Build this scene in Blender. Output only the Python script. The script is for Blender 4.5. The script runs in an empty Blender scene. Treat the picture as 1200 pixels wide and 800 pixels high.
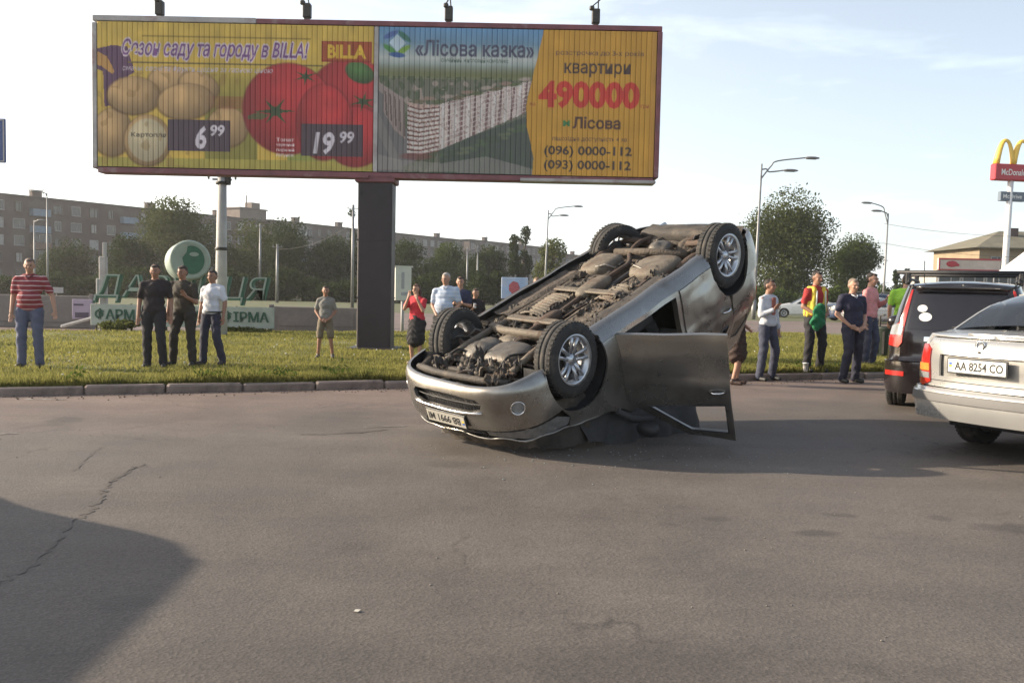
import bpy, bmesh, math, random
import numpy as np
from mathutils import Vector, Matrix, noise
from mathutils.geometry import delaunay_2d_cdt
SC = bpy.context.scene
COL = SC.collection
R = math.radians
# ------------------------------------------------------------------ camera
CAM_H = 1.48
FPX = 1050.0            # focal length in pixels of the 1200 px wide photograph
HZ = 340.0              # row of the horizon at the middle of the frame
ROLL = R(1.2)
_p = math.atan((400 - HZ) / FPX)
_fw = Vector((0, math.cos(_p), -math.sin(_p)))
_u0 = Vector((0, math.sin(_p), math.cos(_p)))
_r0 = Vector((1, 0, 0))
_rt = _r0 * math.cos(ROLL) + _u0 * math.sin(ROLL)
_up = -_r0 * math.sin(ROLL) + _u0 * math.cos(ROLL)
cam = bpy.data.cameras.new('camera')
camo = bpy.data.objects.new('camera', cam)
COL.objects.link(camo)
M = Matrix((_rt, _up, -_fw)).transposed().to_4x4()
M.translation = (0, 0, CAM_H)
camo.matrix_world = M
cam.sensor_width = 36.0
cam.lens = FPX / 1200 * 36.0
cam.clip_end = 3000
cam.clip_start = 0.05
SC.camera = camo
# ------------------------------------------------------------------ light
SUN_AZ = Vector((-1.0, 0.16, 0)).normalized()      # direction towards the sun, on the ground
SUN_EL = R(21)
SKY_GLOW, SKY_BASE, SKY_WISP = 5.4, 2.6, 2.4
w = bpy.data.worlds.new('World')
SC.world = w
w.use_nodes = True
nt = w.node_tree
nt.nodes.clear()
out = nt.nodes.new('ShaderNodeOutputWorld')
bg = nt.nodes.new('ShaderNodeBackground')
sky = nt.nodes.new('ShaderNodeTexSky')
sky.sky_type = 'NISHITA'
sky.sun_disc = False
sky.sun_elevation = SUN_EL
sky.sun_rotation = math.atan2(SUN_AZ.x, SUN_AZ.y)
sky.air_density = 1.0
sky.dust_density = 2.2
sky.ozone_density = 1.2
sky.altitude = 100
# high thin cloud and summer haze: thickest towards the horizon and towards the sun, with a few wisps
def wn(kind, **kw):
    n = nt.nodes.new(kind)
    for k, v in kw.items():
        setattr(n, k, v)
    return n
def wmath(op, a_, b_=None, clamp=False):
    n = wn('ShaderNodeMath', operation=op); n.use_clamp = clamp
    for i_, q in enumerate((a_, b_)):
        if q is None: continue
        if isinstance(q, (int, float)): n.inputs[i_].default_value = q
        else: nt.links.new(q, n.inputs[i_])
    return n.outputs[0]
tc = wn('ShaderNodeTexCoord')
mp = wn('ShaderNodeMapping'); mp.inputs['Scale'].default_value = (1.3, 1.3, 5.5); mp.inputs['Location'].default_value = (.35, .1, .2)
nt.links.new(tc.outputs['Generated'], mp.inputs['Vector'])
nz = wn('ShaderNodeTexNoise'); nz.inputs['Scale'].default_value = 2.6
nz.inputs['Detail'].default_value = 8; nz.inputs['Roughness'].default_value = 0.58; nz.inputs['Distortion'].default_value = 0.3
nt.links.new(mp.outputs['Vector'], nz.inputs['Vector'])
cr = wn('ShaderNodeMapRange'); cr.inputs['From Min'].default_value = 0.5; cr.inputs['From Max'].default_value = 0.72
nt.links.new(nz.outputs['Fac'], cr.inputs['Value'])
sx_ = wn('ShaderNodeSeparateXYZ'); nt.links.new(tc.outputs['Generated'], sx_.inputs[0])
zc_ = wmath('MAXIMUM', sx_.outputs['Z'], 0.0)
hz_ = wmath('POWER', 2.718, wmath('MULTIPLY', zc_, -1.9))                 # haze thins with height
dt = wn('ShaderNodeVectorMath', operation='DOT_PRODUCT'); nt.links.new(tc.outputs['Generated'], dt.inputs[0])
dt.inputs[1].default_value = (SUN_AZ.x * math.cos(SUN_EL), SUN_AZ.y * math.cos(SUN_EL), math.sin(SUN_EL))
g1 = wmath('POWER', wmath('MULTIPLY', wmath('ADD', dt.outputs['Value'], 1.0), 0.5, True), 2.2)   # forward scattering
lum = wmath('MULTIPLY', hz_, wmath('ADD', wmath('MULTIPLY', g1, SKY_GLOW), SKY_BASE))
lum = wmath('ADD', lum, wmath('MULTIPLY', cr.outputs[0], wmath('MULTIPLY', hz_, SKY_WISP)))
cw = wn('ShaderNodeMix', data_type='RGBA'); nt.links.new(wmath('MULTIPLY', g1, 1.2, True), cw.inputs['Factor'])
cw.inputs['A'].default_value = (.90, .965, 1.03, 1); cw.inputs['B'].default_value = (1.03, 1.0, .96, 1)
vs_ = wn('ShaderNodeVectorMath', operation='SCALE'); nt.links.new(cw.outputs['Result'], vs_.inputs[0]); nt.links.new(lum, vs_.inputs['Scale'])
s2 = wn('ShaderNodeVectorMath', operation='SCALE'); nt.links.new(sky.outputs['Color'], s2.inputs[0]); s2.inputs['Scale'].default_value = 0.55
ad_ = wn('ShaderNodeVectorMath', operation='ADD'); nt.links.new(vs_.outputs[0], ad_.inputs[0]); nt.links.new(s2.outputs[0], ad_.inputs[1])
nt.links.new(ad_.outputs[0], bg.inputs['Color'])
bg.inputs['Strength'].default_value = 0.12
nt.links.new(bg.outputs['Background'], out.inputs['Surface'])
sl = bpy.data.lights.new('sun', 'SUN')
sl.energy = 4.3
sl.angle = R(0.6)
sl.color = (1.0, 0.86, 0.68)
so = bpy.data.objects.new('sun', sl)
COL.objects.link(so)
_sd = Vector((SUN_AZ.x * math.cos(SUN_EL), SUN_AZ.y * math.cos(SUN_EL), math.sin(SUN_EL)))
so.rotation_euler = _sd.to_track_quat('Z', 'Y').to_euler()
so.location = _sd * 50
SC.view_settings.view_transform = 'Standard'
SC.view_settings.look = 'None'
SC.view_settings.gamma = 1.0
SC.view_settings.exposure = 1.0


# ------------------------------------------------------------------ places
def ray(px, py):
    d = _fw + _rt * ((px - 600) / FPX) + _up * ((400 - py) / FPX)
    return d


def gp(px, py, z=0.0):            # point of the photograph on a level z
    d = ray(px, py)
    t = (z - CAM_H) / d.z
    return Vector((d.x * t, d.y * t, z))


def at(px, py, Y):                # point of the photograph at a distance Y
    d = ray(px, py)
    t = Y / d.y
    return Vector((d.x * t, Y, CAM_H + d.z * t))


# ------------------------------------------------------------------ materials
MATS = {}


def nd(t, kind, **kw):
    n = t.nodes.new(kind)
    for k, v in kw.items():
        if hasattr(n, k):
            setattr(n, k, v)
        else:
            n.inputs[k.replace('_', ' ')].default_value = v
    return n


def pm(name, col, rough=0.6, metal=0.0, var=0.15, scale=6.0, bump=0.0, bscale=None, coat=0.0,
       col2=None, mask=(0.45, 0.62), trans=0.0, alpha=None, emit=None, coord='Object', spec=0.5, stretch=None):
    if name in MATS:
        return MATS[name]
    m = bpy.data.materials.new(name)
    m.use_nodes = True
    t = m.node_tree
    b = t.nodes['Principled BSDF']
    L = t.links.new
    c = nd(t, 'ShaderNodeTexCoord')
    src = c.outputs[coord]
    if stretch:
        mpn = nd(t, 'ShaderNodeMapping'); mpn.inputs['Scale'].default_value = stretch
        L(src, mpn.inputs['Vector']); src = mpn.outputs['Vector']
    n = nd(t, 'ShaderNodeTexNoise', Scale=scale, Detail=6.0, Roughness=0.6)
    L(src, n.inputs['Vector'])
    r = nd(t, 'ShaderNodeMapRange')
    r.inputs['From Min'].default_value = 0.3; r.inputs['From Max'].default_value = 0.7
    r.inputs['To Min'].default_value = 1 - var; r.inputs['To Max'].default_value = 1 + var
    L(n.outputs['Fac'], r.inputs['Value'])
    h = nd(t, 'ShaderNodeVectorMath', operation='SCALE')
    h.inputs[0].default_value = col[:3]
    L(r.outputs['Result'], h.inputs['Scale'])
    cout = h.outputs['Vector']
    if col2 is not None:
        n2 = nd(t, 'ShaderNodeTexNoise', Scale=scale * 0.45, Detail=8.0, Roughness=0.65)
        L(src, n2.inputs['Vector'])
        r2 = nd(t, 'ShaderNodeMapRange')
        r2.inputs['From Min'].default_value = mask[0]; r2.inputs['From Max'].default_value = mask[1]
        L(n2.outputs['Fac'], r2.inputs['Value'])
        mx_ = nd(t, 'ShaderNodeMix', data_type='RGBA')
        L(r2.outputs['Result'], mx_.inputs['Factor'])
        L(cout, mx_.inputs['A']); mx_.inputs['B'].default_value = (*col2[:3], 1)
        cout = mx_.outputs['Result']
    L(cout, b.inputs['Base Color'])
    rr = nd(t, 'ShaderNodeMapRange')
    rr.inputs['From Min'].default_value = 0.3; rr.inputs['From Max'].default_value = 0.7
    rr.inputs['To Min'].default_value = max(0.02, rough - 0.08); rr.inputs['To Max'].default_value = min(1, rough + 0.08)
    L(n.outputs['Fac'], rr.inputs['Value']); L(rr.outputs['Result'], b.inputs['Roughness'])
    b.inputs['Metallic'].default_value = metal
    b.inputs['Specular IOR Level'].default_value = spec
    if coat:
        b.inputs['Coat Weight'].default_value = coat
        b.inputs['Coat Roughness'].default_value = 0.05
    if bump:
        nb = nd(t, 'ShaderNodeTexNoise', Scale=bscale or scale * 6, Detail=5.0)
        L(src, nb.inputs['Vector'])
        bp = nd(t, 'ShaderNodeBump', Strength=bump, Distance=0.02)
        L(nb.outputs['Fac'], bp.inputs['Height']); L(bp.outputs['Normal'], b.inputs['Normal'])
    if trans:
        b.inputs['Transmission Weight'].default_value = trans
    if emit:
        b.inputs['Emission Color'].default_value = (*emit[:3], 1); b.inputs['Emission Strength'].default_value = emit[3]
    MATS[name] = m
    return m


def leafmat(name, col, tr=0.35, var=0.35, scale=1.2):
    if name in MATS:
        return MATS[name]
    m = bpy.data.materials.new(name); m.use_nodes = True
    t = m.node_tree; L = t.links.new
    t.nodes.clear()
    o = nd(t, 'ShaderNodeOutputMaterial')
    c = nd(t, 'ShaderNodeTexCoord')
    n = nd(t, 'ShaderNodeTexNoise', Scale=scale, Detail=4.0)
    L(c.outputs['Object'], n.inputs['Vector'])
    g = nd(t, 'ShaderNodeNewGeometry')
    ad = nd(t, 'ShaderNodeMath', operation='ADD'); L(n.outputs['Fac'], ad.inputs[0])
    ml = nd(t, 'ShaderNodeMath', operation='MULTIPLY'); ml.inputs[1].default_value = 0.35
    L(g.outputs['Random Per Island'], ml.inputs[0]); L(ml.outputs[0], ad.inputs[1])
    r = nd(t, 'ShaderNodeMapRange')
    r.inputs['From Min'].default_value = 0.35; r.inputs['From Max'].default_value = 1.0
    L(ad.outputs[0], r.inputs['Value'])
    mxx = nd(t, 'ShaderNodeMix', data_type='RGBA')
    L(r.outputs['Result'], mxx.inputs['Factor'])
    mxx.inputs['A'].default_value = tuple(x * (1 - var) for x in col) + (1,)
    mxx.inputs['B'].default_value = (col[0] * (1 + var * 1.5), col[1] * (1 + var), col[2] * (1 + var * 0.6), 1)
    d = nd(t, 'ShaderNodeBsdfDiffuse'); tl = nd(t, 'ShaderNodeBsdfTranslucent')
    ms = nd(t, 'ShaderNodeMixShader'); ms.inputs[0].default_value = tr
    L(mxx.outputs['Result'], d.inputs['Color']); L(mxx.outputs['Result'], tl.inputs['Color'])
    L(d.outputs[0], ms.inputs[1]); L(tl.outputs[0], ms.inputs[2]); L(ms.outputs[0], o.inputs['Surface'])
    MATS[name] = m
    return m


def glassmat(name, tint=(0.02, 0.022, 0.025), rough=0.05, clear=0.25):
    """car glass: a dark reflecting sheet through which a little of the inside shows"""
    if name in MATS:
        return MATS[name]
    m = bpy.data.materials.new(name); m.use_nodes = True
    t = m.node_tree; L = t.links.new
    b = t.nodes['Principled BSDF']
    b.inputs['Base Color'].default_value = (*tint, 1); b.inputs['Roughness'].default_value = rough
    b.inputs['Coat Weight'].default_value = 0.5
    c = nd(t, 'ShaderNodeTexCoord')
    nz_ = nd(t, 'ShaderNodeTexNoise', Scale=5.0, Detail=5.0); L(c.outputs['Object'], nz_.inputs['Vector'])
    rr = nd(t, 'ShaderNodeMapRange'); rr.inputs['To Min'].default_value = rough; rr.inputs['To Max'].default_value = rough + 0.15
    L(nz_.outputs['Fac'], rr.inputs['Value']); L(rr.outputs['Result'], b.inputs['Roughness'])
    tr = nd(t, 'ShaderNodeBsdfTransparent'); tr.inputs['Color'].default_value = (0.75, 0.78, 0.78, 1)
    ms = nd(t, 'ShaderNodeMixShader'); ms.inputs[0].default_value = clear
    L(b.outputs[0], ms.inputs[1]); L(tr.outputs[0], ms.inputs[2])
    L(ms.outputs[0], t.nodes['Material Output'].inputs['Surface'])
    MATS[name] = m
    return m


def vcolmat(name, rough=0.6, bump=0.0):
    m = bpy.data.materials.new(name); m.use_nodes = True
    t = m.node_tree; b = t.nodes['Principled BSDF']
    a = nd(t, 'ShaderNodeAttribute'); a.attribute_name = 'print'
    t.links.new(a.outputs['Color'], b.inputs['Base Color'])
    b.inputs['Roughness'].default_value = rough
    return m


# ------------------------------------------------------------------ objects
def tag(o, label=None, cat=None, group=None, kind=None):
    if label: o['label'] = label
    if cat: o['category'] = cat
    if group: o['group'] = group
    if kind: o['kind'] = kind
    return o


def thing(name, label, cat, loc=(0, 0, 0), rz=0.0, group=None, mw=None):
    o = bpy.data.objects.new(name, None)
    COL.objects.link(o)
    if mw is not None:
        o.matrix_world = mw
    else:
        o.location = loc; o.rotation_euler = (0, 0, rz)
    o.empty_display_size = 0.2
    return tag(o, label, cat, group)


def link_mesh(name, me, parent=None, loc=(0, 0, 0), rot=(0, 0, 0), label=None):
    o = bpy.data.objects.new(name, me)
    COL.objects.link(o)
    if parent is not None:
        o.parent = parent
    o.location = loc; o.rotation_euler = rot
    if label: o['label'] = label
    return o


def copy_tree(o, parent=None):
    c = o.copy(); COL.objects.link(c)
    if parent is not None:
        c.parent = parent
    for ch in list(o.children):
        copy_tree(ch, c)
    return c


class MB:
    """collects simple shapes, then links them as one mesh object"""
    def __init__(s):
        s.v = []; s.f = []; s.m = []; s.sm = []

    def add(s, v, f, mi=0, smooth=False):
        n = len(s.v)
        s.v += [tuple(p) for p in v]
        s.f += [tuple(i + n for i in q) for q in f]
        s.m += [mi] * len(f); s.sm += [smooth] * len(f)
        return s

    def box(s, c, d, mi=0, rot=None, taper=1.0, bev=0.0):
        x, y, z = d[0] / 2, d[1] / 2, d[2] / 2
        if bev <= 0:
            v = [(-x, -y, -z), (x, -y, -z), (x, y, -z), (-x, y, -z)]
            v += [(a * taper, b * taper, z) for a, b, _ in v]
            f = [(0, 3, 2, 1), (4, 5, 6, 7), (0, 1, 5, 4), (1, 2, 6, 5), (2, 3, 7, 6), (3, 0, 4, 7)]
        else:
            b = min(bev, x * .9, y * .9, z * .9)
            ring = [(x, y - b), (x - b, y), (-x + b, y), (-x, y - b), (-x, -y + b), (-x + b, -y), (x - b, -y), (x, -y + b)]
            lay = [(-z, (x - b) / x, (y - b) / y), (-z + b, 1, 1), (z - b, 1, 1), (z, (x - b) / x, (y - b) / y)]
            v = [(p[0] * sx, p[1] * sy, zz) for zz, sx, sy in lay for p in ring]
            f = [tuple(range(7, -1, -1)), tuple(24 + i for i in range(8))]
            for k in range(3):
                for i in range(8):
                    j = (i + 1) % 8
                    f.append((k * 8 + i, k * 8 + j, k * 8 + 8 + j, k * 8 + 8 + i))
        c = Vector(c)
        if rot is not None:
            v = [rot @ Vector(p) + c for p in v]
        else:
            v = [Vector(p) + c for p in v]
        return s.add(v, f, mi)

    def tube(s, pts, r, n=8, mi=0, cap=True, squash=1.0):
        pts = [Vector(p) for p in pts]
        rs = r if isinstance(r, (list, tuple)) else [r] * len(pts)
        v = []; f = []
        prev = None
        for i, p in enumerate(pts):
            d = (pts[min(i + 1, len(pts) - 1)] - pts[max(i - 1, 0)])
            if d.length < 1e-9: d = Vector((0, 0, 1))
            d.normalize()
            if prev is None:
                a = d.orthogonal().normalized()
            else:
                a = (prev - d * prev.dot(d))
                a = a.normalized() if a.length > 1e-6 else d.orthogonal().normalized()
            prev = a
            b = d.cross(a)
            for k in range(n):
                t = 2 * math.pi * k / n
                v.append(p + (a * math.cos(t) + b * math.sin(t) * squash) * rs[i])
        for i in range(len(pts) - 1):
            for k in range(n):
                j = (k + 1) % n
                f.append((i * n + k, i * n + j, (i + 1) * n + j, (i + 1) * n + k))
        s.add(v, f, mi, True)
        if cap:
            m0 = len(s.v) - len(v)
            s.f += [tuple(m0 + k for k in range(n - 1, -1, -1)), tuple(m0 + (len(pts) - 1) * n + k for k in range(n))]
            s.m += [mi, mi]; s.sm += [False, False]
        return s

    def lathe(s, prof, n=32, mi=0, mat=None, axis='Z', close=False, arc=2 * math.pi):
        """prof: (radius, height) pairs"""
        v = []; f = []
        full = abs(arc - 2 * math.pi) < 1e-6
        cols = n if full else n + 1
        for k in range(cols):
            t = arc * k / n
            for r_, h in prof:
                p = (r_ * math.cos(t), r_ * math.sin(t), h)
                if axis == 'Y': p = (p[0], h, p[1])
                if axis == 'X': p = (h, p[0], p[1])
                v.append(Vector(p))
        m = len(prof)
        for k in range(n):
            k2 = (k + 1) % cols
            for i in range(m - 1 + (1 if close else 0)):
                i2 = (i + 1) % m
                q = (k * m + i, k2 * m + i, k2 * m + i2, k * m + i2)
                f.append(q if axis != 'Y' else q[::-1])
        if mat is not None:
            v = [mat @ p for p in v]
        return s.add(v, f, mi, True)

    def ball(s, c, r, n=12, mi=0, mat=None):
        r = Vector(r) if hasattr(r, '__len__') else Vector((r, r, r))
        v = []; f = []
        h = n // 2
        for i in range(h + 1):
            a = math.pi * i / h
            for k in range(n):
                t = 2 * math.pi * k / n
                v.append(Vector((r.x * math.sin(a) * math.cos(t), r.y * math.sin(a) * math.sin(t), r.z * math.cos(a))))
        for i in range(h):
            for k in range(n):
                j = (k + 1) % n
                f.append((i * n + k, (i + 1) * n + k, (i + 1) * n + j, i * n + j))
        c = Vector(c)
        v = [(mat @ p if mat is not None else p) + c for p in v]
        return s.add(v, f, mi, True)

    def prism(s, poly, y0, y1, mi=0, fn=None):
        """poly in (x,z), extruded along y"""
        n = len(poly)
        v = [(p[0], y0, p[1]) for p in poly] + [(p[0], y1, p[1]) for p in poly]
        f = [tuple(range(n)), tuple(range(2 * n - 1, n - 1, -1))]
        for i in range(n):
            j = (i + 1) % n
            f.append((i, i + n, j + n, j))
        if fn: v = [fn(Vector(p)) for p in v]
        return s.add(v, f, mi)

    def mesh(s, name, mats):
        me = bpy.data.meshes.new(name)
        me.from_pydata([tuple(p) for p in s.v], [], s.f)
        for m in (mats if isinstance(mats, (list, tuple)) else [mats]):
            me.materials.append(m)
        me.polygons.foreach_set('material_index', s.m)
        me.polygons.foreach_set('use_smooth', s.sm)
        me.update()
        bm = bmesh.new(); bm.from_mesh(me)
        bmesh.ops.remove_doubles(bm, verts=bm.verts, dist=1e-5)
        bmesh.ops.recalc_face_normals(bm, faces=bm.faces)
        bm.to_mesh(me); bm.free()
        return me

    def build(s, name, mats, parent=None, loc=(0, 0, 0), rot=(0, 0, 0), label=None, bevel=0.0):
        o = link_mesh(name, s.mesh(name, mats), parent, loc, rot, label)
        if bevel:
            b = o.modifiers.new('bevel', 'BEVEL'); b.width = bevel; b.segments = 2; b.limit_method = 'ANGLE'; b.angle_limit = R(40)
        return o


def np_mesh(name, v, f, mat, smooth=False, fmi=None):
    """fast mesh from numpy arrays; f is (n,3) or (n,4)"""
    me = bpy.data.meshes.new(name)
    v = np.asarray(v, np.float32); f = np.asarray(f, np.int32)
    k = f.shape[1]
    me.vertices.add(len(v)); me.vertices.foreach_set('co', v.ravel())
    me.loops.add(f.size); me.loops.foreach_set('vertex_index', f.ravel())
    me.polygons.add(len(f)); me.polygons.foreach_set('loop_start', np.arange(0, f.size, k, dtype=np.int32))
    me.polygons.foreach_set('loop_total', np.full(len(f), k, np.int32))
    if smooth:
        me.polygons.foreach_set('use_smooth', np.ones(len(f), bool))
    for m in (mat if isinstance(mat, (list, tuple)) else [mat]):
        me.materials.append(m)
    if fmi is not None:
        me.polygons.foreach_set('material_index', fmi)
    me.update(calc_edges=True); me.validate()
    return me


_TX = {}


def text_geo(txt, bold=0.0, shear=0.0, res=3):
    """outline letters as 2-D points and triangles, left at x=0, baseline y=0, size 1"""
    key = (txt, bold, shear, res)
    if key in _TX:
        return _TX[key]
    c = bpy.data.curves.new('lettering', 'FONT'); c.body = txt; c.resolution_u = res; c.offset = bold; c.shear = shear
    o = bpy.data.objects.new('lettering', c); COL.objects.link(o)
    dg = bpy.context.evaluated_depsgraph_get()
    me = bpy.data.meshes.new_from_object(o.evaluated_get(dg))
    bm = bmesh.new(); bm.from_mesh(me); bmesh.ops.triangulate(bm, faces=bm.faces)
    V = np.array([v.co[:2] for v in bm.verts]); bm.verts.index_update()
    T = np.array([[v.index for v in f.verts] for f in bm.faces])
    bm.free(); bpy.data.objects.remove(o); bpy.data.curves.remove(c); bpy.data.meshes.remove(me)
    V[:, 0] -= V[:, 0].min()
    _TX[key] = (V, T)
    return V, T


def text_obj(name, txt, width, height, fn, mat, parent=None, bold=0.01, shear=0.0, depth=0.0):
    """letters fitted to width x height (m); fn maps (x, y, d) with x,y centred, d = relief -> point"""
    V, T = text_geo(txt, bold, shear)
    lo = V.min(0); hi = V.max(0)
    P = (V - (lo + hi) / 2) / (hi - lo) * np.array([width, height])
    vs = [fn(p[0], p[1], depth) for p in P]
    fs = [tuple(t) for t in T]
    if depth:
        n = len(vs)
        vs += [fn(p[0], p[1], 0) for p in P]
        from collections import Counter
        ec = Counter()
        for t in T:
            for a, b in ((0, 1), (1, 2), (2, 0)):
                ec[tuple(sorted((t[a], t[b])))] += 1
        fs += [(a, b, b + n, a + n) for (a, b), k in ec.items() if k == 1]
    me = bpy.data.meshes.new(name); me.from_pydata([tuple(v) for v in vs], [], fs); me.materials.append(mat); me.update()
    return link_mesh(name, me, parent)


def smooth01(a, b, x):
    t = min(1, max(0, (x - a) / (b - a))); return t * t * (3 - 2 * t)


def lerp_tab(tab, x):
    """tab sorted by key; smooth piecewise linear"""
    if x <= tab[0][0]: return tab[0][1]
    for (a, va), (b, vb) in zip(tab, tab[1:]):
        if x <= b:
            return va + (vb - va) * (x - a) / (b - a)
    return tab[-1][1]


def in_poly(p, poly):
    x, y = p; c = False; n = len(poly); j = n - 1
    for i in range(n):
        xi, yi = poly[i]; xj, yj = poly[j]
        if (yi > y) != (yj > y) and x < (xj - xi) * (y - yi) / (yj - yi) + xi:
            c = not c
        j = i
    return c


def subdiv_poly(poly, st):
    o = []
    n = len(poly)
    for i in range(n):
        a = Vector(poly[i]); b = Vector(poly[(i + 1) % n])
        k = max(1, int(math.ceil((b - a).length / st)))
        for j in range(k):
            o.append(tuple(a.lerp(b, j / k)))
    return o


def seg_dist(p, a, b):
    ax, ay = a; bx, by = b; dx = bx - ax; dy = by - ay
    t = ((p[0] - ax) * dx + (p[1] - ay) * dy) / (dx * dx + dy * dy + 1e-12)
    t = min(1, max(0, t))
    return math.hypot(p[0] - ax - t * dx, p[1] - ay - t * dy)


def tri_region(poly, holes=(), st=0.06):
    """triangulate a 2-D region with inner points, so it can be bent over a curved body"""
    P = subdiv_poly(poly, st); H = [subdiv_poly(h, st) for h in holes]
    vs = list(P); es = [(i, (i + 1) % len(P)) for i in range(len(P))]
    for h in H:
        n = len(vs); vs += h
        es += [(n + i, n + (i + 1) % len(h)) for i in range(len(h))]
    xs = [p[0] for p in P]; ys = [p[1] for p in P]
    allv = np.array(vs)
    y = min(ys) + st * .5; row = 0
    while y < max(ys):
        x = min(xs) + st * (.5 if row % 2 else 0.25)
        while x < max(xs):
            p = (x, y)
            if in_poly(p, P) and not any(in_poly(p, h) for h in H):
                if np.min((allv[:, 0] - x) ** 2 + (allv[:, 1] - y) ** 2) > (st * .5) ** 2:
                    vs.append(p)
            x += st
        y += st * .87; row += 1
    r = delaunay_2d_cdt([Vector(p) for p in vs], es, [], 0, 1e-6)
    ov = [(p.x, p.y) for p in r[0]]
    fs = []
    for f in r[2]:
        c = (sum(ov[i][0] for i in f) / 3, sum(ov[i][1] for i in f) / 3)
        if in_poly(c, P) and not any(in_poly(c, h) for h in H):
            fs.append(tuple(f))
    return ov, fs


def sheet(name, ov, fs, fn, mat, parent=None, thick=0.0, label=None, flip=False, inner=None):
    """bend a triangulated region by fn(u,v,depth); optional thickness inwards"""
    vs = [fn(u, v, 0.0) for u, v in ov]
    F = [f[::-1] if flip else f for f in fs]
    mi = [0] * len(F)
    if thick:
        n = len(vs)
        vs += [fn(u, v, thick) for u, v in ov]
        F2 = [tuple(i + n for i in f[::-1]) for f in F]
        from collections import Counter
        ec = {}
        for f in F:
            for a, b in ((f[0], f[1]), (f[1], f[2]), (f[2], f[0])):
                k = (min(a, b), max(a, b))
                ec[k] = None if k in ec else (a, b)
        rim = [(e[1], e[0], e[0] + n, e[1] + n) for e in ec.values() if e]
        mi += [1 if inner else 0] * len(F2) + [0] * len(rim)
        F = F + F2 + rim
    me = bpy.data.meshes.new(name)
    me.from_pydata([tuple(v) for v in vs], [], F)
    me.materials.append(mat)
    if inner: me.materials.append(inner)
    me.polygons.foreach_set('material_index', mi)
    nr = len(F) if not thick else len(fs)
    me.polygons.foreach_set('use_smooth', [i < nr for i in range(len(F))])
    me.update()
    if thick:
        bm = bmesh.new(); bm.from_mesh(me)
        for e in bm.edges:
            if len(e.link_faces) == 2 and e.calc_face_angle(0) > R(50): e.smooth = False
        for f in bm.faces: f.smooth = True
        bm.to_mesh(me); bm.free()
    return link_mesh(name, me, parent, label=label)
# ================================================================== cars
def catmull(pts, n=24):
    P = [Vector(p) for p in pts]; o = []
    for i in range(len(P) - 1):
        a = P[max(i - 1, 0)]; b = P[i]; c = P[i + 1]; d = P[min(i + 2, len(P) - 1)]
        for k in range(n):
            t = k / n
            o.append(0.5 * ((2 * b) + (c - a) * t + (2 * a - 5 * b + 4 * c - d) * t * t + (-a + 3 * b - 3 * c + d) * t ** 3))
    o.append(P[-1]); return o


class Shell:
    """body surface of a car: u runs round the plan from the middle of the nose, z is height.
    right side is y<0; u<0 or u>smax is the mirrored left side"""
    def __init__(s, plan, ins_f, ins_s, ins_r, zr, wob=0.0):
        pts = catmull(plan)
        s.p = np.array([(p[0], p[1]) for p in pts])
        seg = np.hypot(*np.diff(s.p, axis=0).T)
        s.S = np.r_[0, np.cumsum(seg)]; s.smax = float(s.S[-1])
        d = np.gradient(s.p, s.S, axis=0); d /= np.linalg.norm(d, axis=1)[:, None]
        s.n = np.stack([-d[:, 1], d[:, 0]], 1)          # to be turned outwards
        c = np.array([s.p[:, 0].mean(), 0])
        sg = np.sign(((s.p - c) * s.n).sum(1)); s.n *= sg[:, None]
        s.n[0] = (1, 0); s.n[-1] = (-1, 0)
        s.f, s.s, s.r = ins_f, ins_s, ins_r
        s.zrt = [(s.X(x), z) for x, z in zr]            # roofline given as (x, z) front to back
        s.zrt.sort(); s.wob = wob

    def X(s, x):
        i = int(np.argmax(s.p[:, 0] <= x)) if (s.p[:, 0] <= x).any() else len(s.S) - 1
        if i == 0: return 0.0
        a, b = s.p[i - 1, 0], s.p[i, 0]
        return float(s.S[i - 1] + (s.S[i] - s.S[i - 1]) * (x - a) / (b - a + 1e-12))

    def zr(s, u):
        u = abs(u)
        if u > s.smax: u = 2 * s.smax - u
        return lerp_tab(s.zrt, u)

    def P(s, u, z, d=0.0):
        m = 1
        if u < 0: u = -u; m = -1
        if u > s.smax: u = 2 * s.smax - u; m = -m
        x = float(np.interp(u, s.S, s.p[:, 0])); y = float(np.interp(u, s.S, s.p[:, 1]))
        nx = float(np.interp(u, s.S, s.n[:, 0])); ny = float(np.interp(u, s.S, s.n[:, 1]))
        l = math.hypot(nx, ny); nx /= l; ny /= l
        wf = nx * nx if nx > 0 else 0; wr = nx * nx if nx < 0 else 0; ws = ny * ny
        i = wf * lerp_tab(s.f, z) + wr * lerp_tab(s.r, z) + ws * lerp_tab(s.s, z) + d
        if s.wob:
            i += s.wob * noise.noise(Vector((x * 2.1, y * 2.1 * m, z * 3)))
            if x < -1.6 and m > 0: i += .35 * s.wob * smooth01(-1.6, -1.8, x) * smooth01(-3.0, -2.6, x) * noise.noise(Vector((x * 7, z * 8, 4)))
        return Vector((x - nx * i, (y - ny * i) * m, z))

    def top(s, u, t, crown, d=0.0):
        a = s.P(u, s.zr(u)); b = Vector((a.x, -a.y, a.z))
        p = a.lerp(b, (t + 1) / 2)
        p.z += crown * (1 - t * t) - d
        return p


def arc(cx, cz, r, a0, a1, n=20):
    return [(cx + r * math.cos(R(a0 + (a1 - a0) * i / n)), cz + r * math.sin(R(a0 + (a1 - a0) * i / n))) for i in range(n + 1)]


def smooth_tab(tab, n=6):
    """rounds a table of (key, value) into a smooth curve"""
    pts = catmull([(a, b) for a, b in tab], n)
    return [(p[0], p[1]) for p in pts]


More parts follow.
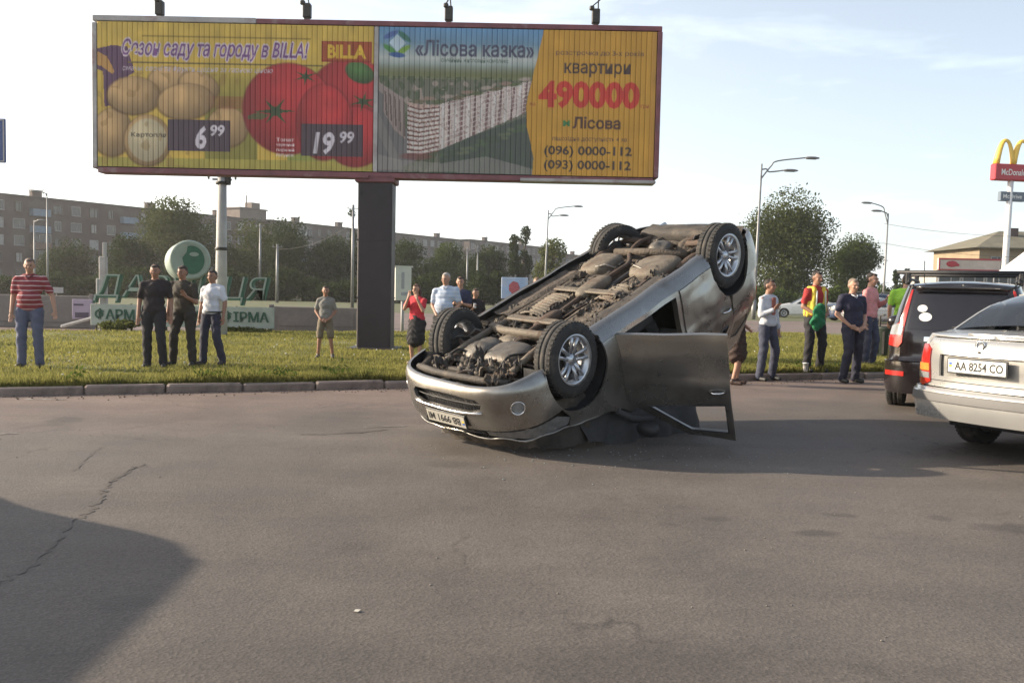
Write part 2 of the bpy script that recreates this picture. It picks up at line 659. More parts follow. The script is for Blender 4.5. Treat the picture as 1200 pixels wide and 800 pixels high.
rubber = pm('tyre_rubber', (0.03, 0.029, 0.028), 0.85, var=0.25, scale=14, bump=0.3, col2=(0.10, 0.085, 0.07), mask=(0.5, 0.75))
alloy = pm('alloy', (0.55, 0.56, 0.58), 0.32, metal=0.85, var=0.12, scale=20)
dark_metal = pm('dark_metal', (0.06, 0.055, 0.05), 0.6, metal=0.3, var=0.3, scale=18, bump=0.2)
plastic_black = pm('black_plastic', (0.022, 0.022, 0.024), 0.55, var=0.25, scale=12, bump=0.1)
chrome = pm('chrome', (0.75, 0.75, 0.75), 0.15, metal=1.0, var=0.05)
cabin = pm('cabin_trim', (0.05, 0.05, 0.052), 0.85, var=0.25, scale=10, bump=0.2)
plate_white = pm('plate_white', (0.78, 0.77, 0.72), 0.5, var=0.06, scale=30)
ink = pm('black_ink', (0.02, 0.02, 0.02), 0.6)
lamp_red = pm('lamp_red', (0.45, 0.02, 0.015), 0.15, var=0.15, scale=30, coat=0.6)
lamp_amber = pm('lamp_amber', (0.75, 0.25, 0.05), 0.2, var=0.15, scale=30, coat=0.6)
lamp_clear = pm('lamp_clear', (0.22, 0.22, 0.22), 0.12, var=0.2, scale=40, coat=0.6)


def wheel_meshes(rt=0.345, wt=0.22, rr=0.228, style=5):
    """meshes of a wheel with its outer face towards -Y"""
    h = wt / 2
    prof = [(rr - .012, -h + .03), (rr, -h + .012), (rr + .022, -h), (rt - .045, -h - .004), (rt - .016, -h + .012), (rt - .004, -h + .034),
            (rt, -h + .06), (rt, -.035), (rt - .009, -.033), (rt - .009, -.024), (rt, -.022), (rt, .022), (rt - .009, .024), (rt - .009, .033), (rt, .035),
            (rt, h - .06), (rt - .004, h - .034), (rt - .016, h - .012), (rt - .045, h + .004), (rr + .022, h), (rr, h - .012), (rr - .012, h - .03)]
    t = MB().lathe(prof, 48, axis='Y', close=True)
    for k in range(48):                                   # tread blocks at the shoulders
        a = 2 * math.pi * k / 48
        for sd in (-1, 1):
            m = Matrix.Rotation(-a, 3, 'Y')
            t.box(m @ Vector((rt - .002, sd * (h - .045), 0)), (.012, .05, .024), rot=m)
    tyre = t.mesh('tyre', rubber)
    r = MB()
    r.lathe([(rr + .008, -h + .004), (rr + .006, -h + .016), (rr - .012, -h + .026), (rr - .03, -h + .05), (rr - .034, .0), (rr - .02, h - .04), (rr + .006, h - .012),
             (rr, h - .012), (rr - .03, h - .05), (rr - .044, 0), (rr - .04, -h + .05), (rr - .02, -h + .022)], 40, axis='Y', close=True)
    r.lathe([(0, -h + .035), (.03, -h + .034), (.036, -h + .042), (.07, -h + .05), (.075, -h + .075), (.06, -h + .1), (0, -h + .1)], 24, axis='Y')
    for k in range(style):
        a = 2 * math.pi * k / style
        for off in ((-.20, .20) if style == 5 else (0,)):
            m = Matrix.Rotation(-a, 3, 'Y')
            p0 = Vector((.055, -h + .06, .05 * off * 2)); p1 = Vector(((rr - .02) * math.cos(off), -h + .036, (rr - .02) * math.sin(off)))
            pm_ = p0.lerp(p1, .55) + Vector((0, -.004, 0))
            r.tube([m @ p0, m @ pm_, m @ p1], [.024, .018, .021], 6, squash=.8)
    rim = r.mesh('rim', alloy)
    d = MB()
    d.lathe([(0, -h + .10), (.145, -h + .10), (.15, -h + .105), (.15, -h + .125), (.145, -h + .13), (.09, -h + .13), (.085, h - .02), (0, h - .02)], 32, axis='Y')
    d.box((0, .02, .125), (.16, .09, .07), bev=.015)
    hub = d.mesh('wheel', dark_metal)
    return hub, tyre, rim


def add_wheel(meshes, parent, loc, left=False, steer=0.0, tilt=0.0, label=None):
    o = link_mesh('wheel', meshes[0], parent, loc, (tilt, R(random.uniform(0, 70)), (math.pi if left else 0) + steer), label)
    link_mesh('tyre', meshes[1], o); link_mesh('rim', meshes[2], o)
    return o


def plate(parent, centre, rot, txt, w_=0.52, h_=0.112, mat_bg=None):
    """number plate facing -Y before rotation, with raised characters"""
    b = MB().box((0, 0, 0), (w_ + .03, .012, h_ + .025), 1, bev=.004).box((0, -.008, 0), (w_, .006, h_), 0)
    o = b.build('number_plate', [mat_bg or plate_white, plastic_black], parent, centre, rot)
    text_obj('plate_lettering', txt, w_ * .84, h_ * .66, lambda x, y, d: Vector((x + .02, -.0125 - d, y)), ink, o, bold=0.025)
    MB().box((-w_ / 2 + .022, -.0115, h_ * .14), (.026, .002, h_ * .18)).build('flag_mark', pm('flag_blue', (.03, .12, .5), .5), o)
    MB().box((-w_ / 2 + .022, -.0115, -h_ * .04), (.026, .002, h_ * .18)).build('flag_mark', pm('flag_yellow', (.8, .6, .05), .5), o)
    return o


def build_car(root, c):
    """c: dict describing the car. Builds all panels as parts of root. Front axle at x=0, ground at z=0, nose towards +x."""
    sh = Shell(c['plan'], c['ins_f'], c['ins_s'], c['ins_r'], c['roof'], c.get('wob', 0.0))
    X, P, Sm = sh.X, sh.P, sh.smax
    wb = c['wb']; ra = c['ra']; hz = c['hz']; zb = .28; zbu = c.get('zbu', .60); belt = c['belt']
    paint = c['paint']; trim = c.get('trim', plastic_black); glass = c['glass']
    def side(name, poly, mat, holes=(), thick=.02, d=0.0, st=.07, label=None, inner=None, sides=(1, -1), post=None):
        """polygon in (u,z) on the right side, and its mirror on the left"""
        os_ = []
        ov, fs = tri_region(poly, holes, st)
        for sg in sides:
            fn = (lambda u, z, dd, sg=sg: (lambda q: Vector((q.x, q.y * sg, q.z)))(P(u, z, d + dd)))
            o = sheet(name, ov, fs, fn, mat, root, thick, label, flip=(sg > 0), inner=inner)
            os_.append(o)
        return os_
    s0 = X(0); s1 = X(-wb)
    xh = c['xh']; xB = c['xB']; xd = -wb + c['rd']       # door edges: hinge, B pillar, rear door end
    sH, sB, sD = X(xh), X(xB), X(xd)
    def am(cx, z_, front=True):                          # point of an arch at height z_
        dx = math.sqrt(max(0, ra * ra - (z_ - hz) ** 2)); return cx + (-dx if front else dx)
    def arch_pts(cx, z0, z1, n=22):                      # over the top, from front at z0 to rear at z1
        a0 = math.degrees(math.atan2(z0 - hz, am(cx, z0) - cx)); a1 = math.degrees(math.atan2(z1 - hz, am(cx, z1, False) - cx))
        if a0 < 0: a0 += 360
        return arc(cx, hz, ra, a0, a1, n)
    # ---- front bumper with its openings
    e = arc(s0, hz, ra, 180 + math.degrees(math.asin((hz - .19) / ra)), 180 - math.degrees(math.asin((zbu - hz) / ra)), 8)
    polyR = [(.0, .19)] + e + [(.0, zbu)]
    full = [(u, z) for u, z in e] + [(-u, z) for u, z in reversed(e)]
    fb = c.get('front_holes', [])
    ov, fs = tri_region(full, [h for h in fb], .045)
    sheet('front_bumper', ov, fs, lambda u, z, d: P(u, z, d - .004), paint, root, .03, flip=True, inner=plastic_black)
    # ---- upper grille, head lamps
    sl_ = X(.38)
    g = [(-.36, zbu + .012), (.36, zbu + .012), (.40, sh.zr(.4) - .03), (-.40, sh.zr(.4) - .03)]
    ov, fs = tri_region(g, [], .06)
    gr = sheet('grille', ov, fs, lambda u, z, d: P(u, z, d + .015), plastic_black, root, .01, flip=True)
    for k in range(3):
        z_ = zbu + .04 + k * .045
        if z_ > sh.zr(.3) - .03: break
        MB().tube([P(u, z_, -.0) for u in np.linspace(-.36, .36, 9)], .008, 6).build('grille_bar', c.get('grille_mat', chrome), gr)
    hl = [(.42, zbu + .012), (sl_, zbu + .03), (X(.22), zbu + .12), (X(.26), sh.zr(X(.26)) - .035), (.70, sh.zr(.7) - .02), (.44, sh.zr(.44) - .03)]
    side('headlight', hl, c.get('hl_mat', lamp_clear), st=.07, d=.003)
    # ---- front fender
    zt = [(u, sh.zr(u) - .004) for u in np.linspace(sH, X(.25), 8)]
    fen = arch_pts(s0, zbu + .004, zb) + [(sH - .003, zb)] + [(sH - .003, sh.zr(sH) - .004)] + zt[1:] + [(X(.215), zbu + .12), (am(s0, zbu + .004) + .0, zbu + .03)]
    if c.get('fender', True): side('front_fender', fen, paint)
    # ---- sills, turned under the car
    sill = [(s0 + ra * .93, .15), (s1 - ra * .93, .15), (am(s1, zb) , zb - .004), (am(s0, zb, False), zb - .004)]
    side('sill', sill, paint, d=0.0, thick=.05, st=.08)
    # ---- door frame with pillars and roof rails
    f0 = [(X(x), z) for x, z in c['door_f']]; r0 = [(X(x), z) for x, z in c['door_r']]
    def shrink(poly, k):
        cx = sum(p[0] for p in poly) / len(poly); cz = sum(p[1] for p in poly) / len(poly)
        o = []
        for x, z in poly:
            dx, dz = x - cx, z - cz
            o.append((x - math.copysign(min(k, abs(dx)), dx), z - math.copysign(min(k, abs(dz)), dz)))
        return o
    zt = [(u, sh.zr(u) - .003) for u in np.linspace(sD, sH, 16)]
    fr = [(sH, zb)] + [(am(s1, zb), zb)] + [p for p in arch_pts(s1, zb, .5) if p[0] < sD][1:] + zt
    side('door_frame', fr, paint, holes=[shrink(f0, .045), shrink(r0, .045)], d=.012, thick=.06, st=.09, inner=cabin)
    # ---- doors
    Wf = [(X(x), z) for x, z in c['win_f']]; Wr = [(X(x), z) for x, z in c['win_r']]
    def door(dp, wp, which, sides):
        for sg in sides:
            lab = None
            ov, fs = tri_region(dp, [wp], .055)
            hinge = P(max(dp[0][0], 0), .6); hinge = Vector((hinge.x, hinge.y * sg, 0))
            fn = (lambda u, z, dd: (lambda q: Vector((q.x, q.y * sg, q.z)) - hinge)(P(u, z, dd - (.012 * math.exp(-((z - c.get('crease', .80)) / .03) ** 2)) + (.006 * math.exp(-((z - .42) / .02) ** 2)))))
            o = sheet('door', ov, fs, fn, paint, root, .045, flip=(sg > 0), inner=cabin)
            o.location = hinge
            op = c.get('open', {}).get((which, sg))
            if op: o.rotation_euler = (op[1], op[2], op[0]); o['label'] = c['open_label']
            if not (c.get('no_glass', {}).get((which, sg))):
                ov, fs = tri_region(wp, [], .1)
                sheet('window', ov, fs, lambda u, z, dd: (lambda q: Vector((q.x, q.y * sg, q.z)) - hinge)(P(u, z, dd + .012)), glass, o, .004, flip=(sg > 0))
            hx = (sB if which == 'f' else sD) - .12
            hp = [(lambda q: Vector((q.x, q.y * sg, q.z)) - hinge)(P(hx + k * .05 - .09, c['hand_z'], -.032 if 0 < k < 3 else -.004)) for k in range(4)]
            MB().tube(hp, .011, 6).build('door_handle', c.get('handle', chrome), o)
            # rubber seal round the window
            n = len(wp)
            lp = [(lambda q: Vector((q.x, q.y * sg, q.z)) - hinge)(P(*wp[i % n], -.004)) for i in range(n + 1)]
            MB().tube(lp, .008, 5, cap=False).build('window_seal', plastic_black, o)
    door(f0, Wf, 'f', (1, -1)); door(r0, Wr, 'r', (1, -1))
    # ---- rear quarter
    zt = [(u, sh.zr(u) - .003) for u in np.linspace(c['q_end'](sh), sD + .004, 9)]
    dr_edge = [p for p in reversed(r0) if abs(p[0] - sD) < .5 and p[0] > am(s1, .5) - .5]
    qa = [p for p in arch_pts(s1, zb, c['rbz'])]
    k0 = c['q_start'](sh)
    qa = [p for p in qa if p[0] > k0[0][0] - 1e-6]
    quarter = qa + c['q_tail'](sh) + zt + list(reversed(k0[1:]))
    side('rear_quarter', quarter, paint, holes=[[(X(x), z) for x, z in h] for h in c.get('q_win', [])], thick=.02)
    for h in c.get('q_win', []):
        side('quarter_window', [(X(x), z) for x, z in h], glass, d=.01, thick=.004, st=.1)
    # ---- rear bumper
    e = arc(s1, hz, ra, math.degrees(math.asin((c['rbz'] - .004 - hz) / ra)), -math.degrees(math.asin((hz - c.get('rb_low', .24)) / ra)), 8)
    e = [(u, z) for u, z in e]
    full = e + [(2 * Sm - u, z) for u, z in reversed(e)]
    ov, fs = tri_region(full, [], .06)
    sheet('rear_bumper', ov, fs, lambda u, z, d: P(u, z, d - c.get('rb_out', .02) * smooth01(0, .35, u - e[0][0]) * smooth01(0, .35, (2 * Sm - e[0][0]) - u)), c.get('rb_paint', paint), root, .03, flip=True, inner=plastic_black)
    for nm, (uu, z0, z1, off, mt) in c.get('rb_strips', {}).items():
        pts = [(Sm - uu, z0), (Sm + uu, z0), (Sm + uu, z1), (Sm - uu, z1)]
        ov, fs = tri_region(pts, [], .06)
        sheet('bumper_strip', ov, fs, lambda u, z, d: P(u, z, d - off), mt, root, .015, flip=True)
    # ---- tail: lid, lamps
    for it in c['tail']:
        nm, poly, mt, d, both = it[:5]
        poly = poly(sh)
        if both:
            side(nm, poly, mt, d=d, thick=.02, st=.06)
        else:
            hs = [h(sh) for h in (it[5] if len(it) > 5 else [])]
            ov, fs = tri_region(poly, hs, .06)
            sheet(nm, ov, fs, lambda u, z, dd: P(u, z, dd + d), mt, root, .02, flip=True)
    # ---- top: hood, windscreen, roof, (rear glass, lid)
    for nm, xa, xb_, tt, mt, cr_, d in c['top']:
        ua = X(xa) if xa is not None else 0.0; ub = X(xb_) if xb_ is not None else Sm
        n = max(4, int((ub - ua) / .07)); vs = []; fsx = []
        nt_ = 18
        for i in range(n + 1):
            u = ua + (ub - ua) * i / n
            for j in range(nt_ + 1):
                t = -1 + 2 * j / nt_
                q = sh.top(u, t * tt, lerp_tab(cr_, u), d)
                if nm == 'hood' and c.get('crumple'):
                    q.z += c['crumple'] * noise.noise(q * 5)
                if nm == 'roof' and c.get('crush'):
                    q.z -= c['crush'] * (0.5 + noise.noise(q * 2.5)) * (1 - t * t)
                vs.append(q)
        for i in range(n):
            for j in range(nt_):
                a = i * (nt_ + 1) + j
                fsx.append((a, a + 1, a + nt_ + 2, a + nt_ + 1))
        me = bpy.data.meshes.new(nm); me.from_pydata([tuple(v) for v in vs], [], fsx); me.materials.append(mt)
        me.polygons.foreach_set('use_smooth', [True] * len(fsx)); me.update()
        o = link_mesh(nm, me, root)
        if mt is paint:
            sf = o.modifiers.new('thickness', 'SOLIDIFY'); sf.thickness = .015; sf.offset = 0
    # ---- wheel housings
    for cx in (0, -wb):
        for sg in (1, -1):
            m = MB()
            ys = [-.885 + .02, -.60]
            v = []; f = []
            N = 20
            for i in range(N + 1):
                a = math.pi * (-.12 + 1.24 * i / N)
                for y_ in (c['half'] - .035, c['half'] - .30):
                    v.append(Vector((cx + (ra + .012) * math.cos(a), -y_ * sg, hz + (ra + .012) * math.sin(a))))
            for i in range(N): f.append((2 * i, 2 * i + 1, 2 * i + 3, 2 * i + 2))
            m.add(v, f, 0, True)
            ring = [Vector((cx, -(c['half'] - .30) * sg, hz))] + v[1::2]
            m.add(ring, [(0, i, i + 1) for i in range(1, N + 1)])
            m.build('wheel_housing', plastic_black, root)
    # ---- wheels
    if c.get('wheels', True):
        for cx in (0, -wb):
            for sg in (1, -1):
                st_ = c.get('steer', 0) if cx == 0 else 0
                ad_ = c.get('wheel_adj', {}).get((cx == 0, sg), (0, 0, 0, 0, 0))
                add_wheel(c['wm'], root, (cx + ad_[0], -sg * (c['half'] - c.get('inset_w', .125)) + ad_[1], hz - c.get('drop', 0) * (1 if cx == 0 else .6) + ad_[2]), left=(sg < 0), steer=st_ + ad_[3], tilt=ad_[4])
    # ---- inside: seats and dashboard
    if c.get('cabin', True):
        m = MB()
        hy = c['half'] - .16
        m.box((-.75, 0, .82), (.35, 2 * hy - .12, .30), bev=.06)
        m.box((-1.5, 0, .36), (2.3, 2 * hy - .05, .06))
        m.build('dashboard', cabin, root)
        for x_, ys, wd in ((-1.25, (-.38, .38), .50), (-2.05, (0,), 1.2)):
            for y_ in ys:
                s_ = MB()
                s_.box((x_, y_, .52), (.52, wd, .18), bev=.05)
                s_.box((x_ - .30, y_, .85), (.16, wd - .04, .58), bev=.06, rot=Matrix.Rotation(R(-12), 3, 'Y'))
                hs = (0,) if wd < .6 else (-.35, .35)
                for q in hs: s_.box((x_ - .37, y_ + q, 1.19), (.10, .26, .16), bev=.04)
                s_.build('seat', cabin, root)
    return sh


INS_S = smooth_tab([(.10, .16), (.15, .105), (.20, .05), (.27, .01), (.40, .0), (.60, -.004), (.80, .004), (.92, .02), (1.0, .04), (1.15, .10), (1.3, .165), (1.45, .24), (1.62, .33), (1.75, .38)])

paint_silver = pm('paint_silver_dusty', (0.35, 0.335, 0.31), 0.30, metal=0.88, var=0.06, scale=3, coat=0.3, col2=(0.20, 0.175, 0.145), mask=(0.50, 0.72))
glass_dark = glassmat('car_glass', clear=0.25)
glass_black = glassmat('tinted_glass', (0.015, 0.013, 0.015), 0.04, clear=0.08)
# ================================================================== the overturned car
random.seed(5)
dust = pm('dusty_underbody', (0.088, 0.070, 0.054), 0.85, var=0.45, scale=11, bump=0.9, bscale=34, col2=(0.05, 0.04, 0.032), mask=(0.5, 0.66))
dust_light = pm('dusty_steel', (0.155, 0.13, 0.10), 0.7, metal=0.2, var=0.3, scale=12, bump=0.35, bscale=50, col2=(0.12, 0.08, 0.055), mask=(0.5, 0.68))
rust = pm('rusty_steel', (0.085, 0.055, 0.038), 0.85, var=0.4, scale=16, bump=0.5, col2=(0.07, 0.05, 0.04), mask=(0.45, 0.6))
alu_cast = pm('cast_aluminium', (0.15, 0.138, 0.122), 0.55, metal=0.5, var=0.3, scale=14, bump=0.3, col2=(0.12, 0.10, 0.08), mask=(0.48, 0.65))
grime = pm('grimy_plastic', (0.055, 0.047, 0.04), 0.75, var=0.4, scale=10, bump=0.4, col2=(0.15, 0.12, 0.09), mask=(0.52, 0.7))
tin = pm('crumpled_tin', (0.20, 0.185, 0.165), 0.5, metal=0.4, var=0.25, scale=12, bump=0.5, bscale=30, col2=(0.2, 0.17, 0.13), mask=(0.5, 0.7))

_R = Matrix(((-0.6603127, -0.7069312, 0.2534469), (-0.6332173, 0.7055393, 0.3181982), (-0.4037610, 0.0496234, -0.9135177)))
_mw = _R.to_4x4(); _mw.translation = (-0.1107, 8.5154, 1.155)
wreck = thing('overturned_car', 'dusty silver crossover lying on its roof in the road with one door hanging open', 'car', mw=_mw)

plan_x = [(.88, 0), (.865, -.35), (.80, -.62), (.66, -.79), (.42, -.862), (0, -.885), (-.7, -.89), (-1.5, -.892), (-2.3, -.89), (-2.8, -.878), (-3.08, -.84), (-3.28, -.73), (-3.38, -.52), (-3.42, -.26), (-3.43, 0)]
fog_u, fog_z = .80, .405
xover = dict(
    plan=plan_x,
    ins_f=smooth_tab([(.12, .13), (.16, .085), (.20, .035), (.26, .0), (.40, .0), (.6, .02), (.74, .06), (.86, .12), (1.0, .22), (1.2, .4)]),
    ins_s=INS_S,
    ins_r=smooth_tab([(.15, .10), (.22, .05), (.32, .015), (.5, .0), (.65, .01), (.9, .05), (1.05, .09), (1.3, .22), (1.5, .34), (1.75, .5)]),
    roof=[(.87, .69), (.6, .74), (.2, .83), (-.3, .96), (-.5, 1.03), (-.8, 1.28), (-1.18, 1.53), (-1.6, 1.62), (-2.2, 1.60), (-2.8, 1.54), (-3.2, 1.47), (-3.42, 1.46)],
    wb=2.63, ra=.392, hz=.345, belt=.98, half=.888, xh=-.57, xB=-1.63, rd=.07, zbu=.61,
    paint=paint_silver, glass=glass_dark, handle=chrome, hand_z=.86,
    door_f=[(-.57, .285), (-.575, .92), (-.72, 1.08), (-1.18, 1.48), (-1.62, 1.56), (-1.61, .285)],
    door_r=[(-1.63, .285), (-1.64, 1.56), (-2.15, 1.51), (-2.50, 1.34), (-2.56, 1.0), (-2.50, .72), (-2.40, .662), (-2.30, .555), (-2.245, .42), (-2.24, .285)],
    win_f=[(-.84, 1.06), (-1.21, 1.39), (-1.56, 1.44), (-1.56, 1.03)],
    win_r=[(-1.69, 1.03), (-1.69, 1.44), (-2.12, 1.42), (-2.38, 1.31), (-2.46, 1.06)],
    front_holes=[[(-.44, .395), (-.30, .425), (.30, .425), (.44, .395), (.47, .335), (.42, .29), (.2, .275), (-.2, .275), (-.42, .29), (-.47, .335)],
                 arc(fog_u, fog_z, .062, 0, 354, 15), arc(-fog_u, fog_z, .062, 0, 354, 15)],
    rbz=.64, rb_out=.025,
    q_start=lambda s: [(s.X(-2.525), .70), (s.X(-2.564), .9), (s.X(-2.564), 1.3)],
    q_tail=lambda s: [(s.smax - .60, .644), (s.smax - .60, 1.0)],
    q_end=lambda s: s.smax - .60,
    q_win=[[(-2.64, 1.10), (-2.62, 1.30), (-2.80, 1.34), (-2.98, 1.22), (-2.95, 1.12)]],
    tail=[('tailgate', lambda s: [(s.smax - .596, .644), (s.smax - .596, s.zr(s.smax - .596) - .01), (s.smax, s.zr(s.smax) - .01), (s.smax + .596, s.zr(s.smax - .596) - .01), (s.smax + .596, .644)], paint_silver, 0.0, False,
           [lambda s: [(s.smax - .52, 1.06), (s.smax - .44, 1.39), (s.smax + .44, 1.39), (s.smax + .52, 1.06)]]),
          ('rear_window', lambda s: [(s.smax - .53, 1.05), (s.smax - .45, 1.40), (s.smax + .45, 1.40), (s.smax + .53, 1.05)], glass_dark, .01, False),
          ('tail_light', lambda s: [(s.smax - .86, .90), (s.smax - .86, 1.05), (s.smax - .60, 1.08), (s.smax - .46, 1.02), (s.smax - .46, .84), (s.smax - .62, .80)], lamp_red, -.012, True)],
    top=[('hood', None, -.47, 1, paint_silver, [(0, 0), (.4, .01), (1.5, .03), (2, .05)], 0), ('windscreen', -.49, -1.18, .97, glass_dark, [(0, .06)], .004), ('roof', -1.2, None, 1, paint_silver, [(0, .05)], 0)],
    crumple=.03, crush=.03, grille_mat=plastic_black, hl_mat=pm('lamp_dusty', (.13, .125, .12), .2, var=.3, scale=20, coat=.4), wheel_adj={(False, -1): (.02, -.10, .02, R(22), R(4)), (True, -1): (0, -.03, 0, R(-8), 0)}, drop=.075, inset_w=.13, wob=.03,
    open={('f', 1): (R(64), 0, R(6))}, open_label='front side door swung wide open and hanging down to the road',
    no_glass={('f', 1): True, ('r', 1): False}, wm=wheel_meshes(), steer=R(-3))
xs = build_car(wreck, xover)
P = xs.P
# lower grille mesh behind the opening, plate, fog lamps
m = MB()
for z_ in (.31, .36):
    m.tube([P(u, z_, .035) for u in np.linspace(-.5, .5, 15)], .006, 5)
for u in np.linspace(-.45, .45, 25):
    m.tube([P(u, .275, .055), P(u, .43, .055)], .002, 4)
v = []; f = []
for u in np.linspace(-.56, .56, 15):
    for z_ in (.24, .46): v.append(P(u, z_, .06))
m.add(v, [(2 * i, 2 * i + 1, 2 * i + 3, 2 * i + 2) for i in range(14)])
m.build('lower_grille', plastic_black, wreck)
MB().tube([P(u, .436 + .012 * math.cos(u * 3.4) - .012, -.012) for u in np.linspace(-.46, .46, 21)], [.006] + [.014] * 19 + [.006], 8).build('grille_trim', chrome, wreck)
for sg in (1, -1):
    q = P(fog_u * sg, fog_z, .03); n_ = (P(fog_u * sg, fog_z, -.1) - P(fog_u * sg, fog_z, .1)).normalized()
    m3 = n_.to_track_quat('Z', 'Y').to_matrix().to_4x4(); m3.translation = q
    b = MB().lathe([(.0, -.02), (.04, -.01), (.052, .012), (.056, .03), (.062, .038), (.066, .034), (.066, -.04)], 24, mat=m3)
    fo = b.build('fog_light', chrome, wreck)
    MB().lathe([(0, .02), (.03, .018), (.05, .008)], 20, mat=m3).build('fog_lens', lamp_clear, fo)
q = P(0, .535, -.018); nx = (P(0, .535, -.1) - P(0, .515, .1)).normalized()
plate(wreck, q + Vector((0, .02, 0)), (0, 0, R(90)), 'BB 9991 MI', mat_bg=pm('plate_dusty', (.42, .40, .35), .6, var=.12, scale=20))
# ---- underbody sheet with its pressed shape
NX, NY = 112, 42
xsv = np.linspace(.66, -3.26, NX); ysv = np.linspace(-.77, .77, NY)
def zfloor(x, y):
    a = abs(y)
    zc = .24
    zc += .10 * smooth01(.17, .10, a) * (1 if x < -.3 else 0)                 # tunnel
    zc -= .035 * math.exp(-((a - .46) / .035) ** 2)                           # long rails
    if -2.05 < x < -.45 and .2 < a < .42 or -2.05 < x < -.45 and .52 < a < .72: zc += .012 * math.cos(x * 2 * math.pi / .13)
    if x > -.42: zc += .15 * smooth01(-.42, -.30, x) * smooth01(.72, .62, a)  # open engine bay
    if x < -2.1: zc += .07 * smooth01(-2.1, -2.25, x)
    d_ = math.hypot(x + 2.98, y * .8)
    zc -= .10 * smooth01(.36, .27, d_)                                        # spare wheel well
    zc += .014 * noise.noise(Vector((x * 5, y * 5, 3)))
    return zc
v = []; f = []
for i, x in enumerate(xsv):
    wd = 1.0 - .18 * smooth01(.30, .66, x) - .12 * smooth01(-2.95, -3.26, x)
    for y in ysv:
        v.append((x, y * wd, zfloor(x, y)))
for i in range(NX - 1):
    for j in range(NY - 1):
        x = (xsv[i] + xsv[i + 1]) / 2; y = abs(ysv[j] + ysv[j + 1]) / 2
        if y > .53 and (abs(x) < .37 or abs(x + 2.63) < .37): continue
        a = i * NY + j
        f.append((a, a + 1, a + NY + 1, a + NY))
MB().add(v, f, 0, True).build('floor_pan', dust, wreck)

def bar(pts, r, name, mt, n=8, sq=1.0, parent=None):
    return MB().tube(pts, r, n, squash=sq).build(name, mt, parent or wreck)

def lump(c, r, name, mt, pw=3.0, amp=.012, seed=0, rib=None, n=26):
    """rounded pressed or cast body (superellipsoid) with a little relief"""
    v = []; f = []
    h = n // 2
    def sp(a): return math.copysign(abs(a) ** (2 / pw), a)
    for i in range(h + 1):
        a = math.pi * (i / h - .5)
        for k in range(n):
            t = 2 * math.pi * k / n
            p = Vector((sp(math.cos(a)) * sp(math.cos(t)), sp(math.cos(a)) * sp(math.sin(t)), sp(math.sin(a))))
            q = Vector((p.x * r[0], p.y * r[1], p.z * r[2]))
            q += p.normalized() * amp * noise.noise(q * 9 + Vector((seed, 0, 0)))
            if rib: q.z *= 1 + rib[1] * (math.cos(q.x * 2 * math.pi / rib[0]) if rib[2] == 'x' else math.cos(q.y * 2 * math.pi / rib[0]))
            v.append(q + Vector(c))
    for i in range(h):
        for k in range(n):
            j = (k + 1) % n
            f.append((i * n + k, i * n + j, (i + 1) * n + j, (i + 1) * n + k))
    return MB().add(v, f, 0, True).build(name, mt, wreck)

# front: radiator beam, subframe, engine and gearbox, arms, shafts
bar([(.60, -.62, .24), (.66, -.3, .225), (.67, 0, .22), (.66, .3, .225), (.60, .62, .24)], .035, 'radiator_beam', grime, 8, 1.3)
MB().box((.52, 0, .36), (.05, 1.0, .26), bev=.01).build('radiator', grime, wreck)
sf_ = MB()
sf_.tube([(-.30, -.46, .22), (-.22, -.25, .20), (-.22, .25, .20), (-.30, .46, .22)], .05, 8, squash=1.5)
sf_.tube([(.42, -.45, .25), (.1, -.44, .21), (-.2, -.42, .205), (-.45, -.44, .23)], .036, 8)
sf_.tube([(.42, .45, .25), (.1, .44, .21), (-.2, .42, .205), (-.45, .44, .23)], .036, 8)
sf_.build('subframe', dust_light, wreck)
lump((.12, -.14, .27), (.20, .22, .10), 'oil_pan', alu_cast, 3.5, .012, 1)
lump((.10, .25, .28), (.19, .17, .11), 'gearbox', alu_cast, 2.6, .03, 2, rib=(.06, .06, 'y'))
lump((-.16, .10, .27), (.10, .14, .07), 'transfer_case', dust_light, 2.6, .02, 3)
for sg in (1, -1):
    a = MB()
    a.tube([(-.28, .38 * sg, .235), (-.16, .56 * sg, .215), (.0, .70 * sg, .20)], [.035, .03, .024], 8, squash=.6)
    a.tube([(.12, .40 * sg, .235), (.08, .56 * sg, .215), (.0, .70 * sg, .20)], [.03, .026, .024], 8, squash=.6)
    a.build('control_arm', rust, wreck)
    bar([(.03, .22 * sg, .315), (.02, .3 * sg, .32), (.01, .62 * sg, .34)], [.042, .018, .018], 'drive_shaft', dark_metal)
    bar([(.01, .50 * sg, .33), (.01, .56 * sg, .335), (.01, .60 * sg, .338), (.005, .67 * sg, .342)], [.022, .045, .035, .05], 'shaft_boot', rubber, 10)
    bar([(-.14, .2 * sg, .31), (-.15, .45 * sg, .29), (-.13, .68 * sg, .30)], .012, 'tie_rod', dark_metal)
    bar([(-.02, .62 * sg, .45), (-.06, .58 * sg, .75)], .03, 'front_strut', dark_metal)
    bar([(.28, .30 * sg, .25), (.22, .5 * sg, .26), (.18, .62 * sg, .33)], .014, 'anti_roll_bar', rust)
